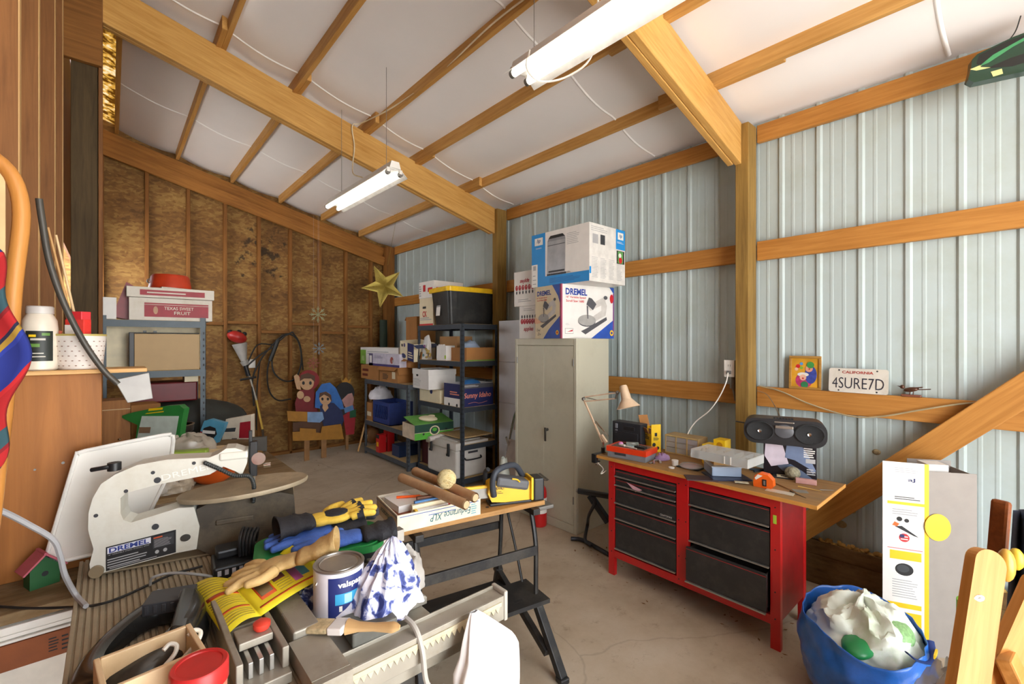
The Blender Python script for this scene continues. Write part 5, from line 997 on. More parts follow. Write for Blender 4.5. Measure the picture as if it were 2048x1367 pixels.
t = vbag('food_bag', 'green and white pet food bag leaning in front of the left rack', 'bag', (.03, 3.88, zt2), 240, 365, [(268, 900), (275, 850), (238, 833), (268, 824), (330, 812), (358, 810), (368, 818), (362, 850), (356, 900)], .05, GB,
     [('white_panel', M('bag_pale', '#c4cfc4', .4), [(270, 898), (278, 858), (284, 832), (358, 832), (352, 868), (348, 898)], 1), ('picture', M('bag_brown_print', '#8a6d52', .5), [(278, 866), (279, 854), (302, 854), (300, 866)], 2), ('lettering', YEL, [(297, 822), (298, 817), (326, 815), (325, 819)], 2), ('stripe', YEL, [(290, 828), (294, 826), (328, 822), (327, 824)], 2)])
simplebox('cupboard', 'brown wooden cupboard with small knob beside the plywood cabinet', 'cupboard', V((-.05, 3.86, zt2)), 0, .145, .2, .37, wood('cupboard_wood', '#a56f3c', '#7b4f27', 'Z', .6, knots=False), lambda b, w, d, h: (b.use(CHROME), b.sph((.09, -.008, .12), .009, 8), b.use(CARDL), b.box(0, w, -.002, 0, h - .06, h - .055)))
simplebox('carton', 'brown carton under the grey metal blade of the scraper', 'box', V((.1, 3.96, zt2)), R(8), .16, .2, .32, CARDD)
t = thing('pan', 'black round pan resting on the green and white bag', 'pan', at_z(347, 866, .99)); b = MB(M('pan_black', '#2a251f', .5)); b.lathe([(0, .0), (.1, 0), (.112, .012), (.115, .055), (.108, .055), (.103, .01), (0, .008)], 32); b.build('dish', t); b = MB(M('pan_rim', '#7a6a52', .4, .4)); b.lathe([(.117, .053), (.117, .058), (.106, .058), (.106, .053)], 32); b.build('rim', t)
t = vbag('rice_packet', 'blue and red rice packet leaning beside the black pan', 'packet', at_z(415, 886, zt2), 395, 440, [(396, 886), (402, 858), (408, 842), (420, 838), (450, 846), (446, 858), (432, 888)], .04, M('packet_blue', '#5aa0bf', .4),
     [('red_panel', M('packet_red', '#9a1a28', .4), [(396, 886), (401, 862), (412, 866), (424, 880), (432, 887)], 1), ('oval', INK, [(404, 864), (408, 856), (420, 852), (431, 856), (434, 868), (426, 878), (414, 874)], 2), ('lettering', PAPER, [(405, 866), (406, 860), (431, 862), (430, 868)], 3)])
t = vbag('cereal_carton', 'white and maroon carton with fruit print standing behind the blade clamp', 'box', at_z(475, 878, zt2), 440, 505, [(443, 884), (452, 838), (502, 829), (502, 884)], .05, M('oat_white', '#d8ccb8', .55),
     [('maroon_panel', CRIM, [(478, 876), (480, 845), (501, 842), (501, 876)], 1), ('lettering', DGREY, [(446, 864), (448, 857), (472, 855), (470, 863)], 1), ('berry_print', M('berry_print', '#6a5a56'), [(462, 884), (464, 876), (474, 876), (474, 884)], 2)])
b = MB(M('grey_slate', '#55504a', .6)); b.box(0, .09, 0, .03, 0, .1); lone(b, 'carton', 'dark grey box standing right of the white maroon carton', 'box', at_z(503, 905, zt2), R(-20), bevel=.003)
n, m, f = crumple((.16, .12), .13, 3); b = MB(M('cloudy_film', '#c3b7a6', .25, 0, .1, alpha=.8)); b.grid(n, m, f, wrap=True); lone(b, 'plastic_bag', 'cloudy plastic bag heaped behind the white board', 'bag', at_z(372, 912, zt2))
b = MB(M('lime_plastic', '#a5c545', .35)); b.box(0, .2, 0, .08, 0, .075); lone(b, 'tray', 'lime green plastic tray behind the scroll saw arm', 'tray', at_z(335, 931, zt2), R(-18), bevel=.01)
t = thing('bowl', 'orange bowl behind the scroll saw, seen under its arm', 'bowl', at_z(425, 962, zt2)); b = MB(M('bowl_orange', '#c8561c', .35)); b.lathe([(.06, 0), (.1, .03), (.125, .075), (.12, .075), (.096, .034), (0, .008)], 32); b.build('dish', t)
n, m, f = crumple((.1, .09), .1, 8); b = MB(M('nut_bag_film', '#a89a86', .3, 0, .4, 25, alpha=.9)); b.grid(n, m, f, wrap=True); lone(b, 'plastic_bag', 'small clear bag of fittings beside the orange bowl', 'bag', at_z(340, 980, zt2))
b = MB(CARDL); b.tbox(0, .12, 0, .1, 0, .05, .004); lone(b, 'open_box', 'small open tan box in front of the blue red packet', 'box', at_z(402, 915, zt2), R(-20))
b = MB(M('saucer_cream', '#d6c9a8', .4)); b.lathe([(.05, 0), (.1, .012), (.098, .016), (.0, .006)], 28); lone(b, 'saucer', 'cream saucer between packet and scroll saw arm tip', 'saucer', at_z(450, 905, zt2))

# ------------------------------------------------------------------ left bench, plywood cabinet and what stands there
t = thing('bench_cabinet', 'narrow bench cabinet at far left with white moulding and stamped brown panel', 'cabinet', (-.33, 1.735, 0)); bw_ = .255
b = MB(TT); b.box(0, bw_, 0, .33, .872, .90); b.build('top', t, .003)
b = MB(M('off_white_gloss', '#e6e0d4', .4)); b.box(.001, bw_ - .002, .012, .32, .03, .871); b.build('carcass', t)
b = MB(WHITE); b.box(0, bw_, -.006, .0115, .848, .868); b.box(0, bw_, -.002, .0115, .835, .846); b.box(0, bw_, -.008, .0115, .826, .833); b.build('moulding', t, .002)
b = MB(M('stamped_brown', '#8a4b23', .6, 0, .15)); b.box(.0, bw_ - .004, -.004, .0115, .755, .822); b.face((0, -.004, 0), (1, 0, 0), (0, 0, 1)); b.lines(bw_ - .05, .77, bw_ - .03, .81, 5, INK, 1, .4); b.lines(bw_ - .025, .765, bw_ - .008, .81, 4, INK, 1, .4); b.build('stamped_panel', t, .002)
t = thing('plywood_cabinet', 'tall orange brown plywood cabinet end standing on the left bench', 'cabinet', (-.30, 1.955, .9005)); PLY = wood('plywood_face', '#a96c33', '#84501f', 'Z', .5, gs=20)
b = MB(PLY); b.box(0, .278, 0, .10, 0, .60); b.build('carcass', t, .002)
b = MB(PINE); b.box(.0, .39, -.03, .12, .601, .614); b.build('top_board', t, .002)
b = MB(WHITE); b.box(.058, .074, -.002, -.0004, .42, .53); b.build('white_patch', t)
b = MB(STEEL); b.cyl((.19, -.003, .33), (.19, .0, .33), .004, n=8); b.cyl((.13, -.003, .32), (.13, 0, .32), .003, n=8); b.build('screw', t)
ztop = .9005 + .6145
jb = at_y(80, 742, 1.98); t = thing('jug', 'white plastic jug with dark label on the plywood cabinet top', 'jug', (jb.x, 1.98, ztop)); b = MB(M('jug_white', '#dfd4c2', .4)); r = .04
b.lathe([(.036, 0), (.04, .004), (.04, .125), (.038, .15), (.031, .165), (.029, .168), (.029, .17), (0, .17)], 30); b.build('bottle', t)
b = MB(M('jug_cap', '#c8c2bc', .4)); b.lathe([(.031, .1705), (.031, .19), (.028, .193), (0, .193)], 30); b.build('cap', t)
def arc(b, r, a0, a1, z0, z1, n=16): b.grid(n, 2, lambda u, v: V((r * math.cos(a0 + (a1 - a0) * u), r * math.sin(a0 + (a1 - a0) * u), z0 + (z1 - z0) * v)))
b = MB(M('jug_label', '#1e241e', .5)); arc(b, .0406, -2.3, -.75, .028, .118); b.use(M('label_green', '#5f8a3a', .5)); arc(b, .0409, -2.0, -1.5, .07, .08); arc(b, .0409, -1.4, -.95, .104, .112); b.use(YEL2); arc(b, .0409, -2.1, -1.7, .1, .107); b.use(M('label_text', '#c9c4b8', .5)); arc(b, .0409, -2.0, -1.2, .09, .096); arc(b, .0409, -2.1, -1.3, .05, .053); arc(b, .0409, -2.1, -1.2, .04, .043); b.build('label', t)
bb_ = at_y(150, 740, 1.99); t = thing('bucket', 'white bucket with small brown pattern holding sticks, on the plywood cabinet', 'bucket', (bb_.x + .012, 1.995, ztop)); b = MB(M('bucket_white', '#e2dad2', .4)); b.lathe([(.05, 0), (.054, .004), (.062, .105), (.0, .105)], 36); b.use(M('bucket_motif', '#8d6a58', .5))
for k in range(22):
    for j in range(6):
        a = 2 * PI * (k + (j % 2) * .5) / 22; z = .012 + j * .015; rr = .0545 + .0075 * z / .1; b.push(Matrix.Translation((rr * math.cos(a), rr * math.sin(a), z)) @ Matrix.Rotation(a, 4, 'Z')); b.box(-.0005, .0006, -.0022, .0022, -.0012, .0012); b.pop()
b.build('pail', t)
b = MB(M('bucket_rim', '#b7a55c', .4)); b.lathe([(.0635, .104), (.0635, .11), (.0, .11)], 36); b.build('rim', t)
zb2 = ztop + .1105
b = MB(M('red_white_bag', '#d6342c', .35, 0, .2, 30)); b.prism([(-.028, -.01), (.028, -.01), (.03, .016), (-.03, .016)], 0, .045); b.use(PAPER).prism([(-.029, -.011), (.001, -.011), (.001, .017), (-.03, .017)], -.0, .028); b.use(REDINK).prism([(-.026, -.009), (.02, -.009), (.03, .015), (-.02, .014)], .045, .07); lone(b, 'seed_packet', 'red and white packet standing in the patterned bucket', 'packet', (bb_.x + .005, 1.985, zb2), R(-38), bevel=.002)
for k, (a, c, m_) in enumerate((((150, 640), (96, 455), 'stick_tan'), ((158, 638), (112, 470), 'stick_pale'), ((146, 640), (88, 500), 'stick_dark'))):
    p0, p1 = at_y(a[0], a[1], 2.02), at_y(c[0], c[1], 2.0); p0.z = zb2; b = MB(M(m_, ('#b98e58', '#d5b688', '#6f4f31')[k], .6)); b.cyl((0, 0, 0), p1 - p0, .004, .003, n=8); lone(b, 'garden_stake', ('tan thin stake rising from the patterned bucket', 'pale thin stake rising from the patterned bucket, nearest the post', 'dark thin stake rising from the patterned bucket, leftmost')[k], 'stake', p0)
b = MB(ORANGE); b.beam((0, 0, 0), (.02, 0, .07), .02, .008); lone(b, 'plant_marker', 'orange strip standing behind the patterned bucket beside the jug', 'strip', (at_y(104, 700, 2.03).x, 2.035, zb2 - .06), 0)
for k, (px, py) in enumerate(((85, 411), (100, 456), (135, 494))): pass
# curved scraper hanging across the cabinet
hook = [(78, 398), (84, 440), (98, 520), (125, 600), (165, 680), (205, 738), (236, 768)]
pts = [at_y(px, py, 1.90) for px, py in hook]; t = thing('scraper', 'long dark curved pole with a grey metal blade before the bucket', 'scraper', pts[-1])
b = MB(M('scraper_pole', '#4a463f', .45, .2)); b.tube([p - pts[-1] for p in pts], .0085, 12, 8); b.build('pole', t)
b = MB(M('galvanised_blade', '#9a9793', .5, .3)); q = [at_y(px, py, 1.905) - pts[-1] for px, py in ((228, 760), (298, 745), (306, 797), (255, 806))]; b.add(q + [x + V((0, .012, 0)) for x in q], [(0, 1, 2, 3)[::-1], (4, 5, 6, 7), (0, 4, 5, 1)[::-1], (1, 5, 6, 2)[::-1], (2, 6, 7, 3)[::-1], (3, 7, 4, 0)[::-1]]); b.build('blade', t, .002)
# bentwood frame with a woven blanket at the far left edge
t = thing('clothes_stand', 'bentwood stand at the far left edge with a tan cloth panel', 'stand', (-.187, 1.30, 0)); b = MB(wood('bentwood', '#c78a45', '#a2682c', 'Z', .45, knots=False))
b.tube([(-.16, 0, .0), (-.16, 0, 1.6), (-.16, 0, 1.86), (-.13, 0, 1.945), (-.07, 0, 1.965), (0.02, 0, 1.95), (.055, 0, 1.87), (.045, 0, 1.7), (.035, 0, 1.5), (.02, 0, 1.3), (.0, 0, 1.0), (-.02, 0, 0)], .013, 12); b.build('frame', t)
b = MB(M('tan_canvas', '#c8a878', .7)); b.box(-.15, .035, -.003, .003, 1.62, 1.94); b.build('canvas_panel', t)
def serape():
    m, nt, bb = base('woven_serape'); mp = coords(nt, (1, 1, 1)); L = nt.links.new
    sp_ = N(nt, 'ShaderNodeSeparateXYZ'); nzz = N(nt, 'ShaderNodeTexNoise', Scale=6., Detail=2.); L(mp.outputs[0], nzz.inputs['Vector']); L(mp.outputs[0], sp_.inputs[0])
    ma = N(nt, 'ShaderNodeMath', _operation='MULTIPLY_ADD'); L(sp_.outputs[0], ma.inputs[0]); ma.inputs[1].default_value = -1.3; L(sp_.outputs[2], ma.inputs[2]); mb = N(nt, 'ShaderNodeMath', _operation='MULTIPLY_ADD'); L(nzz.outputs['Fac'], mb.inputs[0]); mb.inputs[1].default_value = .08; L(ma.outputs[0], mb.inputs[2])
    mc = N(nt, 'ShaderNodeMath', _operation='MULTIPLY'); L(mb.outputs[0], mc.inputs[0]); mc.inputs[1].default_value = 4.2; md = N(nt, 'ShaderNodeMath', _operation='FRACT'); L(mc.outputs[0], md.inputs[0])
    r = ramp(nt, [(0, lin('#9a1418')), (.22, lin('#b01c1f')), (.26, lin('#1c2a78')), (.5, lin('#23348c')), (.54, lin('#9a7a2a')), (.6, lin('#1f1f3a')), (.64, lin('#a3181c')), (.8, lin('#7a1218')), (.84, lin('#2b4a52')), (1, lin('#3a3a3a'))]); r.color_ramp.interpolation = 'CONSTANT'; L(md.outputs[0], r.inputs['Fac']); L(r.outputs['Color'], bb.inputs['Base Color']); bb.inputs['Roughness'].default_value = .9; return m
b = MB(serape()); b.grid(22, 40, lambda u, v: V((-.17 + u * (.205 + .05 * math.sin(v * PI) ** .6 + .012 * math.sin(v * 14)) - .02 * u * (1 - v), -.02 - .018 * math.sin(u * 11 + v * 3), 1.33 + v * .44)))
o = b.build('striped_blanket'); o.location = (-.203, 1.25, 0); tag(o, 'red and blue striped woven blanket draped at the far left edge', 'blanket'); sd_ = o.modifiers.new('thickness', 'SOLIDIFY'); sd_.thickness = .008
b = MB(M('teal_cloth', '#5f9a8c', .8)); b.sph((0, 0, 0), (.03, .014, .05), 12); b.use(M('violet_cloth', '#3d2f8a', .8)).sph((.0, 0, .05), (.028, .014, .022), 12); lone(b, 'cloth', 'teal and violet cloth tucked on the far left stand', 'cloth', (-.205, 1.262, 1.76))

# toy birdhouse
t = thing('birdhouse', 'small green birdhouse with pink roof on the left bench', 'birdhouse', (-.150, 1.885, .9005), R(20)); t.scale = (.82, .82, .82); b = MB(M('birdhouse_green', '#1f5a2c', .6)); pxz(b, [(-.038, 0), (.038, 0), (.038, .065), (0, .105), (-.038, .065)], -.03, .03); b.build('house', t, .001)
b = MB(M('birdhouse_pink', '#c0606e', .6)); b.obox((.026, 0, .088), (.085, .08, .006), (0, R(45), 0)); b.obox((-.026, 0, .088), (.085, .08, .006), (0, R(-45), 0)); b.build('roof', t, .001)
b = MB(INK); b.cyl((0, -.0305, .045), (0, -.029, .045), .009, n=14); b.build('entrance', t)
# white board leaning on the plywood
o = at_y(85, 1160, 1.90); o.z = .9005; t = thing('white_board', 'white plastic board with rounded corners leaning behind the scroll saw', 'board', (-.08, 1.905, .9505), 0)
yaw, f = vplane((-.08, 1.905, .9505), (1, -.0)); WB = M('board_white', '#ebe8df', .3, 0, .02)
outl = [f(*q) for q in ((85, 1152), (88, 1128), (150, 920), (156, 908), (170, 900), (325, 869), (340, 870), (346, 880), (330, 960), (262, 1130), (250, 1140), (95, 1163))]
outl = [(x, max(0, z)) for x, z in outl]
b = MB(WB); pxz(b, outl, -.012, .0); b.build('board', t, .003)
b = MB(M('board_rim', '#f3f1ea', .3)); b.tube([(x, -.013, z) for x, z in outl + outl[:1]], .006, 8, 2); b.build('rim', t)
# ------------------------------------------------------------------ ribbed bench, table saw, scroll saw
ZS = .95
RIB = M('ribbed_deck', '#a3957c', .7, 0, .12, 20, dirt='#6e604b', damt=.6)
t = thing('deck_bench', 'ribbed tan plank bench under the scroll saw and charger', 'bench', (-.07, .80, 0))
b = MB(RIB); L_ = 1.06; x = 0
while x < .355: b.box(x, x + .0085, 0, L_, ZS - .022, ZS); x += .0125
b.box(0, .36, 0, L_, ZS - .045, ZS - .0045); b.build('ribbed_top', t, .0015)
for x in (.02, .30):
    for y in (.05, .95): b = MB(PINE); b.box(x, x + .05, y, y + .06, 0, ZS - .046); b.build('leg', t)
SAWG = M('saw_grey', '#a39d90', .5, .35, .12, 9, dirt='#7d7058', damt=.6); SAWD = M('saw_dark_grey', '#5d5c58', .55, .2, dirt='#8d8068', damt=.5)
t = thing('table_saw', 'grey dusty portable table saw with toothed front rail and rip fence', 'table saw', (.30, .88, 0))
zt_ = .955
b = MB(SAWG); b.box(0, .27, .06, .56, zt_ - .03, zt_); b.use(INK).box(.13, .134, .2, .45, zt_, zt_ + .0006); b.build('table_plate', t, .003)
b = MB(SAWD); b.box(.02, .25, .09, .53, .62, zt_ - .0305); b.build('body', t, .01)
b = MB(SAWG); b.box(-.02, .45, .005, .05, zt_ - .012, zt_); b.box(-.02, .45, .002, .005, zt_ - .06, zt_); b.box(-.02, .45, .046, .05, zt_ - .03, zt_ + .008); b.build('front_rail', t, .001)
b = MB(M('rail_tooth_cream', '#cfc3a4', .6, dirt='#9a8a5e')); 
for i in range(30): x0 = .0 + i * .0145; b.prism([(x0, 0), (x0 + .0135, 0), (x0 + .007, -.013)], -.0, .003)
b.v = [V((v.x, .0015 - v.z, zt_ - .022 + v.y * 1.)) for v in b.v]; b.f = [f[::-1] for f in b.f]; b.box(-.0, .44, -.001, .002, zt_ - .022, zt_ - .012); b.build('toothed_scale', t)
b = MB(M('rail_end_grey', '#b3ada2', .5)); b.box(.4505, .462, 0, .055, zt_ - .065, zt_ + .01); b.build('rail_end_cap', t, .003)
b = MB(ALU); b.box(.05, .47, .565, .60, zt_ - .05, zt_ - .01); b.use(INK).box(.4702, .4708, .572, .593, zt_ - .045, zt_ - .018); b.build('rear_rail', t, .002)
b = MB(M('side_rail_grey', '#a9a498', .5, .3, dirt='#7a6d55')); b.box(.235, .285, .10, .44, zt_ + .0005, zt_ + .018); b.box(.245, .275, .09, .45, zt_ + .018, zt_ + .028); b.build('side_rail', t, .002)
for x in (.36, .02):
    b = MB(SAWG); b.box(x, x + .035, .012, .045, .0, zt_ - .0125); b.build('leg', t, .004)
b = MB(SAWG); b.box(.055, .36, .02, .03, .86, .89); b.box(.055, .36, .02, .03, .70, .73); b.build('front_panel', t)
# rip fence along the left of the saw plate
b = MB(SAWG); b.box(-.02, .034, .115, .45, zt_ + .001, zt_ + .05); b.build('fence_beam', t, .004)
b = MB(SAWG); b.box(-.03, .04, -.03, .112, zt_ + .001, zt_ + .035); b.box(-.03, .04, -.045, -.03, zt_ - .12, zt_ + .034); b.use(INK).box(.015, .024, -.0455, -.0449, zt_ - .07, zt_ - .02); b.build('fence_head', t, .006)
b = MB(SAWD); b.box(-.02, .034, .2, .2005, zt_ + .01, zt_ + .05); b.cyl((.007, .36, zt_ + .05), (.007, .36, zt_ + .052), .012, n=14); b.build('fence_slot', t)
# tenon clamp with red knob left of the fence
t = thing('clamp_jig', 'grey aluminium clamp jig with red knob left of the rip fence', 'jig', (.17, .93, ZS + .001))
b = MB(SAWG); b.box(0, .09, 0, .30, 0, .02); b.box(0, .012, .02, .30, .02, .06); b.box(.078, .09, .02, .30, .02, .06); b.box(.014, .076, .16, .30, .02, .055); b.build('base', t, .002)
for x in (.022, .04, .058): b = MB(ALU); b.box(x, x + .008, .03, .158, .02, .05); b.build('rib', t, .001)
b = MB(SAWG); b.box(.015, .075, .075, .13, .051, .066); b.build('carriage', t, .002)
t2 = MB(M('red_knob', '#d2402f', .4)); t2.lathe([(.0, .067), (.013, .067), (.016, .072), (.016, .08), (.01, .084), (0, .084)], 18, c=(.06, .1, 0)); t2.build('knob', t)
# scroll saw
o = V((-.04, 1.705, ZS + .0015)); u = V((.5, -.125, 0)); yaw, f = vplane(o, u)
t = thing('scroll_saw', 'cream scroll saw with oval table on the ribbed bench', 'scroll saw', o, yaw)
SC_ = M('saw_cream', '#dcdace', .38, .05, .05, 3, dirt='#b6a88c', damt=.4, dscale=4)
arm = [(393, 1098), (399, 1053), (388, 1014), (356, 1016), (308, 1031), (262, 1045), (247, 1040), (241, 1026), (241, 996), (252, 986), (315, 969), (419, 949), (447, 933), (470, 942), (484, 950), (494, 926), (493, 903), (470, 896), (452, 897), (436, 908), (419, 915), (334, 919), (274, 930), (230, 949), (202, 968), (185, 997), (177, 1025), (176, 1060), (187, 1098), (179, 1128), (181, 1148), (208, 1145), (352, 1106)]
q = [f(*p) for p in arm]; q = [(x, max(.004, z)) for x, z in q]
b = MB(SC_); pxz(b, q, 0, .075); b.build('frame', t, .006, 3)
q2 = [f(*p) for p in ((186, 1012), (196, 985), (212, 962), (236, 946), (276, 929), (276, 925), (230, 938), (204, 955), (186, 980), (178, 1010))]
b = MB(DGREY); 
for p in ((306, 945), (192, 1031), (388, 926), (252, 982)): a = f(*p); b.cyl((a[0], -.0015, a[1]), (a[0], .004, a[1]), .005, n=12)
for p in ((315, 960), (311, 1053)): a = f(*p); b.cyl((a[0], -.002, a[1]), (a[0], .004, a[1]), .0085, n=14)
b.build('screw', t)
a, c = f(212, 1142), f(352, 1104); a2, c2 = f(212, 1094), f(351, 1059)
b = MB(INK); b.push(Matrix(((c[0] - a[0], a2[0] - a[0], 0, a[0]), (0, 0, -1, -.0004), (c[1] - a[1], a2[1] - a[1], 0, a[1]), (0, 0, 0, 1))))
b.rect(0, 0, 1, 1, INK, 1); b.rect(.02, .7, .63, .95, M('label_white', '#dcdce6', .4), 2); b.text('DREMEL', .325, .825, .56, .2, M('dremel_navy', '#2b3f8a', .4), 3, .03); b.text('16" VARIABLE SPEED SCROLL SAW', .32, .64, .58, .05, GREYINK, 2); b.lines(.02, .08, .6, .5, 4, GREYINK, 2, .4); b.rect(.66, .42, .97, .92, DGREY, 2); b.rect(.67, .84, .8, .9, M('label_orange', '#c4562c'), 3); b.lines(.68, .45, .95, .8, 7, GREYINK, 3, .3); b.disc(.72, .25, .03, GREYINK, 2, .08); b.disc(.84, .25, .03, GREYINK, 2, .08); b.lines(.05, .03, .95, .1, 1, GREYINK, 2, .4); b.pop(); b.build('nameplate', t)
a, c = f(330, 954), f(418, 932); b = MB(M('embossed', '#efeee6', .35)); b.push(Matrix.Translation((0, -.001, 0)) @ Matrix.Rotation(PI / 2, 4, 'X')); ang = math.atan2(c[1] - a[1], c[0] - a[0]); b.text('DREMEL', (a[0] + c[0]) / 2, (a[1] + c[1]) / 2, .125, .017, None, 1, .0, 0, ang); b.pop(); b.build('embossed_name', t)
MOT = M('motor_dark', '#4d463d', .55, .2, .15, 12, dirt='#7d6f58', damt=.6)
qb = [(x, max(.002, z)) for x, z in (f(393, 1098), f(398, 1055), f(392, 1020), f(420, 1006), f(560, 985), f(588, 990), f(592, 1050), f(580, 1086), f(420, 1118))]
b = MB(MOT); pxz(b, qb, .004, .10); a = f(470, 1040); b.box(a[0] - .05, a[0] + .05, -.002, .004, a[1] - .008, a[1] + .008); b.build('motor_housing', t, .004)
a = f(490, 977); b = MB(M('saw_table_dusty', '#a8997f', .55, .3, .15, 12, dirt='#cbbb9c', damt=.7)); b.push(Matrix.Translation((a[0] + .0, .05, a[1] - .008)) @ Matrix.Rotation(R(-3), 4, 'Y')); b.lathe([(0, -.012), (.9, -.012), (.985, -.008), (1, 0), (.985, .005), (0, .006)], 48, sx=.183, sy=.105); b.pop(); b.build('saw_table', t)
b = MB(BLACKP); a = f(505, 950); b.box(a[0] - .008, a[0] + .012, .022, .05, a[1] - .01, a[1] + .1); b.box(a[0] - .012, a[0] - .002, .03, .042, a[1] + .0, a[1] + .135); b.use(CHROME).cyl((a[0] + .016, .02, a[1] + .045), (a[0] + .016, .05, a[1] + .045), .02, n=18); b.cyl((a[0] + .03, .03, a[1] + .02), (a[0] + .05, .03, a[1] + .02), .008, n=12); b.build('blade_clamp', t, .002)
b = MB(STEEL); a = f(508, 962); c = f(508, 985); b.box(a[0], a[0] + .002, .034, .037, c[1], a[1] + .02); b.build('blade', t)
b = MB(M('segmented_black', '#2c302f', .5)); pts = smooth_path([(*f(412, 924), 0), (*f(440, 936), 0), (*f(470, 949), 0), (*f(498, 950), 0), (*f(508, 968), 0), (*f(507, 1000), 0)], 7)
for p in pts: b.sph((p.x, -.012, p.y), .0065, 8)
b.build('dust_blower_hose', t)
b = MB(SC_); a = f(462, 912); b.box(a[0] - .03, a[0] + .045, -.006, .08, a[1] - .012, a[1] + .012); b.build('tension_housing', t, .005)
b = MB(BLACKP); a = f(222, 937); b.tube([(a[0] - .05, .03, a[1] - .005), (a[0] - .02, .02, a[1]), (a[0], .03, a[1])], .006, 8); b.cyl((a[0], .03, a[1] - .012), (a[0], .03, a[1] + .01), .016, n=14); b.build('tension_knob', t)
b = MB(M('foot_bronze', '#8a7a60', .5)); a = f(194, 1148); b.cyl((a[0], -.01, .016), (a[0], .085, .016), .016, n=16); b.box(a[0], f(560, 1100)[0], .01, .09, .0005, .006); b.build('foot', t)
b = MB(M('switch_dark', '#3a3834', .5)); a = f(371, 1075); b.push(Matrix.Translation((a[0], 0, a[1])) @ Matrix.Rotation(PI / 2, 4, 'X')); b.lathe([(0.013, -.001), (.012, .004), (0, .005)], 20, sy=.8); b.pop(); b.build('switch', t)
# black curved plastic guard
t = thing('blade_guard', 'glossy black curved plastic guard lying on the ribbed bench', 'guard', (.055, 1.215, ZS + .001), R(-20)); BG = M('guard_gloss', '#262625', .22, 0, .2, 8, dirt='#6e675a', damt=.25)
def gr(u, v):
    a = u * 2 * PI; prof_ = [(1., 0.), (1.01, .2), (.97, .55), (.86, .9), (.72, 1.), (.58, .95), (.52, .6), (.5, .1)]; k = v * 7; i = min(int(k), 6); w_ = k - i; rr = prof_[i][0] * (1 - w_) + prof_[i + 1][0] * w_; hh_ = prof_[i][1] * (1 - w_) + prof_[i + 1][1] * w_
    return V((.105 * rr * math.cos(a), .175 * rr * math.sin(a) * (1 + .1 * math.sin(a)), hh_ * (.055 + .02 * math.cos(a))))
b = MB(BG); b.grid(56, 15, gr, wrap=True); b.build('shell', t)
b = MB(DGREY); b.box(-.035, .055, .085, .15, .035, .062)
for k in range(5): b.box(-.03 + k * .016, -.022 + k * .016, .082, .085, .04, .058)
b.build('vent_block', t, .003)
b = MB(BG); b.obox((.06, .02, .066), (.03, .17, .02), (0, R(20), R(8))); b.build('ridge', t, .006)
# wooden tray with hooks; jar with red lid
t = thing('wooden_tray', 'small pale wooden box holding white hooks, front of the bench', 'box', (-.012, .985, ZS + .001), R(6)); b = MB(M('birch', '#e2c59a', .5, 0, .06, 10, dirt='#c4a272')); b.tbox(0, .145, 0, .115, 0, .085, .009); b.build('body', t, .002)
for k in range(2):
    b = MB(M('hook_white', '#e9e4d6', .3)); p = V((.05 + k * .04, .05 + k * .02, .03)); b.tube([p, p + V((.03, .012, .02)), p + V((.05, .02, .035)), p + V((.055, .03, .045)), p + V((.045, .035, .05)), p + V((.035, .03, .045))], .004, 8); b.use(STEEL).sph(p, .009, 10); b.cyl(p - V((0, 0, .02)), p, .006, n=8); o_ = lone(b, 'hook', ('white ring hook in the wooden box, left one', 'white ring hook in the wooden box, right one')[k], 'hook', Matrix.Translation((-.012, .985, ZS + .001)).translation)
t = thing('jar', 'short jar with red lid at the bottom edge beside the wooden box', 'jar', (.112, .925, ZS + .001)); b = MB(M('jar_glass_red', '#d8826a', .25, 0, .1)); b.lathe([(.036, 0), (.04, .005), (.04, .07), (.036, .075), (0, .075)], 36); b.build('glass', t)
b = MB(M('jar_lid_red', '#c42a28', .4, 0, .1, 20)); b.lathe([(.0425, .0755), (.0425, .104), (.040, .107), (.034, .1065), (.033, .1045), (0, .1045)], 40); b.build('lid', t)
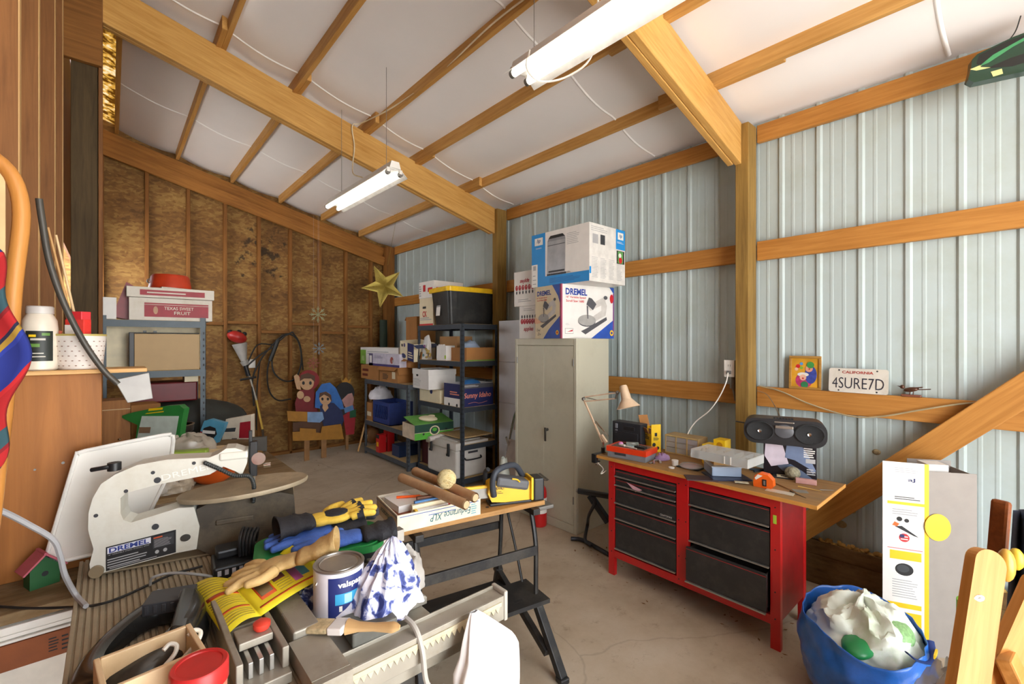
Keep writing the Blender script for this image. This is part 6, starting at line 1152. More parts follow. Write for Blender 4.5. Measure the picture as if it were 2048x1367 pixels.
# ------------------------------------------------------------------ gloves, leaflet, paint can, rag
def glove(name, lab, loc, rz, mat, cuffmat, s=1., spread=.35, rot=None, curl=.0, cufflen=.09, bend=0., thumb=1, tips=None):
    t = thing(name, lab, 'glove', loc, rz, rot=rot)
    b = MB(mat); b.sph((0, 0, .014 * s), (.052 * s, .045 * s, .016 * s), 18); b.sph((-.04 * s, 0, .014 * s), (.04 * s, .036 * s, .016 * s), 14)
    for k, (y, l) in enumerate(((-.033, .058), (-.011, .072), (.012, .076), (.034, .066))):
        a = (k - 1.5) * spread * .28; p = V((.035 * s, y * s, .014 * s)); e = p + V((math.cos(a) * l * s, math.sin(a) * l * s, curl * s)); b.tube([p, (p + e) / 2 + V((0, 0, .004 * s)), e], [.0125 * s, .0125 * s, .010 * s], 10, 4); b.sph(e, .0102 * s, 8)
    p = V((-.01 * s, thumb * .036 * s, .014 * s)); m_ = p + V((.025 * s, thumb * .03 * s, 0)); e = p + V((.055 * s, thumb * .04 * s, .002)); b.tube([p, m_, e], [.016 * s, .0125 * s, .0105 * s], 10, 4); b.sph(e, .0105 * s, 8)
    o = b.build('hand', t); remesh(o, .0032 * s, 5)
    b = MB(cuffmat); n = 26
    b.grid(n, 8, lambda u, v: V((-.06 * s - v * cufflen * s, math.cos(u * 2 * PI) * (.034 + .014 * v + .004 * math.sin(v * 14)) * s, .0155 * s + math.sin(u * 2 * PI) * (.014 + .012 * v + .003 * math.sin(v * 14)) * s + bend * v * v * s)), wrap=True)
    o = b.build('cuff', t); q = o.modifiers.new('thickness', 'SOLIDIFY'); q.thickness = .0025; q.offset = 0
    if tips:
        b = MB(tips)
        for k, (y, l) in enumerate(((-.033, .058), (-.011, .072), (.012, .076), (.034, .066))):
            a = (k - 1.5) * spread * .28; p = V((.035 * s, y * s, .014 * s)); b.tube([p + V((math.cos(a) * l * .3 * s, math.sin(a) * l * .3 * s, .003)), p + V((math.cos(a) * l * .6 * s, math.sin(a) * l * .6 * s, .004 + curl * .6 * s))], .0135 * s, 10, 2)
        b.sph((.0, -.005, .026 * s), (.035 * s, .03 * s, .006), 12); b.build('patch', t)
    return t
# green tray standing over a black case
t = thing('tool_case', 'black case under the green tray on the table saw', 'case', (.33, 1.30, zt_ + .001), R(-14)); b = MB(BLACKP); b.box(0, .27, 0, .20, 0, .052); b.build('body', t, .006)
c0 = V((.30, 1.345, zt_ + .0535)); ty = R(-14)
t = thing('green_tray', 'green plastic tray with rounded rim under the work gloves', 'tray', c0, ty); GT = M('tray_green', '#2c8a45', .35, 0, .06); b = MB(GT); pl_ = rr_(.335, .20, .05, 8); b.push(Matrix.Translation((-.02, -.06, 0))); b.prism(pl_, 0, .018); b.push(Matrix.Translation((.0, 0, .018))); b.prism([(x * .94 + .01, y * .92 + .008) for x, y in pl_], 0, .004); b.pop(); b.pop(); b.build('lid', t, .007, 3)
zg = zt_ + .0535 + .0225
q = Matrix.Rotation(ty, 3, 'Z')
def tg(x, y, z=0): return c0 + q @ V((x, y, 0)) + V((0, 0, .0228 + z))
BLUEG = M('glove_blue', '#4a6fc4', .75, 0, .12, 30, bump=.3, bscale=120); BLKG = M('glove_black', '#2b2b30', .8, 0, .2, 30, bump=.3, bscale=120); YELG = M('glove_yellow', '#e8c24a', .7, 0, .1, 30, bump=.3, bscale=120)
glove('work_glove', 'blue rubber palmed glove with black cuff, front one on the green tray', tg(.19, -.015), ty + PI, BLUEG, BLKG, 1.02, .5, thumb=-1)
glove('work_glove', 'blue rubber palmed glove, rear one under the yellow black glove', tg(.12, .055), ty + PI + .15, BLUEG, BLKG, 1.0, .4)
glove('work_glove', 'yellow and black work glove lying topmost on the gloves', tg(.19, .075, .034), ty + .2, YELG, BLKG, 1.06, 1.0, curl=.006, tips=BLKG)
glove('work_glove', 'dark grey glove with yellow fingertips behind the topmost glove', tg(.22, .14, .006), ty - .05, M('glove_charcoal', '#34343a', .8, 0, .2, 30, bump=.3, bscale=120), BLKG, .95, .4, tips=YELG)
# charger with coiled cord, sanding brush
t = thing('battery_charger', 'black battery charger with white vents and coiled cord', 'charger', at_z(482, 1150, ZS + .001), R(-5)); b = MB(BLACKP); b.box(-.065, .055, 0, .11, 0, .035); b.box(-.055, .045, .05, .11, .0351, .06); b.build('housing', t, .006)
b = MB(M('vent_pale', '#c9c9d0', .4))
for k in range(6): b.box(-.055 + k * .017, -.046 + k * .017, -.001, .001, .012, .026)
b.build('vents', t); b = MB(BLACKP)
for k in range(5): b.tube([(.0 + k * .008, .03, .04), (.0 + k * .009, .035, .085), (.012 + k * .009, .07, .105 - k * .004), (.02 + k * .009, .11, .08), (.02 + k * .008, .12, .04)], .0042, 8)
b.build('cord', t)
t = thing('sanding_brush', 'wooden scrub brush with black bristle end beside the green tray', 'brush', at_z(528, 1108, ZS + .03), R(-5)); b = MB(wood('brush_wood', '#a8793c', '#7d5424', 'X', .5, knots=False)); b.box(0, .06, 0, .045, -.029, .012); b.use(BLACKP).box(.061, .09, 0, .045, -.029, .012); b.build('block', t, .004)
# yellow leaflet
fold0, fold1 = at_z(455, 1157, 1.022), at_z(522, 1232, 1.012)
A_ = at_z(381, 1174, .990); B1 = at_z(450, 1276, 1.0); C1 = at_z(592, 1088, 1.018); D1 = at_z(660, 1150, 1.02)
t = thing('leaflet', 'open yellow instruction leaflet under the leather glove', 'leaflet', fold1); LY = M('leaflet_yellow', '#f2e12a', .5, 0, .03); LR = M('leaflet_red', '#c9501e', .5); LT = M('leaflet_text', '#b9a53a', .6)
def page(nm, p00, p10, p01, p11, prints, arch=.012):
    def S(u, v): p = (V(p00) * (1 - u) + V(p10) * u) * (1 - v) + (V(p01) * (1 - u) + V(p11) * u) * v; p.z += arch * math.sin(PI * u); return p - fold1
    b = MB(LY); b.grid(14, 8, S)
    for (u0, v0, u1, v1, m, l) in prints:
        b.use(m); nn = 8; b.grid(nn, 3, lambda a, c: S(u0 + (u1 - u0) * a, v0 + (v1 - v0) * c) + V((0, 0, .0006 * l)))
    o = b.build(nm, t); s_ = o.modifiers.new('paper', 'SOLIDIFY'); s_.thickness = .0008; s_.offset = -1; return o
pr = [(.1, .38, .95, .44, LR, 1), (.1, .72, .95, .75, LR, 1)] + [(.08, .06 + k * .05, .92, .075 + k * .05, LT, 1) for k in range(6)] + [(.08, .48 + k * .04, .92, .493 + k * .04, LT, 1) for k in range(5)] + [(.08, .79 + k * .04, .92, .803 + k * .04, LT, 1) for k in range(4)]
page('left_page', A_, fold0, B1, fold1, pr)
pr = [(.05, .3, .98, .33, LR, 1), (.05, .86, .98, .89, LR, 1), (.12, .42, .32, .78, LR, 1), (.14, .46, .30, .72, M('photo_brown', '#6d5a3a'), 2), (.36, .4, .52, .6, M('photo_dark', '#5a2a20'), 1), (.45, .34, .75, .42, LR, 2), (.58, .5, .7, .8, M('photo_violet', '#a04a86'), 1), (.7, .48, .82, .75, M('photo_teal', '#4a8fa0'), 1)] + [(.36, .64 + k * .05, .55, .655 + k * .05, LT, 1) for k in range(4)] + [(.06, .05 + k * .06, .5, .065 + k * .06, LT, 1) for k in range(4)]
page('right_page', fold0, C1, fold1, D1, pr, .006)
b = MB(LY); a, c, d = at_z(560, 1108, 1.03) - fold1, at_z(582, 1085, 1.05) - fold1, at_z(606, 1116, 1.03) - fold1; b.add([a, c, d, a + V((0, 0, .001)), c + V((0, 0, .001)), d + V((0, 0, .001))], [(0, 1, 2), (5, 4, 3), (0, 3, 4, 1), (1, 4, 5, 2), (2, 5, 3, 0)]); b.build('turned_corner', t)
# paint can
pc = at_z(678, 1234, zt_ + .001); CR, CH = .0555, .125; pc = V((pc.x, pc.y, zt_ + .001))
t = thing('paint_can', 'paint can with white and navy label on the table saw', 'paint can', pc, CAM_YAW)
b = MB(M('can_white', '#e4e2ea', .35)); b.lathe([(CR - .002, 0), (CR, .002), (CR, CH), (CR - .002, CH + .002)], 44); b.build('can', t)
b = MB(M('can_steel', '#a8a49e', .35, .8, dirt='#7d766a')); b.lathe([(CR, CH + .0021), (CR + .0015, CH + .004), (CR, CH + .006), (CR - .005, CH + .0055), (CR - .006, CH + .002), (CR - .011, CH + .0025), (CR - .012, CH + .0045), (CR - .014, CH + .0025), (0, CH + .0025)], 44); b.build('lid', t)
def cyl_patch(b, a0, a1, z0, z1, m, l, n=18): b.use(m); arc(b, CR + .0004 * l, a0, a1, z0, z1, n)
NV = M('can_navy', '#232f6e', .4); b = MB(NV); cyl_patch(b, -1.62, -.1, .012, .118, NV, 1); cyl_patch(b, -1.35, -.2, .058, .082, M('can_cyan', '#3aa0cf', .4), 2); cyl_patch(b, -1.0, -.7, .06, .08, M('can_aqua', '#9fd8e8', .4), 3); cyl_patch(b, -1.98, -1.7, .012, .03, M('barcode', '#77777a', .5), 2)
cyl_patch(b, -1.3, -.5, .02, .022, GREYINK, 2); cyl_patch(b, -1.3, -.5, .027, .03, GREYINK, 2); cyl_patch(b, -1.05, -.5, .036, .042, GREYINK, 2); cyl_patch(b, -1.2, -1.08, .043, .055, WHITE, 2)
vs, fs = text_mesh('valspar', .03); aw, hh2 = 1.0, .017
b.use(WHITE); b.add([((CR + .0014) * math.cos(-.75 + x * aw), (CR + .0014) * math.sin(-.75 + x * aw), .1 + y * hh2) for x, y in vs], fs); b.build('label', t)
b = MB(CHROME); b.tube([(math.cos(-2.2) * CR, math.sin(-2.2) * CR, .105), (math.cos(-2.2) * (CR + .003), math.sin(-2.2) * (CR + .003), .1)], .002, 6); b.build('ear', t)
# leather glove over leaflet and can
g0, g1 = at_z(540, 1150, 1.05), at_z(690, 1100, 1.09); yw = math.atan2(g0.y - g1.y, g0.x - g1.x)
LEA = M('glove_leather', '#cfae74', .65, 0, .15, 18, bump=.25, bscale=90, dirt='#a4875a', damt=.4)
d3 = (g0 - g1); pitch = -math.atan2(d3.z, math.hypot(d3.x, d3.y))
t = glove('leather_glove', 'tan leather glove on the leaflet, cuff resting on the paint can', at_z(552, 1140, 1.035), 0, LEA, LEA, .92, 1.15, rot=(0, R(12), yw), curl=-.004, cufflen=.105, bend=.02)
# paintbrush, block, rag
t = thing('paintbrush', 'paintbrush with white ferrule and wooden handle before the can', 'paintbrush', at_z(652, 1252, zt_ + .045), 0); a = at_z(652, 1252, zt_ + .045); e = at_z(795, 1258, zt_ + .055) - a; yw = math.atan2(e.y, e.x); t.rotation_euler = (0, R(-5), yw)
b = MB(M('bristle', '#c8b58c', .8, 0, .3, 90)); b.obox((-.012, 0, 0), (.05, .04, .013)); b.build('bristles', t, .004); b = MB(PAPER); b.obox((.03, 0, .0), (.034, .042, .015)); b.build('ferrule', t, .003); b = MB(wood('brush_handle', '#dcb886', '#bd935c', 'X', .4, knots=False)); b.tube([(.048, 0, 0), (.075, 0, 0), (.11, 0, 0), (.15, 0, 0), (.165, 0, 0)], [.016, .01, .0085, .011, .005], 12, 5, flat=.6); b.build('handle', t)
b = MB(M('push_block_grey', '#55554f', .6, 0, .2, 15, dirt='#8a8372')); b.box(0, .10, 0, .08, 0, .03); lone(b, 'push_block', 'dark grey block under the stained rag on the saw', 'block', (.375, .925, zt_ + .001 + .008), R(-3), bevel=.004)
RAGW = base('stained_rag')
m_, nt, bb = RAGW; mp = coords(nt, (1, 1, 1)); nn = N(nt, 'ShaderNodeTexNoise', Scale=22., Detail=6., Distortion=1.6); nt.links.new(mp.outputs[0], nn.inputs['Vector']); r = ramp(nt, [(.36, lin('#1f2a66')), (.43, lin('#5360a0')), (.475, lin('#ccd0e2')), (.6, lin('#e2e0e8'))]); nt.links.new(nn.outputs['Fac'], r.inputs['Fac']); nt.links.new(r.outputs['Color'], bb.inputs['Base Color']); bb.inputs['Roughness'].default_value = .8
rg = at_z(768, 1226, zt_ + .01)
def ragf(u, v):
    a = u * 2 * PI; k = 1 + .18 * nz((math.cos(a) * 2, math.sin(a) * 2, v * 3), 1.3, 5) + .12 * abs(math.sin(a * 4 + v * 2)); rr = .082 * (1 - v) ** .62 * k * (1 + .10 * math.sin(a * 7 + 3 * v) + .06 * math.sin(a * 13 + 2)); hz = .15 * v ** 1.05 * (1 + .1 * nz((math.cos(a) * 2, math.sin(a) * 2, v * 3), 2.3, 2)) + .012 * math.sin(a * 5) * (1 - v)
    return V((rr * math.cos(a) * 1.05 + .03 * v, rr * math.sin(a) * .75 + .02 * v, .012 + max(hz, 0)))
b = MB(m_); b.grid(64, 26, ragf, wrap=True); lone(b, 'rag', 'white rag stained with navy paint, peaked beside the paint can', 'rag', rg)
n, m2, f_ = crumple((.05, .04), .055, 21); b = MB(m_); b.grid(n, m2, f_, wrap=True); lone(b, 'rag', 'small grey blue rag wad left of the paint can', 'rag', V((.40, 1.155, zt_ + .001)) + V((-.02, .0, .0)))
n, m2, f_ = crumple((.05, .06), .08, 12); b = MB(M('dust_cloth', '#a8a39c', .8)); b.grid(n, m2, f_, wrap=True); lone(b, 'cloth', 'grey dust cloth bunched on the saw side rail behind the rag', 'cloth', at_z(805, 1165, zt_ + .03))
# white drawstring bag hanging on the rail end
bp = V((.630, .868, zt_ + .022))
def bagf(u, v):
    # v 0 top to 1 bottom, u around
    a = u * 2 * PI; wv = .010 + .078 * min(1, v * 3.2) ** .9; k = 1 + .10 * math.sin(a * 7 + v * 3) * (1 - .5 * v) + .05 * nz((math.cos(a) * 2, math.sin(a) * 2, v * 4), 1.3, 9)
    return V((wv * math.cos(a) * k + .04 * min(1, v * 4) - .035 * v, (wv * .42 * math.sin(a)) * k - .03 * min(v * 2, 1) - .02, -.36 * v + .01 * math.sin(a * 3) * v))
b = MB(M('white_sack', '#e9e6e4', .6, 0, .03)); b.grid(52, 26, bagf, wrap=True); o = lone(b, 'plastic_sack', 'white plastic sack hanging from the saw front rail', 'bag', bp)
b2 = MB(M('sack_teal', '#2a9aa5', .5)); b2.box(-.07, -.045, -.005, .005, -.02, .02); 
t = thing('dust_hose', 'clear grey cord looped over the saw front rail', 'cord', (.0, 0, 0)); b = MB(M('grey_translucent', '#b7b3ab', .35)); b.tube([V((.50, .95, .975)), V((.505, .90, .968)), V((.508, .872, .93)), V((.515, .865, .86)), V((.545, .86, .825)), V((.56, .86, .835))], .006, 8); b.build('loop', t); b = MB(M('grey_translucent2', '#a7a39b', .35)); b.tube([V((.49, .87, .80)), V((.52, .86, .82)), V((.56, .86, .80)), V((.575, .86, .74)), V((.6, .86, .66))], .007, 8); b.build('tail', t)
# cables at the left foreground
def cab(name, lab, pts, r, mat): return cable(name, lab, pts, r, mat)
cab('cable', 'thick pale grey cable crossing in front of the white board', [at_d(-40, 1005, .95), at_d(10, 1025, 1.0), at_d(55, 1048, 1.05), at_d(105, 1078, 1.1), at_d(120, 1110, 1.12), at_d(130, 1150, 1.13), at_z(152, 1190, ZS + .008), at_z(172, 1212, ZS + .006)], .0062, M('pale_grey_cable', '#a9a9ab', .4))
cab('hose', 'pale grey hose rising at the far left edge', [(-.103, .98, .02), (-.103, .97, .5), (-.104, .96, .9), (-.108, .95, 1.0), (-.125, .93, 1.08), (-.2, .92, 1.18)], .0085, M('pale_blue_hose', '#b9bfcb', .4))
cab('cable', 'thin black cable lying from the left bench to the guard', [at_z(-10, 1212, .907), at_z(60, 1216, .907), at_z(140, 1214, .912), at_z(190, 1210, ZS + .006), at_z(240, 1195, ZS + .005), at_z(300, 1168, ZS + .005), at_z(345, 1148, ZS + .005), at_z(405, 1132, ZS + .005)], .0035, M('black_cord', '#222222'))
cab('cable', 'grey looped cable on the ribbed bench behind the guard', [at_z(300, 1170, ZS + .006), at_z(305, 1155, ZS + .03), at_z(340, 1146, ZS + .035), at_z(390, 1148, ZS + .03), at_z(430, 1156, ZS + .006), at_z(400, 1172, ZS + .006), at_z(345, 1185, ZS + .006), at_z(315, 1180, ZS + .012)], .0035, M('pale_cord', '#9a9a98', .4))
# ------------------------------------------------------------------ folding work bench with its load
wp0, wp1 = V((.945, 1.775, 0)), V((1.66, 1.64, 0)); yw, wl_ = span(wp0, wp1); zw = .79
t = thing('work_bench', 'folding portable work bench with wooden jaws on black steel legs', 'work bench', wp0, yw); WJ = wood('jaw_wood', '#c2945c', '#8f6436', 'X', .6, dirt='#6e5230')
for y0, y1 in ((0, .125), (.15, .36)):
    b = MB(WJ); b.box(-.02, wl_ + .01, y0, y1, zw - .024, zw)
    b.use(INK)
    for x in (wl_ * .3, wl_ * .6, wl_ * .93): b.cyl((x, (y0 + y1) / 2, zw - .001), (x, (y0 + y1) / 2, zw + .0006), .009, n=12)
    b.build('jaw', t, .003)
BT = M('bench_black', '#2a2a2b', .5, .3, .15, dirt='#5d5850', damt=.4)
def leg(pts, nm='leg', w=.034, h=.02):
    b = MB(BT); b.tube(pts, w / 2, 8, 5, flat=.7); return b.build(nm, t)
for x in (.06, wl_ - .06):
    leg([(x, .03, zw - .03), (x + .0, .0, zw - .12), (x, -.02, zw - .22), (x, -.02, .42), (x + .0, -.02, .30)])
    leg([(x, .3, zw - .03), (x, .33, zw - .14), (x, .34, zw - .3), (x, .36, .3)])
    leg([(x, .30, zw - .06), (x, .18, .5), (x, .1, .32)], 'stay', .02)
    b = MB(BT); b.box(x - .02, x + .02, -.03, .40, zw - .055, zw - .0245); b.build('bracket', t, .003)
    b = MB(BT); b.beam((x, -.05, .30), (x, .44, .12), .03, .035); b.beam((x, .40, .30), (x, -.12, .10), .03, .035); b.build('fold_arm', t, .003)
    s = -1 if x < .3 else 1
    for y, yy in ((-.02, -.20), (.36, .48)): b = MB(BT); b.beam((x, y, .31), (x + s * .03, yy, .02), .042, .034); o = b.build('foot', t, .004); b = MB(BLACKP); b.obox((x + s * .03, yy, .014), (.05, .05, .028)); b.build('rubber_foot', o, .006)
b = MB(BT); b.box(.06, wl_ - .06, -.035, -.02, .54, .585); b.build('front_crossbar', t, .002)
b = MB(BT); b.box(.06, wl_ - .06, .34, .355, .54, .58); b.build('rear_crossbar', t, .002)
b = MB(BT); b.box(.03, wl_ - .03, -.10, .12, .325, .345); b.use(INK).box(wl_ - .2, wl_ - .15, -.05, -.03, .3451, .3456); b.build('step', t, .004)
b = MB(BT); b.box(.03, wl_ - .03, .1, .35, .235, .25); b.build('lower_panel', t, .002)
b = MB(STEEL); b.box(wl_ - .03, wl_ + .08, .02, .1, zw - .06, zw - .0405); b.build('vice_screw_housing', t, .004)
def tw(x, y, z=.0005): q = Matrix.Rotation(yw, 3, 'Z') @ V((x, y, 0)); return V((wp0.x + q.x, wp0.y + q.y, zw + z))
# shallow carton of oddments
cp0, cp1 = at_z(805, 1064, zw), at_z(958, 1033, zw); ya, wa = span(cp0, cp1); da = .30
cp0 = tw(-.035, -.02, .001); ya = yw + R(2); wa = .40
t = thing('shallow_carton', 'shallow white carton with teal lettering full of papers, on the work bench', 'box', cp0, ya); SH = M('cream_carton', '#e6dcc6', .6); b = MB(SH); b.tbox(0, wa, 0, da, 0, .075, .005)
TEAL = M('teal_ink', '#1e6a72', .5); F_(b); b.rect(.01, .064, wa - .01, .067, M('line_blue', '#3a62a8'), 2); b.text('Endurance XLP', wa * .62, .033, .2, .03, TEAL, 2, .005, .25, PI); b.lines(wa - .05, .01, wa - .02, .06, 5, M('pale_teal', '#79aeb5'), 2, .5); b.lines(wa * .35, .045, wa * .8, .055, 1, M('line_blue', '#3a62a8'), 2, .3); b.pop(); S_L(b, da); b.rect(.0, .064, da, .067, M('line_blue', '#3a62a8'), 2); b.text('Endurance', da * .5, .033, .16, .026, TEAL, 2, .005, .25, PI); b.pop(); b.build('tray', t, .001)
def cw_(x, y, z): q = Matrix.Rotation(ya, 3, 'Z') @ V((x, y, 0)); return cp0 + V((q.x, q.y, z))
b = MB(M('rust_leather', '#8f4a2a', .6)); b.box(0, .15, 0, .22, 0, .045); lone(b, 'album', 'rust brown album lying at the back of the shallow carton', 'book', cw_(.012, .055, .0055), ya, bevel=.004)
b = MB(PAPER); b.box(0, .12, 0, .16, 0, .03); lone(b, 'notepad', 'white notepad lying on the rust brown album', 'notepad', cw_(.035, .085, .051), ya + .1, bevel=.001)
b = MB(ORANGE); b.cyl((0, 0, .006), (.10, -.04, .006), .006, n=10); b.cyl((.10, -.04, .006), (.115, -.046, .006), .003, .001, n=8); lone(b, 'pen', 'orange pen lying on the white notepad', 'pen', cw_(.06, .19, .082), ya)
for k, (nm, lab, x, y, z, sx, sy, sz, m, r) in enumerate((('booklet', 'white booklet with yellow spine standing in the carton front', .085, .012, .006, .16, .02, .07, PAPER, .05), ('booklet', 'cream booklet behind the white booklet in the carton', .08, .036, .006, .17, .018, .085, CREAM, .03), ('booklet', 'blue edged booklet third from the carton front', .10, .058, .006, .15, .016, .092, M('booklet_blue', '#4a7fb8', .5), .0), ('tin', 'red tin standing right of the booklets in the carton', .245, .022, .006, .035, .05, .095, RED, .1), ('wallet', 'brown wallet standing behind the booklets in the carton', .12, .082, .006, .12, .02, .10, M('wallet_brown', '#6a4128', .6), -.1), ('card_box', 'pink patterned small box in the carton right half', .295, .03, .006, .06, .05, .06, M('pink_pattern', '#d9a7ac', .5, 0, .4, 60), .1))):
    b = MB(m); b.box(0, sx, 0, sy, 0, sz)
    if k == 0: b.use(YEL).box(-.0005, .012, -.0005, sy + .0005, -.0, sz + .0005)
    lone(b, nm, lab, nm.replace('_', ' '), cw_(x, y, z), ya + r, bevel=.001)
KR = M('kraft_tube', '#b48a62', .65, 0, .1, 8, dirt='#d6b890', damt=.5)
for k, (a, c, lab) in enumerate((((803, 955), (932, 1009), 'front brown mailing tube lying across the shallow carton'), ((830, 942), (950, 995), 'rear brown mailing tube lying across the shallow carton'))):
    zz = zw + (.115 if k == 0 else .112); p0, p1 = at_z(*a, zz + .02), at_z(*c, zz); d = p1 - p0; t = thing('mailing_tube', lab, 'tube', p0)
    b = MB(KR); b.cyl((0, 0, 0), d, .022, n=22, caps=False); dn = d.normalized(); b.cyl(d - dn * .03, d - dn * .029, .0215, n=18); b.cyl((0, 0, 0), dn * .001, .0215, n=18); o = b.build('sleeve', t)
    b = MB(CARDL); b.cyl(d - dn * .028, d + dn * .004, .0165, n=18); b.build('end_plug', t)
tp = at_z(893, 958, zw + .16); t = thing('twine_ball', 'ball of straw coloured twine resting on the mailing tubes', 'twine', tp); b = MB(M('twine', '#d9c48c', .85, 0, .2, 60, bump=.6, bscale=200)); b.sph((0, 0, 0), .043, 18); b.build('core', t); b = MB(M('twine_strand', '#e0cf9c', .85))
rnd = random.Random(4)
for k in range(34):
    ax_ = V((rnd.gauss(0, 1), rnd.gauss(0, 1), rnd.gauss(0, 1))).normalized(); a_ = ax_.orthogonal().normalized(); c_ = ax_.cross(a_); off = ax_ * rnd.uniform(-.02, .02); rr = math.sqrt(.0445 ** 2 - off.length ** 2); b.tube([off + (a_ * math.cos(2 * PI * i / 20) + c_ * math.sin(2 * PI * i / 20)) * rr for i in range(21)], .0018, 5, 1, smooth=False, caps=False)
b.build('winding', t)
# cordless chainsaw
s0 = tw(.42, .02, .0015); t = thing('chainsaw', 'yellow and grey cordless chainsaw with black battery on the work bench', 'chainsaw', s0, yw + R(-12))
CY_, CG = M('tool_yellow', '#f0bf1e', .4, 0, .05), M('tool_grey', '#5b5c60', .5, 0, .1)
b = MB(CY_); pxz(b, [(.03, .02), (.20, .0), (.235, .01), (.245, .06), (.24, .105), (.17, .115), (.06, .125), (.02, .11), (.012, .06)], .045, .115); b.build('body', t, .008)
b = MB(CG); b.push(Matrix.Translation((.125, .075, .10)) @ Matrix.Rotation(R(12), 4, 'Y')); b.box(-.075, .1, -.045, .045, -.02, .03); b.pop(); b.build('top_cover', t, .014)
b = MB(CY_); b.box(.232, .246, .028, .122, .012, .125); b.build('rear_band', t, .004)
b = MB(BLACKP); b.box(.247, .305, .03, .12, .004, .118); b.build('battery', t, .008)
b = MB(M('bumper_black', '#28292c', .5)); b.box(.02, .24, .04, .12, .0, .012); b.build('base', t, .004)
b = MB(M('handle_slate', '#363c46', .5)); b.tube([(.04, .04, .05), (.03, .03, .12), (.045, .03, .17), (.10, .06, .185), (.17, .10, .175), (.215, .125, .12), (.235, .12, .09)], .015, 12); b.build('handle', t)
b = MB(M('handle_slate2', '#32373f', .5)); b.tube([(.02, .125, .06), (.02, .13, .14), (.03, .11, .165)], .012, 10); b.build('hand_guard', t)
b = MB(STEEL); b.box(-.2, .02, .074, .084, .03, .085); b.build('guide_bar', t, .003)
b = MB(CY_); b.box(-.21, .02, .07, .088, .082, .096); b.build('bar_scabbard', t, .003)
b = MB(INK); b.push(Matrix.Translation((.07, .0448, .085)) @ Matrix.Rotation(PI / 2, 4, 'X')); b.text('DEWALT', 0, 0, .05, .016, INK, 1, .03); b.lines(-.022, -.03, .02, -.014, 2, INK, 1, .3); b.pop(); b.build('lettering', t)
b = MB(CY_); b.tube([(.13, .028, .13), (.155, .026, .125), (.17, .027, .112)], .004, 8); b.build('lever', t)
# ------------------------------------------------------------------ right foreground
# tall carton with printed flap
c1 = V((3.13, .335, 0)); t = thing('tall_carton', 'tall open grey carton with white printed front leaning by the diagonal brace', 'box', c1, R(-56)); GC = M('grey_board', '#9c948d', .7, 0, .05)
hb = .95; wv, dv = .17, .19
fdir = R(118)
b = MB(GC); b.box(0, wv + .03, .0, .003, 0, .94); b.box(wv + .027, wv + .03, .003, dv, 0, .93); b.box(0, .003, .003, dv, 0, .90); b.box(0, wv + .03, dv, dv + .003, 0, .96); b.use(CARDD).box(.006, wv + .024, .0032, .005, .0, .93); b.build('body', t)
b = MB(PAPER); b.box(.01, .1, .03, .12, .0, .97); b.use(M('inner_print', '#4a4d52')).box(.02, .08, .028, .03, .80, .90); b.build('inner_carton', t, .003)
b = MB(PAPER); b.push(Matrix.Rotation(R(171), 4, 'Z')); b.box(0, .19, -.003, 0, 0, .975); b.face((.19, 0, 0), (-1, 0, 0), (0, 0, 1))
b.rect(.172, 0, .19, .975, YEL, 1); b.rect(.02, .755, .172, .77, YEL, 1); b.lines(.05, .78, .16, .80, 2, INK, 1, .4); b.text('aJ', .12, .885, .03, .022, NAVY, 1, .02); b.lines(.05, .92, .15, .95, 3, GREYINK, 1, .3); b.lines(.04, .7, .15, .735, 3, GREYINK, 1, .4)
b.disc(.07, .68, .012, INK, 1); b.disc(.1, .675, .01, INK, 1); b.poly([(.05, .64), (.13, .60), (.15, .595), (.08, .645)], INK, 1); b.poly([(.04, .645), (.06, .64), (.07, .655), (.05, .665)], M('print_orange', '#d9641f'), 2); b.disc(.09, .585, .022, REDINK, 1); b.rect(.075, .575, .105, .58, WHITE, 2); b.rect(.075, .588, .105, .593, WHITE, 2); b.rect(.072, .585, .09, .602, NAVY, 3); b.rect(.03, .47, .16, .515, YEL, 1); b.rect(.02, .525, .165, .528, REDINK, 1); b.disc(.09, .42, .038, INK, 1, .032); b.disc(.085, .425, .026, DGREY, 2, .02); b.lines(.04, .27, .15, .37, 8, GREYINK, 1, .3); b.rect(.02, .22, .16, .245, YEL, 1); b.rect(.02, .1, .16, .2, YEL, 1); b.pop(); b.pop(); b.build('printed_flap', t)
b = MB(YEL); b.push(Matrix.Translation((.035, -.004, .66)) @ Matrix.Rotation(PI / 2, 4, 'X')); b.lathe([(.055, 0), (.055, .002), (0, .002)], 24, sy=1.25); b.pop(); b.build('yellow_tab', t)
# blue woven bag, with plastic bags inside
BLU = M('woven_blue', '#2a69c2', .3, 0, .12, 25, bump=.35, bscale=18, coat=.2); bgx = V((2.51, .49, .002)); t = thing('tarp_bag', 'large blue woven carrier bag on the floor beside the tool chest', 'bag', bgx)
def blu(u, v):
    a = u * 2 * PI; k = 1 + .07 * nz((math.cos(a) * 1.4, math.sin(a) * 1.4, v * 2), 1.5, 4) + .035 * ridge((math.cos(a) * 2, math.sin(a) * 2, v * 3.), 1.8, 6); pr_ = .175 + .06 * math.sin(min(1, v * 1.15) * PI * .75); pr_ *= (.75 + .25 * min(1, v * 6)) if v < .17 else 1
    return V((pr_ * math.cos(a) * k * 1.0, pr_ * math.sin(a) * k * 1.0, (.385 - .11 * max(0, math.cos(a - 3.55)) ** 2) * v * (1 + .06 * math.sin(a * 2 + 1) + .05 * nz((math.cos(a) * 2, math.sin(a) * 2, 0), 1.2, 8))))
b = MB(BLU); b.grid(72, 30, blu, wrap=True); b.cyl((0, 0, 0), (0, 0, .006), .15, n=30); o = b.build('sack', t); q = o.modifiers.new('thickness', 'SOLIDIFY'); q.thickness = .003
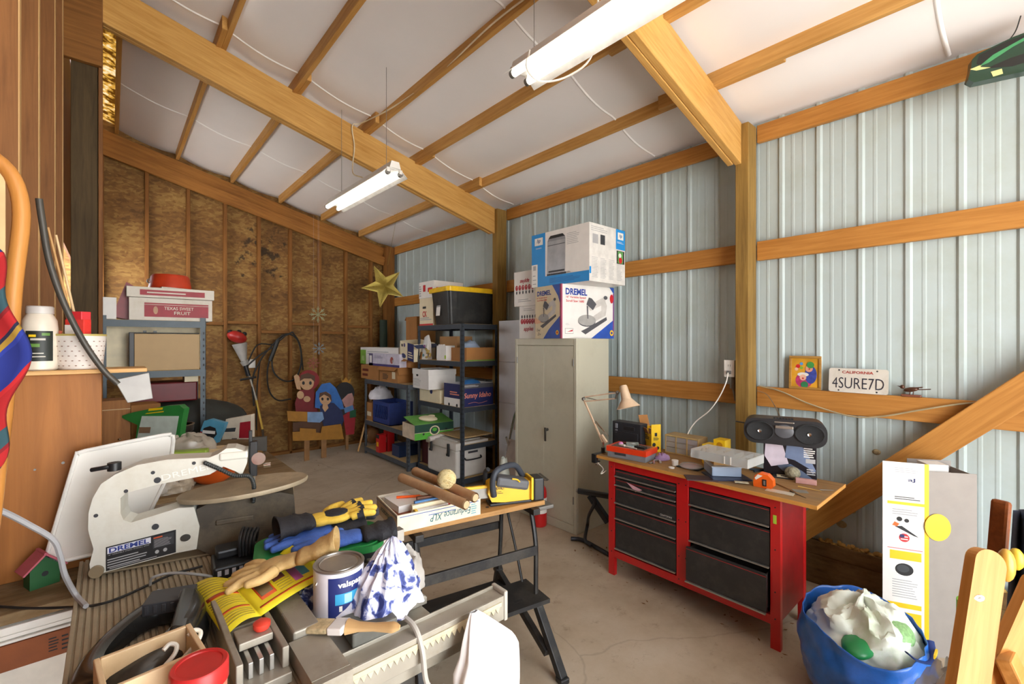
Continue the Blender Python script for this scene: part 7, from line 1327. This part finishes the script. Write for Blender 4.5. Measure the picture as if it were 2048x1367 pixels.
for a_ in (0.3,): b = MB(M('handle_navy', '#1d3570', .5)); b.tube([(-.13, -.17, .36), (-.1, -.2, .33), (-.02, -.235, .31), (.06, -.22, .35)], .012, 8, flat=.3); b.use(YEL2).box(-.03, .03, -.245, -.238, .325, .34); b.build('handle', t)
n, m2, f_ = crumple((.205, .21), .235, 31, 64, 36); b = MB(M('white_green_film', '#dfe4d6', .3, 0, .1, 6, dirt='#a9c48c', damt=.6, dscale=6)); b.grid(n, m2, f_, wrap=True); lone(b, 'plastic_bag', 'white and green plastic bag heaped in the blue bag', 'bag', bgx + V((.04, .0, .185)))
b = MB(M('green_mesh_film', '#8db77a', .5, 0, .25, 90)); b.sph((0, 0, 0), (.085, .07, .06), 22); lone(b, 'mesh_bag', 'green mesh bundle in the blue bag front', 'bag', at_d(1788, 1268, 1.955))
b = MB(M('emerald_plastic', '#1f8a4c', .35)); b.sph((0, 0, 0), (.11, .06, .035), 20); lone(b, 'plastic_bag', 'emerald green plastic peeking over the blue bag rim', 'bag', at_d(1718, 1288, 1.95))
# clear bag with red drawstring
cb = at_z(1880, 1520, 0.); cb = V((2.10, .16, .002)); n, m2, f_ = crumple((.15, .13), .47, 41, 48, 30); b = MB(M('clear_grey_film', '#c9cac8', .2, 0, .1, alpha=.55)); b.grid(n, m2, f_, wrap=True); t = thing('clear_sack', 'clear plastic sack with orange drawstring at the blue bag right', 'bag', cb); b.build('film', t)
b = MB(M('drawstring_orange', '#d9604a', .4)); b.tube([(-.13, -.02, .2), (-.1, .0, .38), (-.03, .03, .46), (.05, -.04, .40), (.1, -.09, .3)], .012, 8, flat=.3); b.build('drawstring', t)
b = MB(M('bag_content', '#6a7176', .7, 0, .3, 20)); b.sph((.02, 0, .17), (.1, .09, .15), 16); b.use(ORANGE).sph((-.06, -.03, .36), (.04, .03, .035), 10); b.build('contents', t)
b = MB(M('green_foam', '#6fae2f', .6)); b.cyl((0, 0, 0), (.3, -.12, .02), .055, n=20); lone(b, 'foam_roll', 'bright green foam roll beside the tall carton', 'roll', (2.74, .27, .43)) if False else None
t = thing('foam_roll', 'bright green foam roll standing behind the clear sack', 'roll', (2.66, .14, 0)); b = MB(M('green_foam', '#6fae2f', .6)); b.cyl((0, 0, 0), (0.0, .0, .53), .06, n=22); b.build('roll', t); b = MB(M('foam_core', '#4d7a20', .7)); b.cyl((0, 0, .53), (0, 0, .531), .02, n=14); b.build('core', t)
# wooden folding frame in the foreground
WF = wood('varnished_beech', '#d79a55', '#b3742f', 'X', .4, gs=30, knots=False)
d0 = 1.32; t = thing('folding_chair', 'varnished wooden folding lounge frame in the right foreground', 'chair', at_d(1960, 1500, d0) * V((1, 1, 0)) if False else V((at_d(1960, 1500, d0).x, at_d(1960, 1500, d0).y, 0))); o = t.location.copy()
def slat(nm, a, c, w_, th, mat=WF, rnd_=True):
    p0, p1 = V(a) - o, V(c) - o; x = (p1 - p0).normalized(); L = (p1 - p0).length; view = V((S_, C_, 0)); z = (view - x * view.dot(x)).normalized(); y = z.cross(x); m = Matrix((x, y, z)).transposed().to_4x4(); m.translation = p0
    b = MB(mat); r_ = w_ / 2; pts = [(0, -r_), (L - r_, -r_)] + [(L - r_ + r_ * .8 * math.cos(R(k)), r_ * math.sin(R(k))) for k in range(-75, 90, 15)] + [(L - r_, r_), (0, r_)]
    b.prism(pts, -th / 2, th / 2); ob = b.build(nm, t, .006, 3); ob.matrix_local = m; return ob
low = at_d(1905, 1480, d0); low.z = max(.35, low.z)
slat('arm_rail', at_d(1925, 1440, 1.25), at_d(1976, 1092, 1.35), .098, .03)
slat('back_rail', at_d(1962, 1430, 1.36), at_d(2085, 1150, 1.43), .085, .03)
slat('seat_rail', at_d(2050, 1420, 1.22), at_d(1975, 1215, 1.30), .085, .04) if False else None
b = MB(WF); b.beam(at_d(2010, 1310, 1.36) - o, at_d(2085, 1470, 1.30) - o, .08, .04); b.build('cross_rail', t, .006)
for q_ in ((1925, 1440, 1.25), (1962, 1430, 1.33)): p = at_d(*q_) - o; b = MB(WF); b.beam(p + V((0, 0, .03)), V((p.x, p.y, 0)), .06, .04); b.build('leg', t, .004)
b = MB(CHROME); p = at_d(1957, 1196, 1.305) - o; b.push(Matrix.Translation(p) @ Matrix.Rotation(CAM_YAW, 4, 'Z') @ Matrix.Rotation(PI / 2, 4, 'X')); b.lathe([(.016, 0), (.015, .003), (.006, .004), (0, .002)], 20, sy=.7); b.pop(); b.build('rivet', t)
b = MB(M('knob_amber', '#d7a544', .35)); p = at_d(2012, 1130, 1.38) - o; b.sph(p, (.026, .022, .05), 14); b.build('amber_knob', t); b = MB(M('knob_yellow', '#dcb83a', .4)); b.sph(at_d(2032, 1118, 1.44) - o, (.018, .02, .035), 12); b.build('yellow_knob', t)
b = MB(M('denim_canvas', '#4d5c78', .8, 0, .15, 30)); 
def canv(u, v): p = at_d(2026 + 45 * u - 22 * v * (1 - u) + (18 if v > .5 else 0) * 0, 1020 + 330 * v, 1.48 + .06 * math.sin(u * 5)); return p - o
b.grid(10, 16, canv); ob = b.build('canvas_sling', t); q = ob.modifiers.new('thickness', 'SOLIDIFY'); q.thickness = .01
b = MB(wood('dark_red_wood', '#8f4e22', '#6a3415', 'X', .45, knots=False)); b.beam(at_d(1990, 1160, 1.58) - o, at_d(2003, 1000, 1.60) - o, .05, .03); b.build('dark_rail', t, .01)
# patterned green bag hanging at the upper right
gp = at_d(1992, 120, 2.25); t = thing('gift_bag', 'dark green printed bag hanging from the purlin at upper right', 'bag', gp, CAM_YAW + R(-30)); t.scale = (.86, .6, .86); 
b = MB(M('bag_dark_green', '#1b3a2c', .3, 0, .25, 6, coat=.2)); q_ = [(-.125, -.09), (-.10, -.115), (.25, -.11), (.25, .13), (.06, .095), (-.085, .045), (-.108, .02), (-.112, -.03)]; pxz(b, q_, -.04, .05); b.build('body', t, .012)
b = MB(M('bag_black_print', '#1c1f1e', .35)); pxz(b, [(-.08, .035), (.04, .08), (.2, .105), (.0, .03), (-.07, -.03), (-.09, -.01)], -.0412, -.04); pxz(b, [(-.05, -.05), (.06, -.07), (.2, -.05), (.2, .0), (.05, -.02)], -.0412, -.04); b.use(M('bag_wheat_print', '#d9d08a', .4)); pxz(b, [(-.118, -.035), (-.06, -.02), (-.075, -.034), (-.03, -.05), (-.09, -.05)], -.0416, -.04); pxz(b, [(-.03, -.075), (.015, -.07), (.02, -.1), (-.02, -.105)], -.0416, -.04); b.use(M('bag_leaf_print', '#3f8a58', .4)); pxz(b, [(-.08, -.03), (-.02, .02), (.1, .075), (.2, .11), (.2, .1), (.06, .04), (-.04, -.02)], -.0418, -.04); b.build('print', t)
b = MB(BLACKP); b.tube([(.05, 0, .09), (.08, 0, .14), (.1, 0, (zt(gp.x) - gp.z) / .86)], .003, 6); b.build('cord', t)
# ------------------------------------------------------------------ fluorescent shop lights
TUBE = M('tube_glow', '#ffffff', .3, emit='#fff8ec', es=.7)
def shoplight(lab, loc, rz, rot=None):
    t = thing('fluorescent_light', lab, 'light', loc, rz); L = 1.22
    b = MB(WHITE); b.prism([(-.045, .0), (.045, 0), (.03, .05), (-.03, .05)], 0, L); b.v = [V((v.x, v.z, v.y)) for v in b.v]; b.f = [f[::-1] for f in b.f]; b.build('ballast_box', t, .003)
    b = MB(M('reflector_white', '#f2f0ea', .35)); 
    for s in (-1, 1): pts = [(s * .045, .0), (s * .105, -.05), (s * .107, -.05), (s * .047, .004)]; k = MB(); n0 = len(b.v); f0 = len(b.f); b.prism(pts, .01, L - .01); b.v[n0:] = [V((v.x, v.z, v.y)) for v in b.v[n0:]]; b.f[f0:] = [f[::-1] for f in b.f[f0:]]
    b.box(-.046, .046, .01, L - .01, -.004, .0); b.build('reflector', t)
    for s in (-.05, .05):
        b = MB(TUBE); b.cyl((s, .03, -.032), (s, L - .03, -.032), .018, n=18); o = b.build('tube', t)
        for y in (.012, L - .03): b = MB(STEEL); b.cyl((s, y, -.032), (s, y + .018, -.032), .0185, n=16); b.build('tube_cap', o)
    for y in (.02, L - .02):
        for s in (-.05, .05): b = MB(WHITE); b.box(s - .012, s + .012, y - .01, y + .005, -.03, -.0); b.build('lamp_holder', t)
    return t
l1 = shoplight('long shop light near the camera, hanging below the near rafter', (1.535, .48, 2.95), 0)
l2 = shoplight('farther shop light hanging just beyond the far rafter', (1.56, 3.06, 2.87), R(1))
def hang(t, pts, nm='hanging_chain', r=.003): b = MB(STEEL); o = t.location; b.tube([V(p) - o for p in pts], r, 6, 3); return b.build(nm, t)
for t, ys in ((l1, (.6, 1.58)), (l2, (3.2, 4.05))):
    for y in ys: x = t.location.x; hang(t, [(x, y, t.location.z + .05), (x, y, zt(x) + .04)], r=.002)
b = MB(CW); o = l1.location; b.tube([V((1.66, 1.25, 3.5)) - o, V((1.65, 1.28, 3.2)) - o, V((1.66, 1.32, 2.93)) - o, V((1.64, 1.45, 2.87)) - o, V((1.56, 1.56, 2.86)) - o, V((1.46, 1.55, 2.88)) - o, V((1.43, 1.50, 2.93)) - o], .005, 6); b.build('power_cord', l1)
pts = [at_y(660, 360, 3.6) if False else V((1.52, 3.55, 2.925)), V((1.57, 3.85, 3.05)), V((1.66, 4.09, 3.22)), V((1.68, 4.10, 3.40)), V((1.66, 4.10, 3.58)), V((1.73, 4.06, 3.615)), V((1.80, 3.6, 3.60)), V((1.815, 2.9, 3.57)), V((1.80, 2.2, 3.60)), V((1.815, 1.4, 3.58)), V((1.75, .9, 3.62))]
cable('ceiling_cable', 'white cable running along a purlin down to the far shop light', pts, .006, M('cream_cable', '#ddd0b0', .5))
# ------------------------------------------------------------------ dry leaves and chips on the slab
b = MB(M('dry_leaf', '#7a5a38', .9, 0, .35, 40)); rl_ = random.Random(11)
for k in range(240):
    if k < 90: x, y = rl_.uniform(.9, 2.5), rl_.gauss(6.5, .3)
    elif k < 150: x, y = rl_.gauss(2.75, .16), rl_.uniform(.8, 2.3)
    else: x, y = rl_.uniform(.6, 2.8), rl_.uniform(1.6, 6.2)
    s = rl_.uniform(.004, .016) * (1 if k < 150 else .6); a = rl_.random() * 6
    b.push(Matrix.Translation((x, y, .0008)) @ Matrix.Rotation(a, 4, 'Z')); b.add([(-s, 0, 0), (0, -s * .45, s * .1), (s, 0, s * .25), (0, s * .45, .001)], [(0, 1, 2, 3)]); b.pop()
o = b.build('leaf_litter'); tag(o, 'dry leaf crumbs and chips scattered over the concrete floor', 'leaf litter', kind='stuff')
